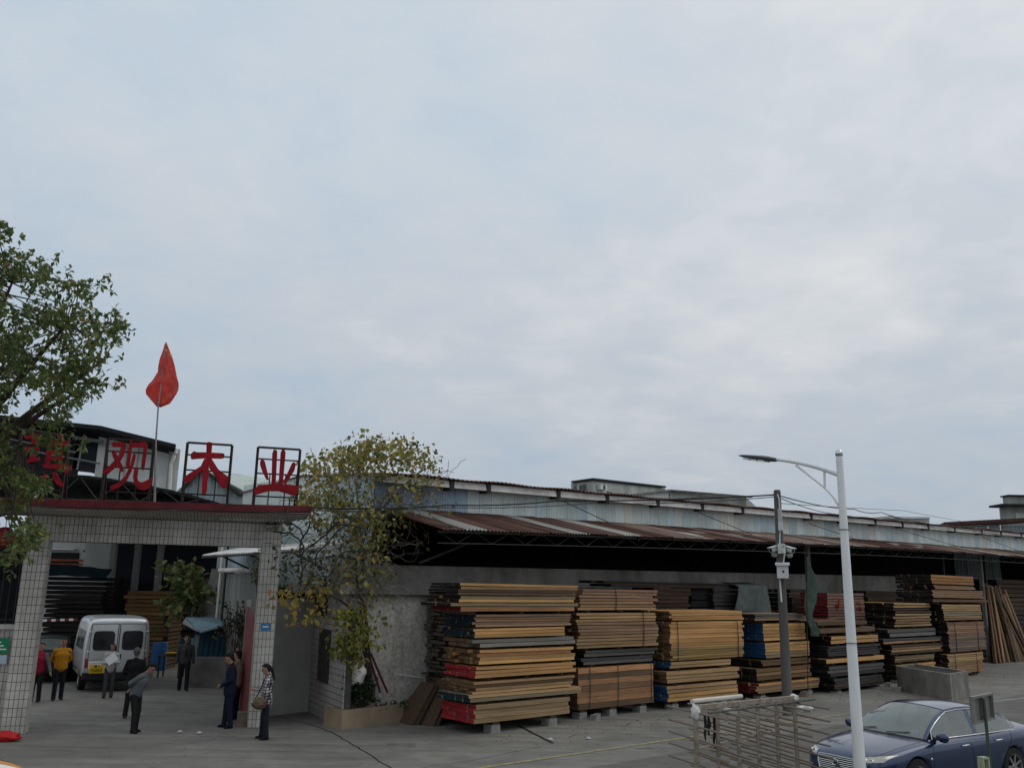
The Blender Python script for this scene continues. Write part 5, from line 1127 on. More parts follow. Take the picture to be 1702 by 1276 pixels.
    mb = MB(); mb.grid(lambda i, j: ws(-.95+1.9*i/14, .03*j)+Vector((.02-.03*j, 0, .004-.02*(1-j))), 14, 1); mb.build('windscreen_seal', 'black_trim', root, smooth=True, fix=False)
    for sg in (1, -1):
        top, bot = side(sg); n = len(top)
        for nm, i0, i1, m in (('front_side_window', 1, 5.6, 'car_glass'), ('rear_side_window', 6.0, 10.4, 'car_glass')):
            def at_(L_, q): k = min(int(q), len(L_)-2); return L_[k].lerp(L_[k+1], q-k)
            mb = MB(); mb.grid(lambda i, j: at_(bot, i0+(i1-i0)*i/10).lerp(at_(top, i0+(i1-i0)*i/10), .04+.88*j/4)+Vector((0, sg*.008, 0)), 10, 4); mb.build(nm, m, root, smooth=True, fix=False)
        mb = MB(); mb.grid(lambda i, j: bot[i].lerp(top[i], .9+.12*j/2), n-1, 2); mb.grid(lambda i, j: at_(bot, 5.6+.4*i).lerp(at_(top, 5.6+.4*i), j/3)+Vector((0, sg*.006, 0)), 1, 3)
        mb.grid(lambda i, j: at_(bot, 10.4+.6*i/2).lerp(at_(top, 10.4+.6*i/2), j/3), 2, 3); mb.grid(lambda i, j: bot[i]+Vector((0, sg*.07*(1-j), -.09*(1-j))), n-1, 1); mb.build('window_frame', paint, root, smooth=True, fix=False)
        if detail:
            P = [bot[0]+Vector((-.12, 0, 0))]+[bot[i].lerp(top[i], .93)+Vector((0, sg*.012, 0)) for i in range(1, 10)]+[bot[10].lerp(top[10], .75), bot[10].lerp(top[10], .2)]+[at_(bot, q)+Vector((0, sg*.014, .006)) for q in (10, 8, 6, 4, 2, 1)]
            mb = MB(); mb.tube(P, .011, 5); mb.build('chrome_strip', 'chrome', root, fix=False)
    # cabin
    mb = MB(); mb.abox(-1.6, 1.05, -.70, .70, .45, .60); mb.abox(.72, 1.02, -.70, .70, .60, .90)
    for y in (.36, -.36):
        mb.abox(-.25, .25, y-.24, y+.24, .6, .72); mb.hexa([Vector((-.42, y-.24, .7)), Vector((-.27, y-.24, .7)), Vector((-.27, y+.24, .7)), Vector((-.42, y+.24, .7))], [Vector((-.62, y-.2, 1.12)), Vector((-.52, y-.2, 1.12)), Vector((-.52, y+.2, 1.12)), Vector((-.62, y+.2, 1.12))]); mb.abox(-.63, -.54, y-.11, y+.11, 1.14, 1.29)
    mb.abox(-1.6, -1.1, -.62, .62, .6, .75); mb.hexa([Vector((-1.6, -.6, .7)), Vector((-1.45, -.6, .7)), Vector((-1.45, .6, .7)), Vector((-1.6, .6, .7))], [Vector((-1.75, -.55, 1.1)), Vector((-1.65, -.55, 1.1)), Vector((-1.65, .55, 1.1)), Vector((-1.75, .55, 1.1))])
    mb.build('seats', 'interior_grey', root, fix=False)
    mb = MB(); c = Vector((.55, .36, .93)); ax = Vector((-.9, 0, .45)).normalized(); e1 = Vector((0, 1, 0)); e2 = ax.cross(e1)
    mb.tube([c+e1*(.185*cos(t))+e2*(.185*sin(t)) for t in [2*pi*i/20 for i in range(21)]], .016, 6); mb.bar(c-e1*.17, c+e1*.17, .03); mb.bar(c, c-e2*.17, .03); mb.build('steering_wheel', 'interior_grey', root, fix=False)
    for x, s in ((1.385, 1), (1.385, -1), (-1.39, 1), (-1.39, -1)): wheel(root, (x, s*.905, .33), .33, .21, s)
    mb = MB(); mb.abox(-2.0, 2.0, -.6, .6, .16, .5); mb.build('underbody', 'black_trim', root, fix=False)
    def line(pts, frm, d, r=.005, m='black_trim', nm='panel_gap'):
        P = []
        for a, b in zip(pts[:-1], pts[1:]):
            for k in range(6):
                t = k/6; o = frm(a[0]*(1-t)+b[0]*t, a[1]*(1-t)+b[1]*t); h = S.hit(o, d)[0]
                if h is not None: P.append(h)
        h = S.hit(frm(*pts[-1]), d)[0]
        if h is not None: P.append(h)
        if len(P) > 1: mb = MB(); mb.tube(P, r, 4); mb.build(nm, m, root, fix=False)
    dn = (0, 0, -1)
    for s in (1, -1):
        sd = lambda a, b: (a, 2*s, b); d = (0, -s, 0)
        line([(.92, .90), (.98, .6), (.95, .26), (-.18, .25)], sd, d); line([(-.12, .93), (-.16, .6), (-.18, .25), (-1.0, .25), (-1.12, .55), (-1.35, .80), (-1.4, .95)], sd, d)
        line([(2.28, .60*s), (2.0, .70*s), (1.5, .74*s), (1.12, .76*s)], above, dn)
        for (x, z) in ((.05, .80), (-.95, .83)):
            h = S.hit(sd(x, z), d)[0]; mb = MB(); mb.tube([h+Vector((.10, s*.012, -.006)), h+Vector((.04, s*.035, 0)), h+Vector((-.06, s*.035, .006)), h+Vector((-.11, s*.012, .008))], .015, 6); mb.build('door_handle', 'chrome', root, smooth=True, fix=False)
        # mirrors
        c = Vector((.80, s*.99, .985)); bm = bmesh.new(); bmesh.ops.create_icosphere(bm, subdivisions=3, radius=1)
        for v_ in bm.verts: x_, y_, z_ = v_.co; v_.co = Vector((c.x+(.085*x_ if x_ > 0 else .035*x_), c.y+.125*y_, c.z+.085*z_*(1+.15*y_*s)))
        me = bpy.data.meshes.new('mirror'); bm.to_mesh(me); bm.free(); mi = part(me, 'mirror', paint, root)
        mb = MB(); mb.hexa([Vector((.84, s*.82, .91)), Vector((.74, s*.82, .91)), Vector((.74, s*.93, .935)), Vector((.84, s*.93, .935))], [Vector((.83, s*.81, .97)), Vector((.75, s*.81, .97)), Vector((.75, s*.93, .975)), Vector((.83, s*.93, .975))]); mb.build('mirror_foot', 'black_trim', mi, fix=False)
        # lamps
        hp = [(s*.46, .60), (s*.79, .64), (s*.84, .745), (s*.47, .685)]
        o = patch(S, hp, front, (-1, 0, 0), .008, 12).build('headlight', 'lens_clear', root, smooth=True, fix=False)
        for q, r in ((.55, .045), (.66, .04)):
            h = S.hit(front(s*q, .645), (-1, 0, 0))[0]
            if h is not None: mb = MB(); mb.lathe(h+Vector((.004, 0, 0)), [(r, 0), (r*.9, .012), (r*.75, .014), (r*.6, .006)], 14, axis=(1, 0, .25)); mb.build('projector', 'chrome', o, fix=False)
        o = patch(S, [(s*.45, .72), (s*.80, .74), (s*.83, .88), (s*.5, .86)], lambda a, b: (-4, a, b), (1, 0, 0), .008, 8).build('tail_light', 'tail_red', root, smooth=True, fix=False)
        o = patch(S, [(-2.12, .80), (-2.36, .78), (-2.36, .86), (-2.05, .895)], sd, d, .006, 6).build('tail_light', 'tail_red', root, smooth=True, fix=False)
        h = S.hit(sd(1.02, .63), d)[0]; mb = MB(); mb.lathe(h, [(.025, 0), (.018, .01)], 8, axis=(0, s, 0)); mb.build('side_marker', 'chrome', root, fix=False)
    # grille and emblem
    g_ = patch(S, [(-.36, .40), (.36, .40), (.40, .625), (-.40, .625)], front, (-1, 0, 0), .010, 12).build('grille', 'black_trim', root, smooth=True, fix=False)
    def frontpt(y, z, e=.02):
        h = S.hit(front(y, z), (-1, 0, 0))[0]; return (h if h is not None else Vector((2.4, y, z)))+Vector((e, 0, 0))
    for k in range(7):
        z = .425+k*.031; w_ = .355+.006*k; mb = MB(); mb.tube([frontpt(-w_+2*w_*i/10, z) for i in range(11)], .007, 4); mb.build('grille_bar', 'chrome', g_, fix=False)
    mb = MB(); mb.tube([frontpt(*p) for p in ((-.36, .40), (-.395, .52), (-.405, .63), (-.2, .635), (0, .638), (.2, .635), (.405, .63), (.395, .52), (.36, .40), (.18, .392), (0, .39), (-.18, .392), (-.36, .40))], .012, 5); mb.build('grille_surround', 'chrome', g_, fix=False)
    e0 = frontpt(0, .545, .035); mb = MB(); mb.tube([e0+Vector((0, .068*cos(t), .052*sin(t))) for t in [2*pi*i/24 for i in range(25)]], .009, 5); mb.tube([e0+Vector((0, .012, .045)), e0+Vector((0, -.035, -.022)), e0+Vector((0, .052, -.022))], .009, 5); mb.build('emblem', 'chrome', g_, fix=False)
    patch(S, [(-.62, .24), (.62, .24), (.58, .36), (-.58, .36)], front, (-1, 0, 0), .006, 10).build('lower_intake', 'black_trim', root, smooth=True, fix=False)
    if detail:
        for y in (.2, -.45): mb = MB(); mb.tube([ws((y-.1)/.74, .02)+Vector((.02, 0, .02)), ws((y+.28)/.74, .10)+Vector((.01, 0, .015))], .008, 4); mb.build('wiper', 'black_trim', root, fix=False)
    return S
car = thing('sedan_car', 'dark blue saloon car with chrome window strip parked at the lower right', 'car', (7.95, 17.86, 0), radians(209.4))
sedan(car)
# dark car deep in the yard
bc = at(84, 1085, 33.5); bc.z = 0
car2 = thing('sedan_car', 'dark car with red tail lights half hidden behind the left gate pillar', 'car', bc, radians(112))
sedan(car2, 'black_trim', False)
# orange vehicle whose corner shows at the lower left
ov = at(-122, 1272, 10.2); oy_ = radians(78); ov = Vector((ov.x-(-.75*cos(oy_)+.52*sin(oy_)), ov.y-(-.75*sin(oy_)-.52*cos(oy_)), 0))
oc = thing('orange_car', 'rounded orange car of which one corner shows at the lower left edge', 'car', ov, oy_)
sedan(oc, 'orange_paint', False)

# ---- the white van seen from behind
vb = ground(187, 1149); vb.z = 0; VY = radians(120)
van = thing('delivery_van', 'white high van seen from behind with a yellow number plate', 'van', vb, VY)
HT = 2.29
rings = []
for x, w, zb, zt in ((-.02, .90, .52, 2.14), (.03, .955, .44, 2.22), (.14, .985, .40, HT), (1.2, .99, .36, HT+.02), (2.6, .99, .36, HT), (3.3, .98, .36, HT-.06), (4.0, .96, .36, 1.45), (4.6, .92, .36, 1.12), (4.8, .80, .42, .85)):
    h = [(0, zb), (w*.9, zb), (w, zb+.10), (w, (zb+zt)*.42), (w*.985, zt*.66), (w*.93, zt-.16), (w*.85, zt-.05), (w*.7, zt-.012), (0, zt)]
    rings.append([(x, y, z) for y, z in h]+[(x, -y, z) for y, z in h[-2:0:-1]])
cut = []
for wx in (.95, 3.85):
    for s in (1, -1): c = MB(); c.lathe((wx, s*.62, .34), [(.42, 0), (.42, .5)], 24, axis=(0, s, 0)); cut.append(c)
vbody = evaluated(loft(rings), 2, cut); part(vbody, 'body', 'van_paint', van); VS = Surf(vbody)
bk = lambda a, b: (-3, a, b); bd = (1, 0, 0)
def rp_(y0, y1, z0, z1, m, nm, off=.008, n=8, par=van, r=0): return patch(VS, [(y0, z0), (y1, z0), (y1, z1), (y0, z1)], bk, bd, off, n).build(nm, m, par, smooth=True, fix=False)
for s in (1, -1):
    y0, y1 = (.05, .80) if s > 0 else (-.80, -.05)
    dr = rp_(y0, y1, .98, 2.06, 'van_paint', 'rear_door', .014)
    c = Vector(((y0+y1)/2, 0, 0)).x
    # rounded window
    mb = MB(); P = []
    for k in range(24):
        t = 2*pi*k/24; cx, cz = (abs(cos(t))**.35)*(1 if cos(t) > 0 else -1), (abs(sin(t))**.35)*(1 if sin(t) > 0 else -1); y, z = c+cx*.315, 1.56+cz*.30; h = VS.hit(bk(y, z), bd)[0]; P.append(h-Vector((.022, 0, 0)))
    mb.prism(P, Vector((-.006, 0, 0))); mb.build('window', 'window_dark', dr, fix=False)
    for z in (1.22, 1.82):
        h = VS.hit(bk(s*.84, z), bd)[0]; mb = MB(); mb.tube([h+Vector((-.015, s*.04, .03)), h+Vector((-.045, 0, 0)), h+Vector((-.015, -s*.05, 0))], .022, 6); mb.build('hinge', 'van_paint', dr, fix=False)
    rp_(s*.82 if s > 0 else -.905, s*.905 if s > 0 else -.82, .74, 1.02, 'tail_red', 'tail_light', .02, 4)
    mb = MB(); P = [VS.hit((x, s*3, z), (0, -s, 0))[0] for x, z in ((.35, 1.27), (1.35, 1.27), (1.35, 1.85), (.35, 1.85))]; mb.prism([p+Vector((0, s*.004, 0)) for p in P], Vector((0, s*.008, 0))); mb.build('side_window', 'window_dark', van, fix=False)
    mb = MB(); P = [VS.hit((x, s*3, z), (0, -s, 0))[0] for x, z in ((1.5, 1.27), (2.6, 1.27), (2.6, 1.85), (1.5, 1.85))]; mb.prism([p+Vector((0, s*.004, 0)) for p in P], Vector((0, s*.008, 0))); mb.build('side_window', 'window_dark', van, fix=False)
    mb = MB(); P = [VS.hit((x, s*3, .62), (0, -s, 0))[0] for x in (1.5, 2.2, 2.9, 3.3)]; mb.tube(P, .03, 5); mb.build('rubbing_strip', 'black_trim', van, fix=False)
    for x in (.95, 3.85): wheel(van, (x, s*.955, .34), .34, .21, s, .6, 5)
mb = MB(); mb.abox(-.16, .1, -.94, .94, .40, .60); b_ = mb.build('bumper', 'black_trim', van, fix=False)
mb = MB(); mb.abox(.1, 4.4, -.62, .62, .30, .55); mb.build('underbody', 'black_trim', van, fix=False)
rp_(-.80, .80, .70, .97, 'van_paint', 'tailgate_lower', .012)
rp_(.28, .80, .70, .90, 'gutter_white', 'plate_recess', .018, 4)
for s in (1, -1):
    for pts in (((s*.025, .72), (s*.025, 2.08)), ((s*.025, 2.08), (s*.80, 2.07), (s*.83, 1.0), (s*.80, .70))):
        P = []
        for a_, b_ in zip(pts[:-1], pts[1:]):
            for k in range(7):
                y, z = a_[0]+(b_[0]-a_[0])*k/6, a_[1]+(b_[1]-a_[1])*k/6; hh_ = VS.hit(bk(y, z), bd)[0]
                if hh_ is not None: P.append(hh_-Vector((.010, 0, 0)))
        mb = MB(); mb.tube(P, .011, 4); mb.build('door_gap', 'black_trim', van, fix=False)
mb = MB(); P = [VS.hit(bk(y, z), bd)[0]-Vector((.02, 0, 0)) for y, z in ((.80, .915), (.25, .915))]; mb.tube(P, .014, 5); mb.build('door_rail', 'van_paint', van, fix=False)
h = VS.hit(bk(-.10, 1.02), bd)[0]; mb = MB(); mb.abox(h.x-.035, h.x-.012, -.13, -.07, .98, 1.14); mb.build('door_handle', 'black_trim', van, fix=False)
h = VS.hit(bk(.30, .72), bd)[0]; mb = MB(); mb.abox(-.165, -.15, .33, .77, .59, .84); pt = mb.build('number_plate', 'plate_yellow', van, fix=False)
for body, sz, z, y in (('粤 A', .085, .79, .55), ('G063', .15, .675, .555)):
    o = inst('lettering', text_mesh(body, sz, 'print_black'), pt, (-.169, y, z), (pi/2, 0, -pi/2))

# ================================================================== PEOPLE
def capsule(mb, p, q, r1, r2, wx=1., wy=1., n=12):
    p, q = Vector(p), Vector(q); d = q-p; L_ = d.length; d = d/L_ if L_ > 1e-6 else Vector((0, 0, 1))
    a = (Vector((1, 0, 0))-d*d.x); a = a.normalized() if a.length > .15 else d.orthogonal().normalized(); b = d.cross(a)
    R = []
    for k in range(4): t = pi/2*k/4; R.append((p-d*(r1*cos(t)), r1*sin(t)))
    R.append((p, r1)); R.append((q, r2))
    for k in range(1, 5): t = pi/2*k/4; R.append((q+d*(r2*sin(t)), r2*cos(t)))
    base = len(mb.v)
    for c, r in R:
        for k in range(n):
            t = 2*pi*k/n; mb.v.append(tuple(c+a*(max(r, .001)*wx*cos(t))+b*(max(r, .001)*wy*sin(t))))
    for i in range(len(R)-1):
        for k in range(n): k2 = (k+1) % n; mb.f.append((base+i*n+k, base+i*n+k2, base+(i+1)*n+k2, base+(i+1)*n+k)); mb.m.append(0)
    mb.f.append(tuple(base+k for k in range(n))[::-1]); mb.m.append(0); e = base+(len(R)-1)*n; mb.f.append(tuple(e+k for k in range(n))); mb.m.append(0)
def remesh(mb, vox, smooth=3):
    me = bpy.data.meshes.new('b'); me.from_pydata(mb.v, [], mb.f); o = bpy.data.objects.new('b', me); COL.objects.link(o)
    m = o.modifiers.new('r', 'REMESH'); m.mode = 'VOXEL'; m.voxel_size = vox
    if smooth: s = o.modifiers.new('s', 'SMOOTH'); s.factor = .5; s.iterations = smooth
    dg = bpy.context.evaluated_depsgraph_get(); dg.update(); r = bpy.data.meshes.new_from_object(o.evaluated_get(dg)); bpy.data.objects.remove(o); return r
def person(label, foot, face, h=1.70, top='dark_jacket', legs='trouser_black', shoes='shoe_black', sleeves=None, hair='hair_black', hairstyle='short', lean=0., armL='down', armR='down', step=0., headpitch=0., headyaw=0., female=False, coat=0., collar=None, twist=0., loc=None):
    foot = Vector(foot); t = thing('person', label, 'person', foot, face-pi/2, 'people standing in the gateway'); s = h/1.7; sleeves = sleeves or top
    pr = []                                  # (p, q, r1, r2, wx, wy, material)
    def add(p, q, r1, r2, m, wx=1., wy=1.): pr.append((Vector(p)*s, Vector(q)*s, r1*s, r2*s, wx, wy, m))
    hw = .085
    hip = Vector((0, -.10*sin(lean), .90)); sp = Vector((0, sin(lean), cos(lean)))
    fwd = Vector((0, cos(lean), -sin(lean)))
    chest = hip+sp*.34; nb = hip+sp*.53; shw = .165 if female else .18
    # legs
    for sg in (1, -1):
        st = step*sg; H_ = hip+Vector((sg*hw, 0, 0)); K = Vector((sg*.095, st*.5+.015, .48)); A = Vector((sg*.105, st, .085))
        add(H_, K, .094, .070, legs, 1, 1.05); add(K, A, .070, .060, legs); add(A+Vector((0, 0, .03)), A+Vector((0, .005, -.012)), .064, .066, legs)
        add(A+Vector((0, -.035, -.045)), A+Vector((sg*.015, .115, -.055)), .040, .034, shoes, 1.1, .9); add(A+Vector((0, -.03, -.055)), A+Vector((sg*.018, .13, -.062)), .028, .024, shoes, 1.35, .8)
    add(hip+Vector((0, -.01, .0)), hip+sp*.06, .125, .125, legs, 1.2, .86)
    # torso
    ww = 1.30 if not female else 1.18
    bk_ = 1.05 if not female else 1.02
    add(hip+sp*(.0-coat), hip+sp*.2, (.135+.02*(coat > 0))*bk_, .130*bk_, top, ww, .92); add(hip+sp*.18, chest, .130*bk_, .144*bk_, top, ww, .90); add(chest, chest+sp*.10, .142*bk_, .11, top, 1.42 if not female else 1.25, .88)
    for sg in (1, -1): add(chest+sp*.13+Vector((sg*.07, 0, 0)), chest+sp*.125+Vector((sg*(shw-.02), 0, 0)), .068, .062, top)
    if collar: add(chest+sp*.04+fwd*.10, hip+sp*.16+fwd*.095, .05, .05, collar, 1.0, .9)
    # neck and head
    hp = lean*.7+headpitch; hd = Vector((0, sin(hp), cos(hp))); hf = Vector((sin(headyaw)*cos(hp), cos(headyaw)*cos(hp), -sin(hp))); hr = hf.cross(hd).normalized()
    add(nb-sp*.04, nb+hd*.06, .054, .05, 'skin'); add(nb-sp*.055, nb-sp*.0, .068, .062, top)
    hc = nb+hd*.165+hf*.012
    add(hc-hd*.035+hf*.012, hc+hd*.03, .076, .086, 'skin', .92, 1.08); add(hc-hd*.085+hf*.035, hc-hd*.05+hf*.025, .048, .06, 'skin'); add(hc+hf*.088+hd*.01, hc+hf*.103-hd*.022, .010, .015, 'skin')
    for sg in (1, -1):
        add(hc+hr*sg*.080+hd*.012-hf*.005, hc+hr*sg*.082-hd*.025, .016, .012, 'skin'); add(hc+hr*sg*.031+hf*.083+hd*.008, hc+hr*sg*.036+hf*.082+hd*.008, .0095, .0095, 'eye_dark'); add(hc+hr*sg*.018+hf*.086+hd*.030, hc+hr*sg*.045+hf*.079+hd*.032, .006, .005, 'eye_dark')
    add(hc-hr*.018+hf*.083-hd*.055, hc+hr*.018+hf*.083-hd*.055, .008, .008, 'lip')
    # arms
    held = {}
    for sg, mode in ((1, armR), (-1, armL)):
        S_ = chest+sp*.115+Vector((sg*shw, 0, 0))
        if mode == 'down': E = S_+Vector((sg*.06, -.02, -.275)); Wr = E+Vector((sg*.015, .055, -.235)); hd_ = Vector((0, .12, -1)).normalized()
        elif mode == 'back': E = S_+Vector((sg*.075, 0, 0))-sp*.25-fwd*.12; Wr = hip+Vector((sg*.035, 0, 0))-fwd*.19+sp*(.03+.03*sg); hd_ = Vector((-sg*.8, -.1, -.45)).normalized()
        elif mode == 'front': E = S_+Vector((sg*.07, .0, -.265)); Wr = S_+Vector((-sg*.055, .255, -.24)); hd_ = Vector((-sg*.45, .85, .2)).normalized()
        elif mode == 'belly': E = S_+Vector((sg*.085, -.02, -.26)); Wr = S_+Vector((-sg*.09, .20, -.40)); hd_ = Vector((-sg*.8, .5, -.2)).normalized()
        elif mode == 'out': E = S_+Vector((sg*.12, .03, -.26)); Wr = E+Vector((sg*.10, .09, -.20)); hd_ = Vector((sg*.3, .2, -1)).normalized()
        elif mode == 'up': E = S_+Vector((sg*.10, .12, .02)); Wr = E+Vector((-sg*.05, .05, .235)); hd_ = Vector((0, .1, 1)).normalized()
        add(S_, E, .065, .054, sleeves); add(E, Wr, .053, .041, sleeves); add(Wr-(Wr-E).normalized()*.02, Wr, .040, .040, sleeves)
        X = hd_.orthogonal().normalized(); sdv = hd_.cross(Vector((sg, 0, .01))).normalized(); pal = sdv.cross(hd_).normalized()
        pm = Wr+hd_*.085
        add(Wr+hd_*.02, pm, .028, .034, 'skin')
        for q, ln_ in zip((-.027, -.009, .009, .027), (.062, .072, .068, .052)):
            b0 = pm+sdv*q; b1 = b0+hd_*ln_*.55+pal*.006*-sg; b2 = b1+(hd_*.8-pal*.6*sg).normalized()*ln_*.5
            add(b0, b1, .0105, .010, 'skin'); add(b1, b2, .010, .008, 'skin')
        add(Wr+hd_*.04+sdv*.026, Wr+hd_*.09+sdv*.052-pal*.012*sg, .013, .010, 'skin'); held[sg] = pm*s
    mb = MB()
    for p, q, r1, r2, wx, wy, m in pr: capsule(mb, p, q, r1, r2, wx, wy)
    me = remesh(mb, .0105*s, 2); n = len(me.polygons); co = np.zeros(n*3); me.polygons.foreach_get('center', co); co = co.reshape(-1, 3)
    names = []; best = np.full(n, 1e9); idx = np.zeros(n, int)
    for p, q, r1, r2, wx, wy, m in pr:
        if m not in names: names.append(m)
        p_, q_ = np.array(p), np.array(q); d = q_-p_; L2 = max(d@d, 1e-9); tt = np.clip(((co-p_)@d)/L2, 0, 1); df = co-(p_+tt[:, None]*d)
        dd = d/sqrt(L2); a = np.array([1., 0, 0])-dd*dd[0]; a = a/np.linalg.norm(a) if np.linalg.norm(a) > .15 else np.array(Vector(dd).orthogonal().normalized()); b = np.cross(dd, a)
        fa, fb = df@a, df@b; ax_ = df@dd; r = r1+(r2-r1)*tt; dist = np.sqrt((fa/wx)**2+(fb/wy)**2+ax_**2)-r
        if m in ('eye_dark', 'lip'): dist -= .006*s
        k = dist < best; best[k] = dist[k]; idx[k] = names.index(m)
    for m in names: me.materials.append(MATS[m])
    me.polygons.foreach_set('material_index', idx.tolist()); me.polygons.foreach_set('use_smooth', [True]*n)
    o = bpy.data.objects.new('body', me); link(o, t)
    mb = MB(); H = lambda a: a*s
    def hc_(p, q, r1, r2, wx=1, wy=1): capsule(mb, Vector(p)*s, Vector(q)*s, r1*s, r2*s, wx, wy, 14)
    if hairstyle == 'bald':
        hc_(hc-hf*.04-hd*.005, hc-hf*.045-hd*.04, .070, .055); hc_(hc-hf*.018+hd*.046, hc-hf*.03+hd*.02, .070, .074)
    else:
        hc_(hc+hd*.045-hf*.012, hc+hd*.03-hf*.035, .084, .084, .98, 1.0); hc_(hc-hf*.045, hc-hf*.045-hd*.035, .072, .058); hc_(hc+hd*.078+hf*.04, hc+hd*.07-hf*.02, .045, .06, 1.2, 1)
        if hairstyle == 'bob':
            for sg in (1, -1): hc_(hc+hr*sg*.07+hd*.03, hc+hr*sg*.078-hd*.095-hf*.01, .035, .03)
            hc_(hc-hf*.06, hc-hf*.05-hd*.10, .065, .05, 1.2, 1)
        if hairstyle == 'ponytail':
            hc_(hc-hf*.08+hd*.02, hc-hf*.12-hd*.03, .04, .04); hc_(hc-hf*.12-hd*.03, hc-hf*.13-hd*.28, .042, .022)
    hm = remesh(mb, .011*s, 2); hm.materials.append(MATS[hair]); hm.polygons.foreach_set('use_smooth', [True]*len(hm.polygons)); o = bpy.data.objects.new('hair', hm); link(o, t)
    return t, held
def hz(px, py):
    p = ground(px, py); p.z = 0; return p
def to_cam(p, off=0.): return atan2(-p.y, -p.x)+off
p = hz(57, 1166); person('person in a red vest with dark grey sleeves standing partly behind the left pillar', p, to_cam(p, -.4), 1.62, 'red_vest', 'trouser_black', sleeves='grey_sleeve', armL='out', armR='down', headpitch=-.15)
p = hz(94, 1163); person('person in a mustard yellow sweater with hands behind the back', p, to_cam(p, .15), 1.74, 'yellow_sweater', 'trouser_navy', armL='back', armR='back', step=.06)
p = hz(178, 1159); t, hd_ = person('person in a pale jacket over a red top holding white papers behind the van', p, to_cam(p, 0), 1.56, 'white_jacket', 'trouser_grey', hairstyle='bob', armL='front', armR='front', female=True, collar='red_top', step=.05)
fc = to_cam(p); fv = Vector((cos(fc), sin(fc), 0)); sv = Vector((-fv.y, fv.x, 0))
mb = MB(); c = p+Z3*1.13+fv*.36; e1 = (sv*.75+Z3*.55).normalized()*.30; e2 = (sv*-.55+Z3*.75-fv*.2).normalized()*.24
mb.box(c-e1*.5-e2*.5, e1, e2, fv*.004); mb.box(c-e1*.46-e2*.47+fv*.006, e1, e2, fv*.003); solo(mb, 'paper_sheets', 'paper_white', 'white paper sheets held up by the person in the pale jacket', 'papers', c)
p = hz(216, 1192); person('person in a long black coat with thinning grey hair seen from behind', p, to_cam(p, pi-.25), 1.72, 'black_coat', 'trouser_black', 'shoe_brown', hair='hair_grey', hairstyle='short', coat=.12, step=.10, armL='belly', armR='belly')
p = hz(222, 1217); person('person in a grey sweater bending forward with hands clasped behind the back', p, radians(-15), 1.66, 'grey_sweater', 'trouser_black', lean=.50, armL='back', armR='back', headpitch=.35, step=.05)
p = hz(303, 1147); person('person in an open dark jacket over a black shirt facing the gate', p, to_cam(p, .05), 1.72, 'dark_jacket', 'trouser_black', collar='print_black', step=-.07, armR='down', armL='down')
p = hz(377, 1209); person('person in a navy suit looking down with hands held in front', p, radians(196), 1.75, 'suit_navy', 'suit_navy', armL='belly', armR='belly', headpitch=.45, coat=.10, step=.07)
p = hz(388, 1196); person('person in a beige jacket behind the suited one, one hand raised', p, radians(165), 1.70, 'beige_jacket', 'trouser_navy', armR='up', headpitch=.1)
p = hz(438, 1228); t, hd_ = person('person in a checked shirt with a ponytail at the right gate pillar', p, radians(190), 1.63, 'plaid', 'trouser_navy', hairstyle='ponytail', armL='front', armR='front', headpitch=.3, female=True, coat=.06, step=.06)
f_ = Vector((cos(radians(190)), sin(radians(190)), 0)); s_ = Vector((-f_.y, f_.x, 0))
c = p+Z3*.80+f_*.13+s_*.26; blob(c, .135, 'hand_bag', 'bag_green', 'green and red shoulder bag hanging at the side of the person in the checked shirt', 'bag', (1.15, .5, .95), 9)
bg_ = [o for o in bpy.data.objects if o.name == 'hand_bag'][0]; bg_.rotation_euler.z = radians(190)
mb = MB(); mb.tube(curve([c+f_*.1+Z3*.10, p+f_*.13+s_*.19+Z3*1.1, p+s_*.10+Z3*1.40+f_*.02, p-f_*.13+s_*.16+Z3*1.1, c-f_*.1+Z3*.10], 5), .012, 4); mb.v = [tuple(Vector(v)-c) for v in mb.v]
o = bpy.data.objects.new('strap', mb.mesh('strap', 'plastic_black')); link(o, bg_); o.matrix_parent_inverse = Matrix.Rotation(radians(190), 4, 'Z').inverted()
# ================================================================== THE YARD BEHIND THE GATE
# arched roof shed
def YP(px, py, Y): return at(px, py, Y)
sh = thing('arched_shed', 'open shed with a dark arched roof on trusses behind the gate', 'shed', at(120, 1100, 36)*1)
sh.location.z = 0
Ys, Ye = 34., 46.
a0, c0, b0 = at(-330, 850, Ys), at(45, 783, Ys), at(368, 837, Ys)
def arch(s, Y):
    x = b0.x*2*s-b0.x*1 if False else (a0.x+(b0.x-a0.x)*s); z = b0.z+(c0.z-b0.z)*(1-(2*s-1)**2); return Vector((x, Y, z))
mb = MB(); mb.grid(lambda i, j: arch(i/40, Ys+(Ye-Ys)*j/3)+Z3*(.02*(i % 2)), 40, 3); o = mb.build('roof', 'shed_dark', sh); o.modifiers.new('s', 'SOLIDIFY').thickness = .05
for Y in (Ys+.1, Ys+4, Ys+8):
    mb = MB(); zb = b0.z-.05
    for i in range(20):
        A, B = arch(i/20, Y)-Z3*.05, arch((i+1)/20, Y)-Z3*.05; mb.bar(A, B, .05)
        a2, b2 = Vector((A.x, Y, zb)).lerp(A, .12), Vector((B.x, Y, zb)).lerp(B, .12); mb.bar(a2, b2, .05); mb.bar(*((A, b2) if i % 2 else (B, a2)), .028)
    mb.build('truss', 'truss_grey', sh)
for px, Y in ((366, Ys+.2), (186, Ys+9), (40, Ys+.2)):
    q = at(px, 950, Y); mb = MB(); mb.abox(q.x-.12, q.x+.12, Y-.12, Y+.12, 0, b0.z+.6 if px < 300 else b0.z); mb.build('post', 'wall_grey_far', sh)
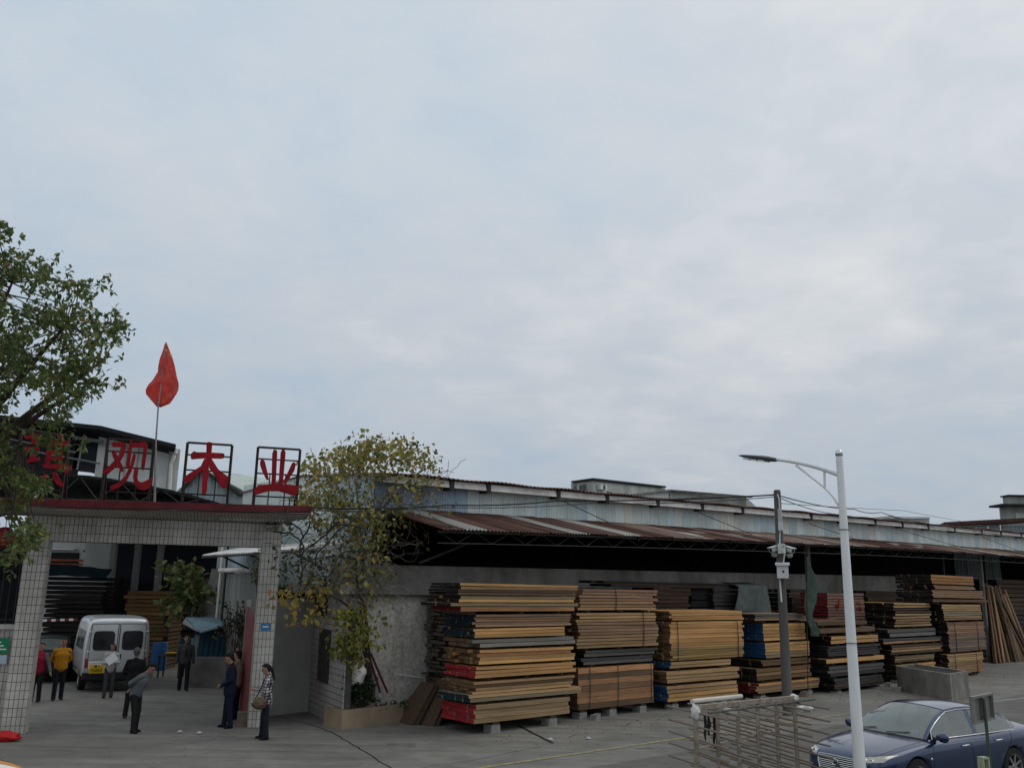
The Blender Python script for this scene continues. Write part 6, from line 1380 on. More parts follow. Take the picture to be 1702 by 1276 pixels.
# hall with the long sloping roof above the sign, dark bays and a white gable
hb = thing('upper_hall', 'hall with a sloping dark roof edge and a white wall behind the rooftop sign', 'building', at(150, 1000, 47)); hb.location.z = 0
Y = 47.
tl_, tr_2, bl_, br_ = at(166, 716, Y), at(293, 742, Y), at(166, 830, Y), at(290, 830, Y)
mb = MB(); mb.hexa([Vector((tl_.x, Y, 3)), Vector((br_.x+.05, Y, 3)), Vector((br_.x-4.5, Y+8, 3)), Vector((tl_.x, Y+8, 3))], [Vector((tl_.x, Y, tl_.z)), Vector((br_.x+.05, Y, tr_2.z-.15)), Vector((br_.x-4.5, Y+8, tr_2.z-.4)), Vector((tl_.x, Y+8, tl_.z-.4))]); mb.build('wall', 'wall_white_far', hb)
for px in (204, 224, 277):
    q = at(px, 800, Y-.05); mb = MB(); mb.bar(Vector((q.x, Y-.03, 6)), Vector((q.x, Y-.03, tl_.z-.75)), .035); mb.build('wall_seam', 'wall_grey_far', hb)
mb = MB(); q0, q1, q2 = at(-60, 690, Y-1.2), at(166, 714, Y-1.2), at(292, 745, Y-1.2)
for A, B in ((q0, q1), (q1, q2)): mb.hexa([A, B, B+Vector((-4.5, 9, -1.2)), A+Vector((-4.5, 9, -1.2))], [A+Z3*.22, B+Z3*.22, B+Vector((-4.5, 9, -1.)), A+Vector((-4.5, 9, -1.))])
mb.build('roof', 'shed_dark', hb)
for (x0, y0, x1, y1, m, nm) in ((-40, 730, 126, 790, 'shed_dark', 'dark_bay'), (126, 735, 164, 779, 'blue_dark_panel', 'dark_bay')):
    A, B = at(x0, y0, Y+.3), at(x1, y1, Y+.3); mb = MB(); mb.abox(A.x, B.x, Y+.3, Y+.5, B.z, A.z+.6); mb.build(nm, m, hb)
mb = MB()
for (x0, y0, x1, y1) in ((0, 706, 172, 733), (0, 740, 166, 770), (124, 728, 170, 735), (140, 722, 128, 780), (-20, 722, 126, 752)): mb.tube([at(x0, y0, Y-.4), at(x1, y1, Y-.4)], .05, 4)
mb.build('rail', 'steel_grey', hb)
mb = MB(); mb.tube([at(289, 752, Y-.2), at(289, 760, Y-.2), at(284, 772, Y-.2), at(281, 830, Y-.2)], .10, 6); mb.bar(at(283, 749, Y-.25), at(294, 750, Y-.25), .25, .25); mb.build('downpipe', 'gutter_white', hb)
# gabled shed with pale roof
gs = thing('gabled_shed', 'pale blue corrugated gabled shed behind the tree-shaped sign character', 'shed', at(390, 1000, 52)); gs.location.z = 0
Y = 52.
ap, gl, gr = at(337, 783, Y), at(308, 815, Y), at(404, 828, Y); gr = Vector((gr.x, Y, gr.z))
mb = MB(); mb.prism([Vector((gl.x, Y, 2)), Vector((gr.x+2, Y, 2)), gr+Vector((2, 0, -.7)), ap, gl], Vector((0, .1, 0))); mb.build('gable_wall', 'wall_grey_far', gs) if False else None
n = 40; pm2 = corr((gr.x+2-gl.x)/14, 1, .28, .03).mesh('wall_panel', 'panel_metal')
for i in range(14):
    w = (gr.x+2-gl.x)/14; x = gl.x+w*i; xm = x+w/2; zt = gl.z+(ap.z-gl.z)*(xm-gl.x)/(ap.x-gl.x) if xm < ap.x else ap.z+(gr.z-ap.z)*(xm-ap.x)/(gr.x-ap.x)
    inst('wall_panel', pm2, gs, Vector((x, Y, 2))-gs.location, (pi/2, 0, 0), (1, zt-2, 1), (.44, .51, .54) if i % 3 else (.40, .48, .54))
back = Vector((9., 26, .4))
for A, B, m in ((ap, gr+Vector((2.2, 0, -.8)), 'green_roof'), (gl+Vector((-.4, 0, -.3)), ap, 'green_roof')):
    nn = 24
    mb = MB(); mb.grid(lambda i, j: A.lerp(B, j/2)+Vector((0, -.3, 0))+back*(i/nn)+Z3*(.12+.03*(i % 2)), nn, 2); o = mb.build('roof', m, gs); o.modifiers.new('s', 'SOLIDIFY').thickness = .06
mb = MB()
for A, B in ((gl, ap), (ap, gr)): mb.bar(A+Vector((0, -.35, .1)), B+Vector((0, -.35, .1)), .12, .2)
mb.build('verge', 'steel_dark', gs)
# light roof further left and right of it
lr = thing('pale_roof_shed', 'low shed with a pale sheet roof seen between the sign frames', 'shed', at(430, 1000, 60)); lr.location.z = 0
A, B = at(285, 782, 60), at(520, 792, 60); mb = MB(); mb.hexa([Vector((A.x, 60, 2)), Vector((B.x, 60, 2)), Vector((B.x, 66, 2)), Vector((A.x, 66, 2))], [Vector((A.x, 60, A.z-1.7)), Vector((B.x, 60, A.z-1.9)), Vector((B.x, 66, A.z-.3)), Vector((A.x, 66, A.z-.2))]); mb.build('wall', 'wall_grey_far', lr)
mb = MB(); mb.grid(lambda i, j: Vector((A.x-.5+(B.x-A.x+1)*i/60, 59.6+7*j, A.z-1.6+1.5*j-.2*i/60+.035*(i % 2))), 60, 1); o = mb.build('roof', 'green_roof', lr); o.modifiers.new('s', 'SOLIDIFY').thickness = .05
# white building at the back, seen under the beam
wb = thing('white_building', 'white plastered building with a dark window at the back of the yard', 'building', at(140, 1000, 54)); wb.location.z = 0
A, B = at(20, 895, 54), at(192, 960, 54); mb = MB(); mb.abox(A.x, B.x, 54, 60, 0, A.z+.5); mb.build('wall', 'wall_white_far', wb)
w0, w1 = at(157, 916, 53.9), at(170, 938, 53.9); mb = MB(); mb.abox(w0.x, w1.x, 53.88, 53.98, w1.z, w0.z); mb.build('window', 'window_dark', wb)
w0, w1 = at(146, 911, 53.8), at(174, 918, 53.8); mb = MB(); mb.hexa([Vector((w0.x, 53.2, w1.z)), Vector((w1.x, 53.2, w1.z)), Vector((w1.x, 53.98, w0.z)), Vector((w0.x, 53.98, w0.z))], [Vector((w0.x, 53.2, w1.z+.06)), Vector((w1.x, 53.2, w1.z+.06)), Vector((w1.x, 53.98, w0.z+.06)), Vector((w0.x, 53.98, w0.z+.06))]); mb.build('window_hood', 'shed_dark', wb)
w0, w1 = at(60, 911, 53.9), at(128, 914, 53.9); mb = MB(); mb.abox(w0.x, w1.x, 53.6, 53.98, w1.z, w0.z); mb.build('ledge', 'gutter_white', wb)
w0, w1 = at(60, 917, 53.9), at(128, 945, 53.9); mb = MB(); mb.abox(w0.x, w1.x, 53.9, 53.985, w1.z, w0.z); mb.build('dark_opening', 'shed_dark', wb)
for (x0, y0, x1, y1, m, lab) in ((60, 928, 146, 933, 'sign_red', 'upper red banner board under the back building ledge'), (60, 935, 140, 939, 'sign_red', 'lower orange-red banner board at the back building')):
    w0, w1 = at(x0, y0, 53.5), at(x1, y1, 53.5); mb = MB(); mb.abox(w0.x, w1.x, 53.4, 53.5, w1.z, w0.z); solo(mb, 'banner', m, lab, 'banner', Vector((w0.x, 53.4, w1.z)))
# dark timber store: posts, back wall, roof, dark stacks
ds = thing('timber_store', 'dark open timber store at the back of the yard', 'shed', at(270, 1000, 46)); ds.location.z = 0
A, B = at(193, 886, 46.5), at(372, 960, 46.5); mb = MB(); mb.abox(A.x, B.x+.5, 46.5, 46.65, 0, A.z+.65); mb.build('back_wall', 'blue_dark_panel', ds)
mb = MB(); mb.abox(A.x, B.x+.3, 38.5, 46.7, A.z+.66, A.z+.76); mb.build('roof', 'shed_dark', ds)
for px in (224, 262): q = at(px, 950, 42); mb = MB(); mb.abox(q.x-.12, q.x+.12, 42, 42.25, 0, A.z+.6); mb.build('post', 'concrete_block', ds)
def pile(x0, x1, y0, Y, dep, n, col, lab, end='wood_end_black', z0=0., rot=0., ybot=None):
    a, b = at(x0, y0, Y), at(x1, y0, Y); zb = z0 if ybot is None else at(x0, ybot, Y).z; t = thing('lumber_pile', lab, 'lumber', Vector(((a.x+b.x)/2, Y+dep/2, zb)), rot, 'timber piles in the yard behind the gate'); h = a.z-zb; L_ = b.x-a.x
    rear_ = MB()
    for k in range(n):
        hl = h/n; c = vary(R_.choice(col), .2); lx = L_*(1+R_.uniform(-.06, .04)); inst('board', R_.choice(BM[end]), t, (R_.uniform(-.1, .1), -dep/2+.15, (k+.5)*hl), (0, R_.uniform(-.006, .006), R_.uniform(-.02, .02)), (lx, .3, hl*R_.uniform(.7, .92)), c)
        rear_.abox(-lx/2, lx/2, -dep/2+.32, dep/2, (k+.1)*hl, (k+.9)*hl)
    o = rear_.build('rear_boards', ['wood'], t, fix=False, kind='stuff'); o.color = (*col[0], 1)
pile(78, 176, 957, 40, 2.0, 18, [(.022, .018, .015), (.014, .013, .012), (.03, .024, .02)], 'big shade-darkened timber pile under the blue tarpaulin behind the van')  # shade under the arched roof is put into these board colours
pile(212, 282, 981, 36.5, 1.8, 19, [(.15, .08, .028), (.18, .105, .036), (.12, .065, .025)], 'orange-brown timber pile to the right of the van roof')
pile(176, 208, 962, 44, 2.0, 12, [(.035, .03, .028)], 'small dark pile beside the grey post of the timber store')
pile(282, 330, 960, 42, 2.0, 9, [(.05, .02, .017), (.03, .02, .015)], 'reddish pile behind the small green tree')
A, B = at(74, 937, 40), at(182, 957, 40); mb = MB(); mb.grid(lambda i, j: Vector((A.x+(B.x-A.x)*i/16, 39.7+.5*j, (A.z-(A.z-B.z)*.55*max(0, i/16-.3))+(.0 if j == 1 else -.52*(1-.3*i/16))+.012*sin(i*1.3))), 16, 1); o = solo(mb, 'tarpaulin', 'tarp_blue', 'dark blue-green tarpaulin over the dark timber pile', 'tarpaulin', Vector((A.x, 39.7, B.z))); o.modifiers.new('s', 'SOLIDIFY').thickness = .02
# barrier arm
A, B = at(62, 1031, 30.5), at(128, 1029, 31.5); br = thing('barrier_arm', 'red and white striped barrier arm behind the left pillar', 'barrier', A)
for i in range(9):
    mb = MB(); mb.bar(A.lerp(B, i/9), A.lerp(B, (i+1)/9), .09, .07); mb.build('stripe', 'box_white' if i % 2 else 'canopy_red', br)
# grey sheet wall, its posts, pipe, awning
Yw = 29.5
gw = thing('sheet_wall', 'grey corrugated sheet wall with a paler upper part behind the right gate pillar', 'wall', at(395, 1100, Yw)); gw.location.z = 0
a, b = at(368, 1000, Yw+3.2), at(440, 1000, Yw-1.2)
a.z = b.z = 0; wd = (b-a); wl = wd.length; wd.normalize(); wa = atan2(wd.y, wd.x)
gz = at(395, 947, Yw+1).z
me1 = corr(.62, 1, .2, .02).mesh('wall_sheet', 'panel_metal')
for i in range(int(wl/.6)+1):
    p = a+wd*.6*i; inst('wall_sheet', me1, gw, p-gw.location, (pi/2, 0, wa), (1, gz-.1, 1), (.27, .27, .25)); inst('wall_sheet', me1, gw, p+Z3*(gz+.1)-gw.location, (pi/2, 0, wa), (1, 1.9, 1), (.40, .48, .52))
nw = Vector((wd.y, -wd.x, 0))
mb = MB(); mb.tube([a+Z3*gz+nw*.15, b+Z3*gz+nw*.15], .08, 8); mb.build('pipe', 'gutter_white', gw)
for q in (.02, .16): mb = MB(); mb.tube([a+wd*wl*q+nw*.15, a+wd*wl*q+nw*.15+Z3*(gz+1.8)], .045 if q < .1 else .04, 8); mb.build('post', 'gutter_white' if q < .1 else 'steel_dark', gw)
# awning
A, B = at(336, 923, 29.6), at(528, 911, 24.6); ad2 = B-A; al2 = ad2.length; nb_ = Vector((ad2.y, -ad2.x, 0)).normalized()
if nb_.dot(EYE-A) < 0: nb_ = -nb_
aw = thing('awning', 'long narrow white corrugated awning passing behind the right gate pillar', 'awning', A)
n = 96; mb = MB(); mb.grid(lambda i, j: A+ad2*(i/n)-nb_*(1.3*j)+Z3*(.28*j+.035*(i % 2)), n, 1); o = mb.build('sheet', 'gutter_white', aw); o.modifiers.new('s', 'SOLIDIFY').thickness = .03
for q in (.2, .45, .8):
    P = A+ad2*q; mb = MB(); mb.bar(P-Z3*.05, P-nb_*1.3-Z3*.55, .05); mb.build('bracket', 'steel_dark', aw)
mb = MB(); mb.bar(A-Z3*.06, B-Z3*.06, .05); mb.build('edge_bar', 'steel_dark', aw)
# leaning slab
A, B = at(322, 1060, 33), at(352, 1062, 33); C, D = at(372, 945, 34), at(352, 945, 34)
mb = MB(); mb.hexa([A, B, C, D], [x+Vector((0, .12, 0)) for x in (A, B, C, D)]); solo(mb, 'leaning_slab', 'concrete_old', 'grey slab leaning beside the corrugated wall behind the small tree', 'slab', A)
# blue-roofed hut
kz = thing('small_hut', 'small hut with a faded blue sheet roof and teal side panels', 'hut', at(360, 1120, 31.5)); kz.location.z = 0
Yk = 31.5; fl_, fr_ = at(327, 1050, Yk), at(404, 1050, Yk+.6)
rt = [at(309, 1028, Yk+.4), at(370, 1028, Yk+1.2), at(372, 1041, Yk-.5), at(333, 1052, Yk-.6)]
mb = MB(); mb.hexa(rt, [p+Z3*.05 for p in rt]); mb.build('roof', 'blue_sheet', kz)
r2 = [at(303, 1036, Yk+.2), at(309, 1027, Yk+.6), at(333, 1050, Yk-.5), at(325, 1048, Yk-.5)]
mb = MB(); mb.hexa(r2, [p+Z3*.04 for p in r2]); mb.build('roof_flap', 'grey_sheet', kz)
zt = at(335, 1052, Yk).z; zb = at(335, 1090, Yk).z
for i in range(9):
    w = (fr_.x-fl_.x)/9; x = fl_.x+w*i; mb = MB(); mb.box((x+.015, Yk-.3+.07*i, zb-.1), (w-.03, .06, 0), (0, .05, 0), (.05, 0, zt-zb+.05)); mb.build('side_panel', 'grey_sheet' if i == 0 else 'teal_panel', kz)
mb = MB(); mb.abox(fl_.x-.2, fr_.x, Yk+.4, Yk+1.6, 0, zt+.1); mb.build('wall', 'teal_panel', kz)
mb = MB(); q = at(326, 1090, Yk-.1); mb.abox(fl_.x, fr_.x+.1, Yk-.55, Yk+.35, 0, q.z); mb.build('base', 'concrete_old', kz)
# trough in front of the hut, things on it
A, B = ground(315, 1137), ground(372, 1134); A.z = B.z = 0
mb = MB(); mb.box(A, (B-A)*1.02, Vector((0, .5, 0)), Z3*.72); solo(mb, 'stone_trough', 'concrete_old', 'long greenish stone trough in front of the blue-roofed hut', 'trough', A)
c = at(333, 1108, A.y-.05); mb = MB(); mb.hexa([c+Vector((-.18, -.1, -.30)), c+Vector((.18, -.1, -.30)), c+Vector((.18, .15, -.30)), c+Vector((-.18, .15, -.30))], [c+Vector((-.15, -.08, .16)), c+Vector((.2, -.08, .2)), c+Vector((.2, .13, .2)), c+Vector((-.15, .13, .16))]); solo(mb, 'white_sack', 'cloth_white', 'white sack standing at the left end of the stone trough', 'sack', c-Z3*.3)
# barrel and little table
q = ground(262, 1113); mb = MB(); mb.lathe(q, [(.27, 0), (.31, .04), (.31, .35), (.32, .37), (.31, .39), (.31, .75), (.32, .77), (.31, .79), (.29, 1.05), (.26, 1.08)], 18); solo(mb, 'barrel', 'barrel_blue', 'blue plastic barrel beside the right side of the van', 'barrel', q)
q = ground(283, 1125); tb = thing('small_table', 'small dark table with thin legs to the left of the person in the open jacket', 'table', q)
mb = MB(); mb.abox(q.x-.42, q.x+.42, q.y-.3, q.y+.3, .74, .78); mb.build('tabletop', 'wood_dark', tb)
for sx in (-.37, .37):
    for sy in (-.25, .25): mb = MB(); mb.bar(q+Vector((sx, sy, 0)), q+Vector((sx, sy, .74)), .05); mb.build('leg', 'wood_dark', tb)
mb = MB(); mb.lathe(q+Z3*.781, [(.16, 0), (.26, .07), (.27, .09), (.24, .08), (.15, .03)], 18); solo(mb, 'basin', 'plate_yellow', 'yellow basin on the small dark table', 'basin', q+Z3*.78)
q = ground(303, 1100); mb = MB(); mb.abox(q.x-.5, q.x+.3, q.y, q.y+.6, 0, 1.0); solo(mb, 'crate', 'teal_panel', 'dark teal crate behind the small table', 'crate', q)
# red heap at the lower left
q = ground(6, 1231); q.z = 0; blob(q+Z3*.10, .3, 'red_cloth', 'cloth_red_bright', 'bright red plastic sheet lying at the foot of the left pillar', 'sheet', (1.15, .7, .36), 12)

# ================================================================== FAR BUILDINGS on the right
Yf = 75.
rh = thing('rooftop_hut', 'weathered grey flat-roofed building with an air conditioner above the warehouse roof', 'building', at(1030, 900, Yf)); rh.location.z = 0
tl, tm, tr_ = at(949, 801, Yf), at(985, 796, Yf-3), at(1106, 809, Yf+9)
def zpt(p, z): return Vector((p.x, p.y, z))
mb = MB(); mb.hexa([zpt(tl, 0), zpt(tm, 0), zpt(tr_, 0), zpt(tl+tr_-tm, 0)], [zpt(tl, tl.z-.1), zpt(tm, tm.z-.15), zpt(tr_, tr_.z-.15), zpt(tl+tr_-tm, tr_.z)]); mb.build('wall', 'wall_grey_far', rh)
o_ = Vector((0, -.35, 0)); mb = MB(); mb.hexa([tl+o_-Z3*.1, tm+o_-Z3*.12, tr_+o_-Z3*.12, (tl+tr_-tm)+o_], [tl+o_+Z3*.06, tm+o_+Z3*.06, tr_+o_+Z3*.05, (tl+tr_-tm)+o_+Z3*.1]); mb.build('roof_slab', 'shed_dark', rh)
n1 = (tm-tl); n1.z = 0; n1.normalize(); f1 = Vector((n1.y, -n1.x, 0)); n2 = (tr_-tm); n2.z = 0; n2.normalize(); f2 = Vector((n2.y, -n2.x, 0))
def on_face(px, py, P, f): return onp(px, py, P+f*.02, f)
for (x0, y0, x1, y1) in ((954, 807, 958, 812), (964, 806, 974, 818)):
    a, b = on_face(x0, y0, tl, f1), on_face(x1, y1, tl, f1); w = (b-a).dot(n1); mb = MB(); mb.box(zpt(a, b.z), n1*w, f1*.04, Z3*(a.z-b.z)); mb.build('window', 'window_dark', rh)
    if x1-x0 > 6: mb = MB(); [mb.bar(zpt(a, b.z)+n1*w*k/4+f1*.06, zpt(a, a.z)+n1*w*k/4+f1*.06, .03) for k in range(5)]; mb.build('window_bars', 'steel_grey', rh)
a, b = on_face(1009, 816, tm, f2), on_face(1018, 823, tm, f2); mb = MB(); mb.box(zpt(a, b.z), n2*(b-a).dot(n2), f2*.04, Z3*(a.z-b.z)); mb.build('window', 'window_dark', rh)
a, b = on_face(992, 805, tm, f2), on_face(1003, 815, tm, f2); w = (b-a).dot(n2); ac = thing('air_conditioner', 'white air conditioner unit on the wall of the far flat-roofed building', 'air conditioner', zpt(a, b.z))
mb = MB(); mb.box(zpt(a, b.z), n2*w, f2*.35, Z3*(a.z-b.z)); mb.build('case', 'box_white', ac)
mb = MB(); mb.lathe(zpt(a, (a.z+b.z)/2)+n2*w*.55+f2*.36, [(.2, 0), (.17, .02), (.05, .02)], 14, axis=f2); mb.build('fan', 'steel_dark', ac)
for px in (1041, 1075, 1088, 1098): a = on_face(px, 815, tm, f2); mb = MB(); mb.bar(zpt(a, a.z-1), zpt(a, tm.z-.4), .14); mb.build('pilaster', 'wall_grey_far', rh)
gh2 = thing('gable_building', 'long grey-white gabled building behind the warehouse roof, beside the flat-roofed one', 'building', at(1150, 900, 70)); gh2.location.z = 0
P = [at(1040, 825, 66), at(1112, 815, 70), at(1240, 826, 74)]
mb = MB(); mb.prism([zpt(P[0], 0), zpt(P[1], 0), P[1], P[0]], Vector((3, 8, 0))); mb.build('wall', 'wall_white_far', gh2); mb = MB(); mb.prism([zpt(P[1]+Vector((.05, 0, 0)), 0), zpt(P[2], 0), P[2], P[1]+Vector((.05, 0, 0))], Vector((3, 8, 0))); mb.build('wall', 'wall_grey_far', gh2)
mb = MB(); mb.bar(P[0]+Vector((-.4, -.2, 0)), P[1]+Vector((0, -.2, 0)), .3, .12); mb.bar(P[1]+Vector((0, -.2, 0)), P[2]+Vector((.4, -.2, 0)), .3, .12); mb.build('roof_edge', 'concrete_old', gh2)
sb = thing('roof_sheds', 'small pale weathered parapet building far off behind the street lamp', 'building', at(1500, 900, 120)); sb.location.z = 0
a, b = at(1474, 861, 120), at(1545, 868, 120); mb = MB(); mb.abox(a.x, b.x, 120, 126, 0, a.z); mb.build('wall', 'wall_grey_far', sb); mb = MB(); mb.abox(a.x-.2, b.x, 119.8, 126, a.z, a.z+.25); mb.build('coping', 'wall_white_far', sb)
rs = thing('far_shed', 'shed with a dark reddish roof and pale blue wall beyond the end of the warehouse', 'shed', at(1640, 900, 72)); rs.location.z = 0
Yr = 72.; a, b = at(1560, 874, Yr), at(1760, 864, Yr)
mb = MB(); mb.hexa([a+Vector((0, -1, 0)), b+Vector((0, -1, 0)), b+Vector((0, 8, .35)), a+Vector((3, 8, .1))], [a+Vector((0, -1, .25)), b+Vector((0, -1, .28)), b+Vector((0, 8, .55)), a+Vector((3, 8, .3))]); mb.build('roof', 'rust_edge', rs)
pm3 = corr(1.0, 1, .3, .03).mesh('wall_panel', 'panel_metal'); nx = int(b.x-a.x)
for i in range(nx): inst('wall_panel', pm3, rs, Vector((a.x+1+i, Yr, 0))-rs.location, (pi/2, 0, 0), (.985, a.z+.15, 1), (.46, .54, .56) if i % 5 else (.42, .51, .58))
tb2 = thing('concrete_building', 'weathered grey block with a projecting slab at the far right edge', 'building', at(1690, 900, 95)); tb2.location.z = 0
a, b = at(1674, 842, 95), at(1760, 842, 95); mb = MB(); mb.abox(a.x, b.x, 95, 96.6, 0, a.z); mb.build('wall', 'wall_grey_far', tb2)
mb = MB(); a2 = at(1664, 843, 94); mb.abox(a2.x, b.x, 93.8, 96.4, a.z, a.z+.22); mb.build('slab', 'shed_dark', tb2)
a3 = at(1679, 824, 95); mb = MB(); mb.abox(a3.x, b.x, 95.3, 96.5, a.z+.22, a3.z); mb.build('upper_wall', 'wall_grey_far', tb2); mb = MB(); mb.abox(a3.x-.2, b.x, 95, 96.6, a3.z, a3.z+.15); mb.build('coping', 'shed_dark', tb2)
mb = MB(); q0, q1 = at(1688, 852, 94.9), at(1702, 862, 94.9); mb.abox(q0.x, q1.x+3, 94.93, 95.02, q1.z, q0.z); mb.build('panel', 'wall_white_far', tb2)

# ================================================================== TREES AND CREEPERS
def leaves(name, C, D, S, colors, parent, kind=None, wide=.5, fold=.25):
    """C centres, D directions, S sizes: one folded four-point leaf each"""
    n = len(C); D = D/np.linalg.norm(D, axis=1, keepdims=True); r = np.random.default_rng(n)
    up = r.normal(size=(n, 3)); up[:, 2] += 1.2; sd = np.cross(D, up); sd /= np.linalg.norm(sd, axis=1, keepdims=True)+1e-9; nn = np.cross(sd, D)
    s = S[:, None]; b = C; tip = C+D*s; l = C+D*s*.45+sd*s*wide*.5+nn*s*fold*.4; rr = C+D*s*.45-sd*s*wide*.5+nn*s*fold*.4
    V = np.stack([b, l, tip, rr], 1).reshape(-1, 3); i = np.arange(n)*4; F = np.concatenate([np.stack([i, i+2, i+1], 1), np.stack([i, i+3, i+2], 1)])
    me = bpy.data.meshes.new(name); me.from_pydata(V.tolist(), [], F.tolist()); me.materials.append(MATS['leaf'])
    ca = me.color_attributes.new('leafcol', 'FLOAT_COLOR', 'POINT'); col = np.repeat(np.concatenate([colors, np.ones((n, 1))], 1), 4, axis=0); ca.data.foreach_set('color', col.astype(np.float32).ravel())
    o = bpy.data.objects.new(name, me); link(o, parent)
    if parent is not None:
        P = parent_origin(parent); me.transform(Matrix.Translation(-P))
    return tag(o, kind=kind)
def pick(rng, n, pal, w): 
    pal = np.array(pal); k = rng.choice(len(pal), n, p=np.array(w)/sum(w)); c = pal[k]*(1+rng.uniform(-.25, .25, (n, 1))); return np.clip(c*(1+rng.uniform(-.08, .08, (n, 3))), 0, 1)
# the big tree at the left edge
rng = np.random.default_rng(5)
tb_ = at(-230, 1250, 15.6); tb_.z = 0
tree = thing('broadleaf_tree', 'large dark green broadleaf tree reaching in from the left edge', 'tree', tb_)
clumps = []
RB = [(372, 0), (392, 30), (420, 70), (445, 92), (462, 130), (480, 165), (505, 205), (525, 215), (548, 222), (565, 190), (585, 178), (602, 160), (625, 140), (640, 200), (655, 198), (668, 182), (678, 120), (700, 100), (722, 95)]
ra_ = random.Random(11)
for _ in range(2600):
    py = ra_.uniform(372, 725); k = 0
    while k < len(RB)-2 and RB[k+1][0] < py: k += 1
    t = (py-RB[k][0])/(RB[k+1][0]-RB[k][0]); xr = RB[k][1]*(1-t)+RB[k+1][1]*t
    px = ra_.uniform(-420, xr-8)
    if 20 < px < 135 and 695 < py < 810: continue
    if px < -60 and ra_.random() < .45: continue
    if py > 660 and ra_.random() < .5: continue
    Yc = 15.2+ra_.uniform(-1.9, 2.4)
    clumps.append(at(px, py, Yc))
    if len(clumps) >= 225: break
for (x, y) in ((38, 795), (55, 800), (20, 790), (64, 808), (30, 812), (45, 818), (10, 775), (25, 830), (35, 872), (50, 885), (20, 905), (45, 905), (12, 925), (60, 880), (5, 850), (90, 692), (84, 730), (90, 745), (10, 715), (5, 740)): clumps.append(at(x, y, 15.0+ra_.uniform(-.6, .6)))
Cs, Ds, Ss, Cl = [], [], [], []
for c in clumps:
    c = np.array(c); ns = rng.integers(9, 14)
    for q in range(ns):                            # a spray of leaflets round one twig end
        e = c+rng.normal(0, .17, 3)*np.array([1, 1, .62]); tw = rng.normal(0, 1, 3); tw[2] = tw[2]*.5+.15; tw /= np.linalg.norm(tw)
        m = rng.integers(5, 9)
        for i in range(m):
            a = 2*pi*i/m+rng.uniform(-.3, .3); o1 = np.cross(tw, [0.3, .2, 1.]); o1 /= np.linalg.norm(o1)+1e-9; o2 = np.cross(tw, o1); d = (o1*cos(a)+o2*sin(a))*rng.uniform(.6, 1)+tw*rng.uniform(.1, .7)+rng.normal(0, .2, 3); d[2] -= .3
            Cs.append(e+rng.normal(0, .03, 3)); Ds.append(d); Ss.append(rng.uniform(.08, .15))
Cs, Ds, Ss = np.array(Cs), np.array(Ds), np.array(Ss)
col = pick(rng, len(Cs), [(.115, .155, .048), (.08, .115, .038), (.16, .20, .06), (.22, .20, .055), (.27, .18, .05)], [5, 4, 3, .8, .3])
leaves('crown', Cs, Ds, Ss, col, tree, kind='stuff', wide=.52)
fork = tb_+Z3*4.2+Vector((.25, .1, 0))
mb = MB(); mb.tube(curve([tb_, tb_+Vector((.05, .02, 1.5)), tb_+Vector((.2, .05, 3.0)), fork], 5), [.24-.006*i for i in range(16)], 12); mb.build('trunk', 'bark', tree)
mb = MB(); limbs = []
for k in range(9):
    tgt = at(*((-260, 420), (-120, 470), (20, 470), (110, 540), (170, 600), (120, 655), (10, 600), (-100, 620), (40, 740))[k], 15.2+(-1.4, 1.6, .4, -.6, .3, -.2, 1.5, -1.2, -.1)[k]); P = curve([fork, fork.lerp(tgt, .4)+Vector((0, 0, .35)), fork.lerp(tgt, .75)+Vector((0, 0, .2)), tgt], 6); limbs.append(P); n = len(P); mb.tube(P, [.09*(1-i/n)+.014 for i in range(n)], 7)
mb.build('limb', 'bark', tree)
mb = MB(); allp = [p for L_ in limbs for p in L_[4:]]
for c in clumps:
    c = Vector(c); q = min(allp, key=lambda p: (p-c).length); P = curve([q, q.lerp(c, .5)+Vector((ra_.uniform(-.1, .1), ra_.uniform(-.1, .1), ra_.uniform(-.12, .1))), c], 3); mb.tube(P, [.016-.0016*i for i in range(len(P))], 4, caps=False)
mb.build('twigs', 'bark', tree, kind='stuff')

# creeper tree beside the guard house
rng = np.random.default_rng(8); rb_ = random.Random(3)
cb_ = onp(616, 1168, W(0, 1.85), BV); cb_.z = .36
cr = thing('creeper', 'yellow-green creeper climbing in front of the corrugated wall beside the gate', 'creeper', cb_)
def cv(px, py, v): return onp(px, py, W(0, v), BV)
stems = [[(618, 1165, 1.85), (606, 1080, 1.85), (598, 1000, 1.9), (604, 930, 2.2), (598, 870, 2.6), (590, 800, 3.0)], [(622, 1165, 1.8), (612, 1085, 1.8), (606, 1010, 1.85), (592, 940, 2.0), (620, 860, 2.5), (660, 800, 2.9)], [(612, 1120, 1.8), (598, 1040, 1.8), (570, 1000, 1.7), (530, 985, 1.5), (490, 1000, 1.2)], [(598, 900, 2.4), (560, 850, 2.8), (530, 800, 3.2)], [(604, 930, 2.2), (640, 840, 2.4), (700, 800, 2.6)], [(604, 930, 2.2), (540, 925, 2.2), (490, 940, 1.7)], [(640, 840, 2.4), (690, 790, 2.7), (725, 770, 2.8)]]
mb = MB()
for s_ in stems:
    P = curve([cv(*p) for p in s_], 6); n = len(P); P = [p+Vector((rb_.uniform(-.03, .03), rb_.uniform(-.03, .03), 0)) for p in P]; mb.tube(P, [.055*(1-.8*i/n) if s_[0][1] > 1100 else .03*(1-.7*i/n) for i in range(n)], 7)
mb.build('stem', 'bark', cr)
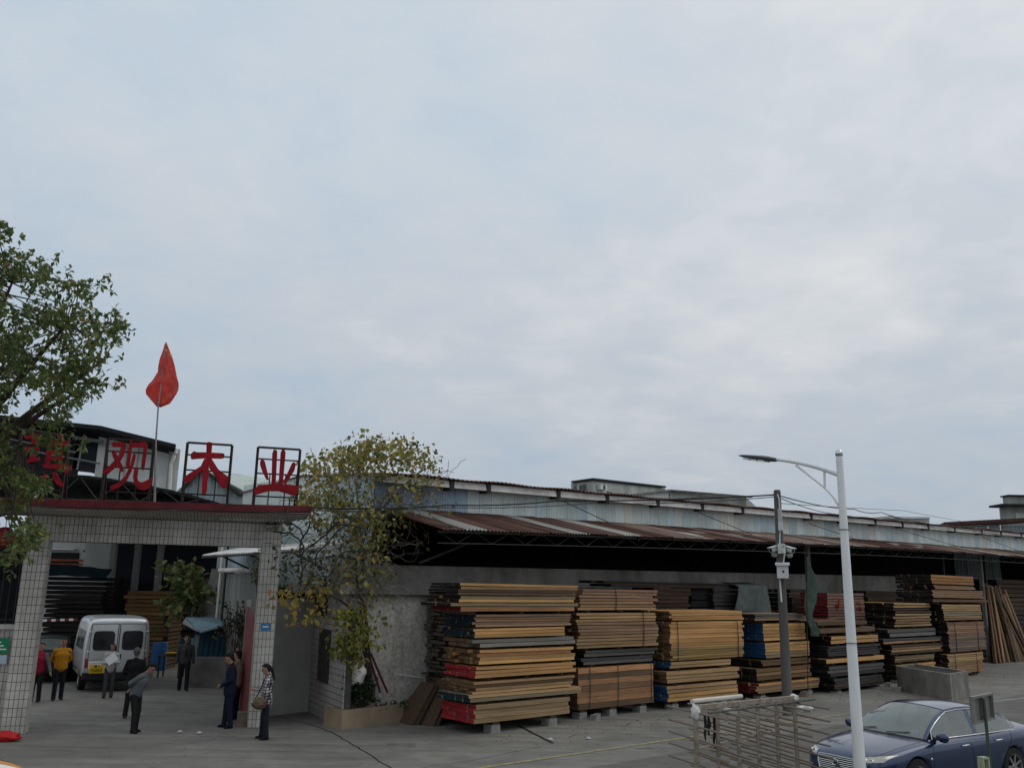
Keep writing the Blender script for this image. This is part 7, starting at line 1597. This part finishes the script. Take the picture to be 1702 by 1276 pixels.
# tangled dry runners
mb = MB()
for _ in range(520):
    x = rb_.uniform(505, 735); y = rb_.uniform(785, 975) if rb_.random() < .72 else rb_.uniform(900, 990)
    if y > 870 and x > 650: continue
    if x < 560 and y < 800: continue
    v = rb_.uniform(2.2, 3.6) if y < 900 else rb_.uniform(1.7, 2.8); p = cv(x, y, v); P = [p]
    d = Vector((rb_.uniform(-1, 1), rb_.uniform(-.5, .5), rb_.uniform(-.6, .5)))
    for k in range(6): d = (d+Vector((rb_.uniform(-.6, .6), rb_.uniform(-.4, .4), rb_.uniform(-.6, .45)))).normalized(); P.append(P[-1]+d*.18)
    mb.tube(P, .007, 4, caps=False)
mb.build('dry_runners', 'twig_pale', cr, kind='stuff')
mb = MB()
for (x, y) in ((500, 935), (505, 895), (512, 910), (525, 940), (500, 975), (545, 960)):
    p = cv(x, y, 1.3); P = [p]; d = Vector((rb_.uniform(-1, 1), 0, 1)).normalized()
    for k in range(12): d = (d+Vector((rb_.uniform(-.5, .5), rb_.uniform(-.2, .2), rb_.uniform(-.55, .3)))).normalized(); P.append(P[-1]+d*.14)
    mb.tube(P, .022, 5)
mb.build('thick_runners', 'steel_dark', cr)
def cluster_leaves(lst, per, size, pal, wts, name, parent, sig=.16, droop=.7):
    C, D, S = [], [], []
    for p in lst:
        p = np.array(p)
        for _ in range(int(per*rng.uniform(.6, 1.4))):
            C.append(p+np.clip(rng.normal(0, sig, 3), -2*sig, 2*sig)); d = rng.normal(0, .8, 3); d[2] -= droop; D.append(d); S.append(size*rng.uniform(.5, 1.4))
    C, D, S = map(np.array, (C, D, S)); leaves(name, C, D, S, pick(rng, len(C), pal, wts), parent, kind='stuff', wide=.72)
PALV = [(.33, .29, .075), (.21, .22, .065), (.40, .29, .09), (.12, .13, .045), (.45, .31, .07)]
top = []
OUT = [(500, 772), (530, 758), (560, 745), (590, 733), (620, 727), (640, 726), (665, 727), (690, 735), (715, 748), (735, 762), (746, 780)]
for _ in range(1600):
    x = 500+rb_.betavariate(1.5, 1.7)*236; k = min(9, max(0, next((i for i in range(10) if OUT[i+1][0] >= x), 9))); y0 = OUT[k][1]+(OUT[k+1][1]-OUT[k][1])*(x-OUT[k][0])/(OUT[k+1][0]-OUT[k][0])
    y = y0+6+abs(rb_.gauss(0, 1))*33
    if rb_.random() < .25 : y = y0+5+rb_.uniform(0, 100)
    if y > 870: continue
    top.append(cv(x, y, rb_.uniform(2.0, 4.2)))
    if len(top) >= 235: break
cluster_leaves(top, 10, .145, PALV, [5, 4, 2.5, 3, .8], 'crown', cr, .17, .5)
mid = [cv(rb_.gauss(605, 26), rb_.uniform(850, 1000), rb_.uniform(1.8, 2.6)) for _ in range(110)]+[cv(rb_.gauss(590, 55), rb_.uniform(820, 880), rb_.uniform(2.0, 3.0)) for _ in range(90)]
cluster_leaves(mid, 8, .145, PALV, [3, 4, 1.5, 4, .5], 'hanging_leaves', cr, .15)
low = [cv(rb_.gauss(585, 15), rb_.uniform(1015, 1085), rb_.uniform(1.4, 1.75)) for _ in range(75)]+[cv(rb_.gauss(592, 7), rb_.uniform(1080, 1112), rb_.uniform(1.4, 1.6)) for _ in range(10)]
cluster_leaves(low, 9, .14, [(.26, .24, .045), (.20, .21, .04), (.30, .22, .04), (.10, .12, .03)], [5, 4, 1.5, 2], 'low_leaves', cr, .10, .9)
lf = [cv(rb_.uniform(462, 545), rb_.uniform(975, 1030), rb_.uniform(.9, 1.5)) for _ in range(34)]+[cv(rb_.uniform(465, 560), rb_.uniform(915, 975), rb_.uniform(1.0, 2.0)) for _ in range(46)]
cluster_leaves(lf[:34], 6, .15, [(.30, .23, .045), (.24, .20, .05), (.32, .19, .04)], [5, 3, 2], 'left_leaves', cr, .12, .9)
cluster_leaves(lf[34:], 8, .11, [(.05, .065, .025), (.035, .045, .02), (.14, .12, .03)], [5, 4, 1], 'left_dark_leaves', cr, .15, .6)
# red stakes, white bag and shrub in the planter
for (a, b, lab) in (((632, 1150), (612, 1085), 'reddish stake leaning left in the planter under the creeper'), ((644, 1150), (616, 1085), 'reddish stake leaning right in the planter under the creeper')):
    A, B = cv(*a, 1.75), cv(*b, 1.8); mb = MB(); mb.tube([A, B], .03, 6); solo(mb, 'stake', 'stake_red', lab, 'stake', A)
blob(cv(592, 1118, 1.6), .25, 'white_bag', 'cloth_white', 'white plastic bag hanging among the creeper leaves above the shrub', 'bag', (.95, .6, 1.15), 21)
sh_ = cv(598, 1165, 1.7); sh_.z = .36; sr = thing('shrub', 'dark green leafy shrub in the tan planter bed', 'shrub', sh_)
cs = [cv(rb_.gauss(601, 10), rb_.uniform(1120, 1168), rb_.uniform(1.62, 2.05)) for _ in range(60)]
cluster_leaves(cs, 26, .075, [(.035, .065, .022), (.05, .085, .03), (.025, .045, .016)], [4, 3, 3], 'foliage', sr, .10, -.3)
mb = MB(); [mb.tube([sh_, c], .008, 4, caps=False) for c in cs[:20]]; mb.build('stems', 'bark', sr)
gc = [onp(rb_.uniform(625, 690), rb_.uniform(1160, 1168), W(0, 1.75), BV) for _ in range(30)]; gcp = W(-1.6, 1.7, .36)
gr_ = thing('ground_plants', 'low dark green plants along the back of the planter bed', 'plants', gcp); cluster_leaves([Vector((p.x, p.y, .40)) for p in gc], 12, .07, [(.03, .05, .02), (.045, .07, .025)], [1, 1], 'foliage', gr_, .07, -.3)
# small tree in the yard
yt = at(335, 1110, 33.2); yt.z = 0; ytree = thing('small_tree', 'small leafy tree with pale green leaves in front of the orange-brown pile', 'tree', yt)
yc = [at(rb_.gauss(300, 14), rb_.gauss(948, 9), 33+rb_.uniform(-.6, .6)) for _ in range(12)]+[at(rb_.gauss(322, 14), rb_.gauss(968, 8), 33+rb_.uniform(-.6, .6)) for _ in range(12)]+[at(rb_.gauss(300, 16), rb_.gauss(1000, 10), 33+rb_.uniform(-.6, .6)) for _ in range(26)]+[at(rb_.gauss(325, 10), rb_.gauss(990, 10), 33+rb_.uniform(-.6, .6)) for _ in range(14)]
cluster_leaves(yc, 8, .27, [(.13, .16, .05), (.09, .12, .04), (.20, .17, .05)], [4, 4, 1], 'crown', ytree, .20, .25)
mb = MB(); P = curve([yt, yt+Vector((.1, 0, 1.6)), at(322, 1010, 33), at(305, 960, 33), at(294, 925, 33)], 5); mb.tube(P, [.06-.0022*i for i in range(len(P))], 7); mb.build('trunk', 'bark', ytree)
mb = MB(); [mb.tube([min(P, key=lambda p: (p-c).length), c], .012, 4, caps=False) for c in yc]; mb.build('twigs', 'bark', ytree, kind='stuff')
# dry weeds against the sheet wall
wd_ = at(398, 1060, 29.2); wd_.z = 0; wt = thing('dry_bush', 'dark dry bush against the grey sheet wall behind the red gate leaf', 'bush', wd_)
wc = [at(rb_.gauss(392, 13), rb_.gauss(1035, 12), 29.4+rb_.uniform(-.4, .4)) for _ in range(34)]
cluster_leaves(wc, 9, .12, [(.035, .04, .02), (.05, .04, .025), (.16, .15, .06)], [5, 3, .6], 'foliage', wt, .16, .3)
mb = MB(); [mb.tube([Vector((wd_.x+rb_.uniform(-.3, .3), wd_.y, 0)), c+Vector((0, 0, rb_.uniform(0, .5)))], .012, 4, caps=False) for c in wc]; mb.build('stems', 'twig_grey', wt)
cl = [at(rb_.gauss(432, 5), rb_.uniform(915, 975), 25.5+rb_.uniform(-.4, .4)) for _ in range(22)]; w2 = at(432, 1050, 25.5); w2.z = 0; ivy = thing('hanging_ivy', 'ivy hanging under the awning just behind the right gate pillar', 'ivy', w2)
cluster_leaves(cl, 9, .12, [(.10, .11, .035), (.05, .06, .022), (.2, .17, .05)], [4, 4, 1], 'foliage', ivy, .12, .7)
mb = MB(); [mb.tube([Vector((w2.x+rb_.uniform(-.1, .1), w2.y, 0)), c], .01, 4, caps=False) for c in cl[:8]]; mb.build('stems', 'twig_grey', ivy)
# yellow-green plant at the lower right
pr_ = onp(1694, 1276, lw, Vector((0, 1, 0))); pb = Vector((pr_.x, lw.y, .70)); pn = thing('potted_plant', 'yellow-green plant in the lower right corner on the low plant bed', 'plant', pb)
cluster_leaves([pb+Vector((rb_.gauss(0, .07), rb_.gauss(0, .07), rb_.uniform(.05, .25))) for _ in range(16)], 14, .10, [(.30, .30, .05), (.22, .25, .04), (.4, .34, .07)], [3, 3, 1], 'foliage', pn, .05, -.4)
mb = MB(); [mb.tube([pb, pb+Vector((rb_.gauss(0, .06), rb_.gauss(0, .06), .2))], .006, 4) for _ in range(8)]; mb.build('stems', 'bark', pn)
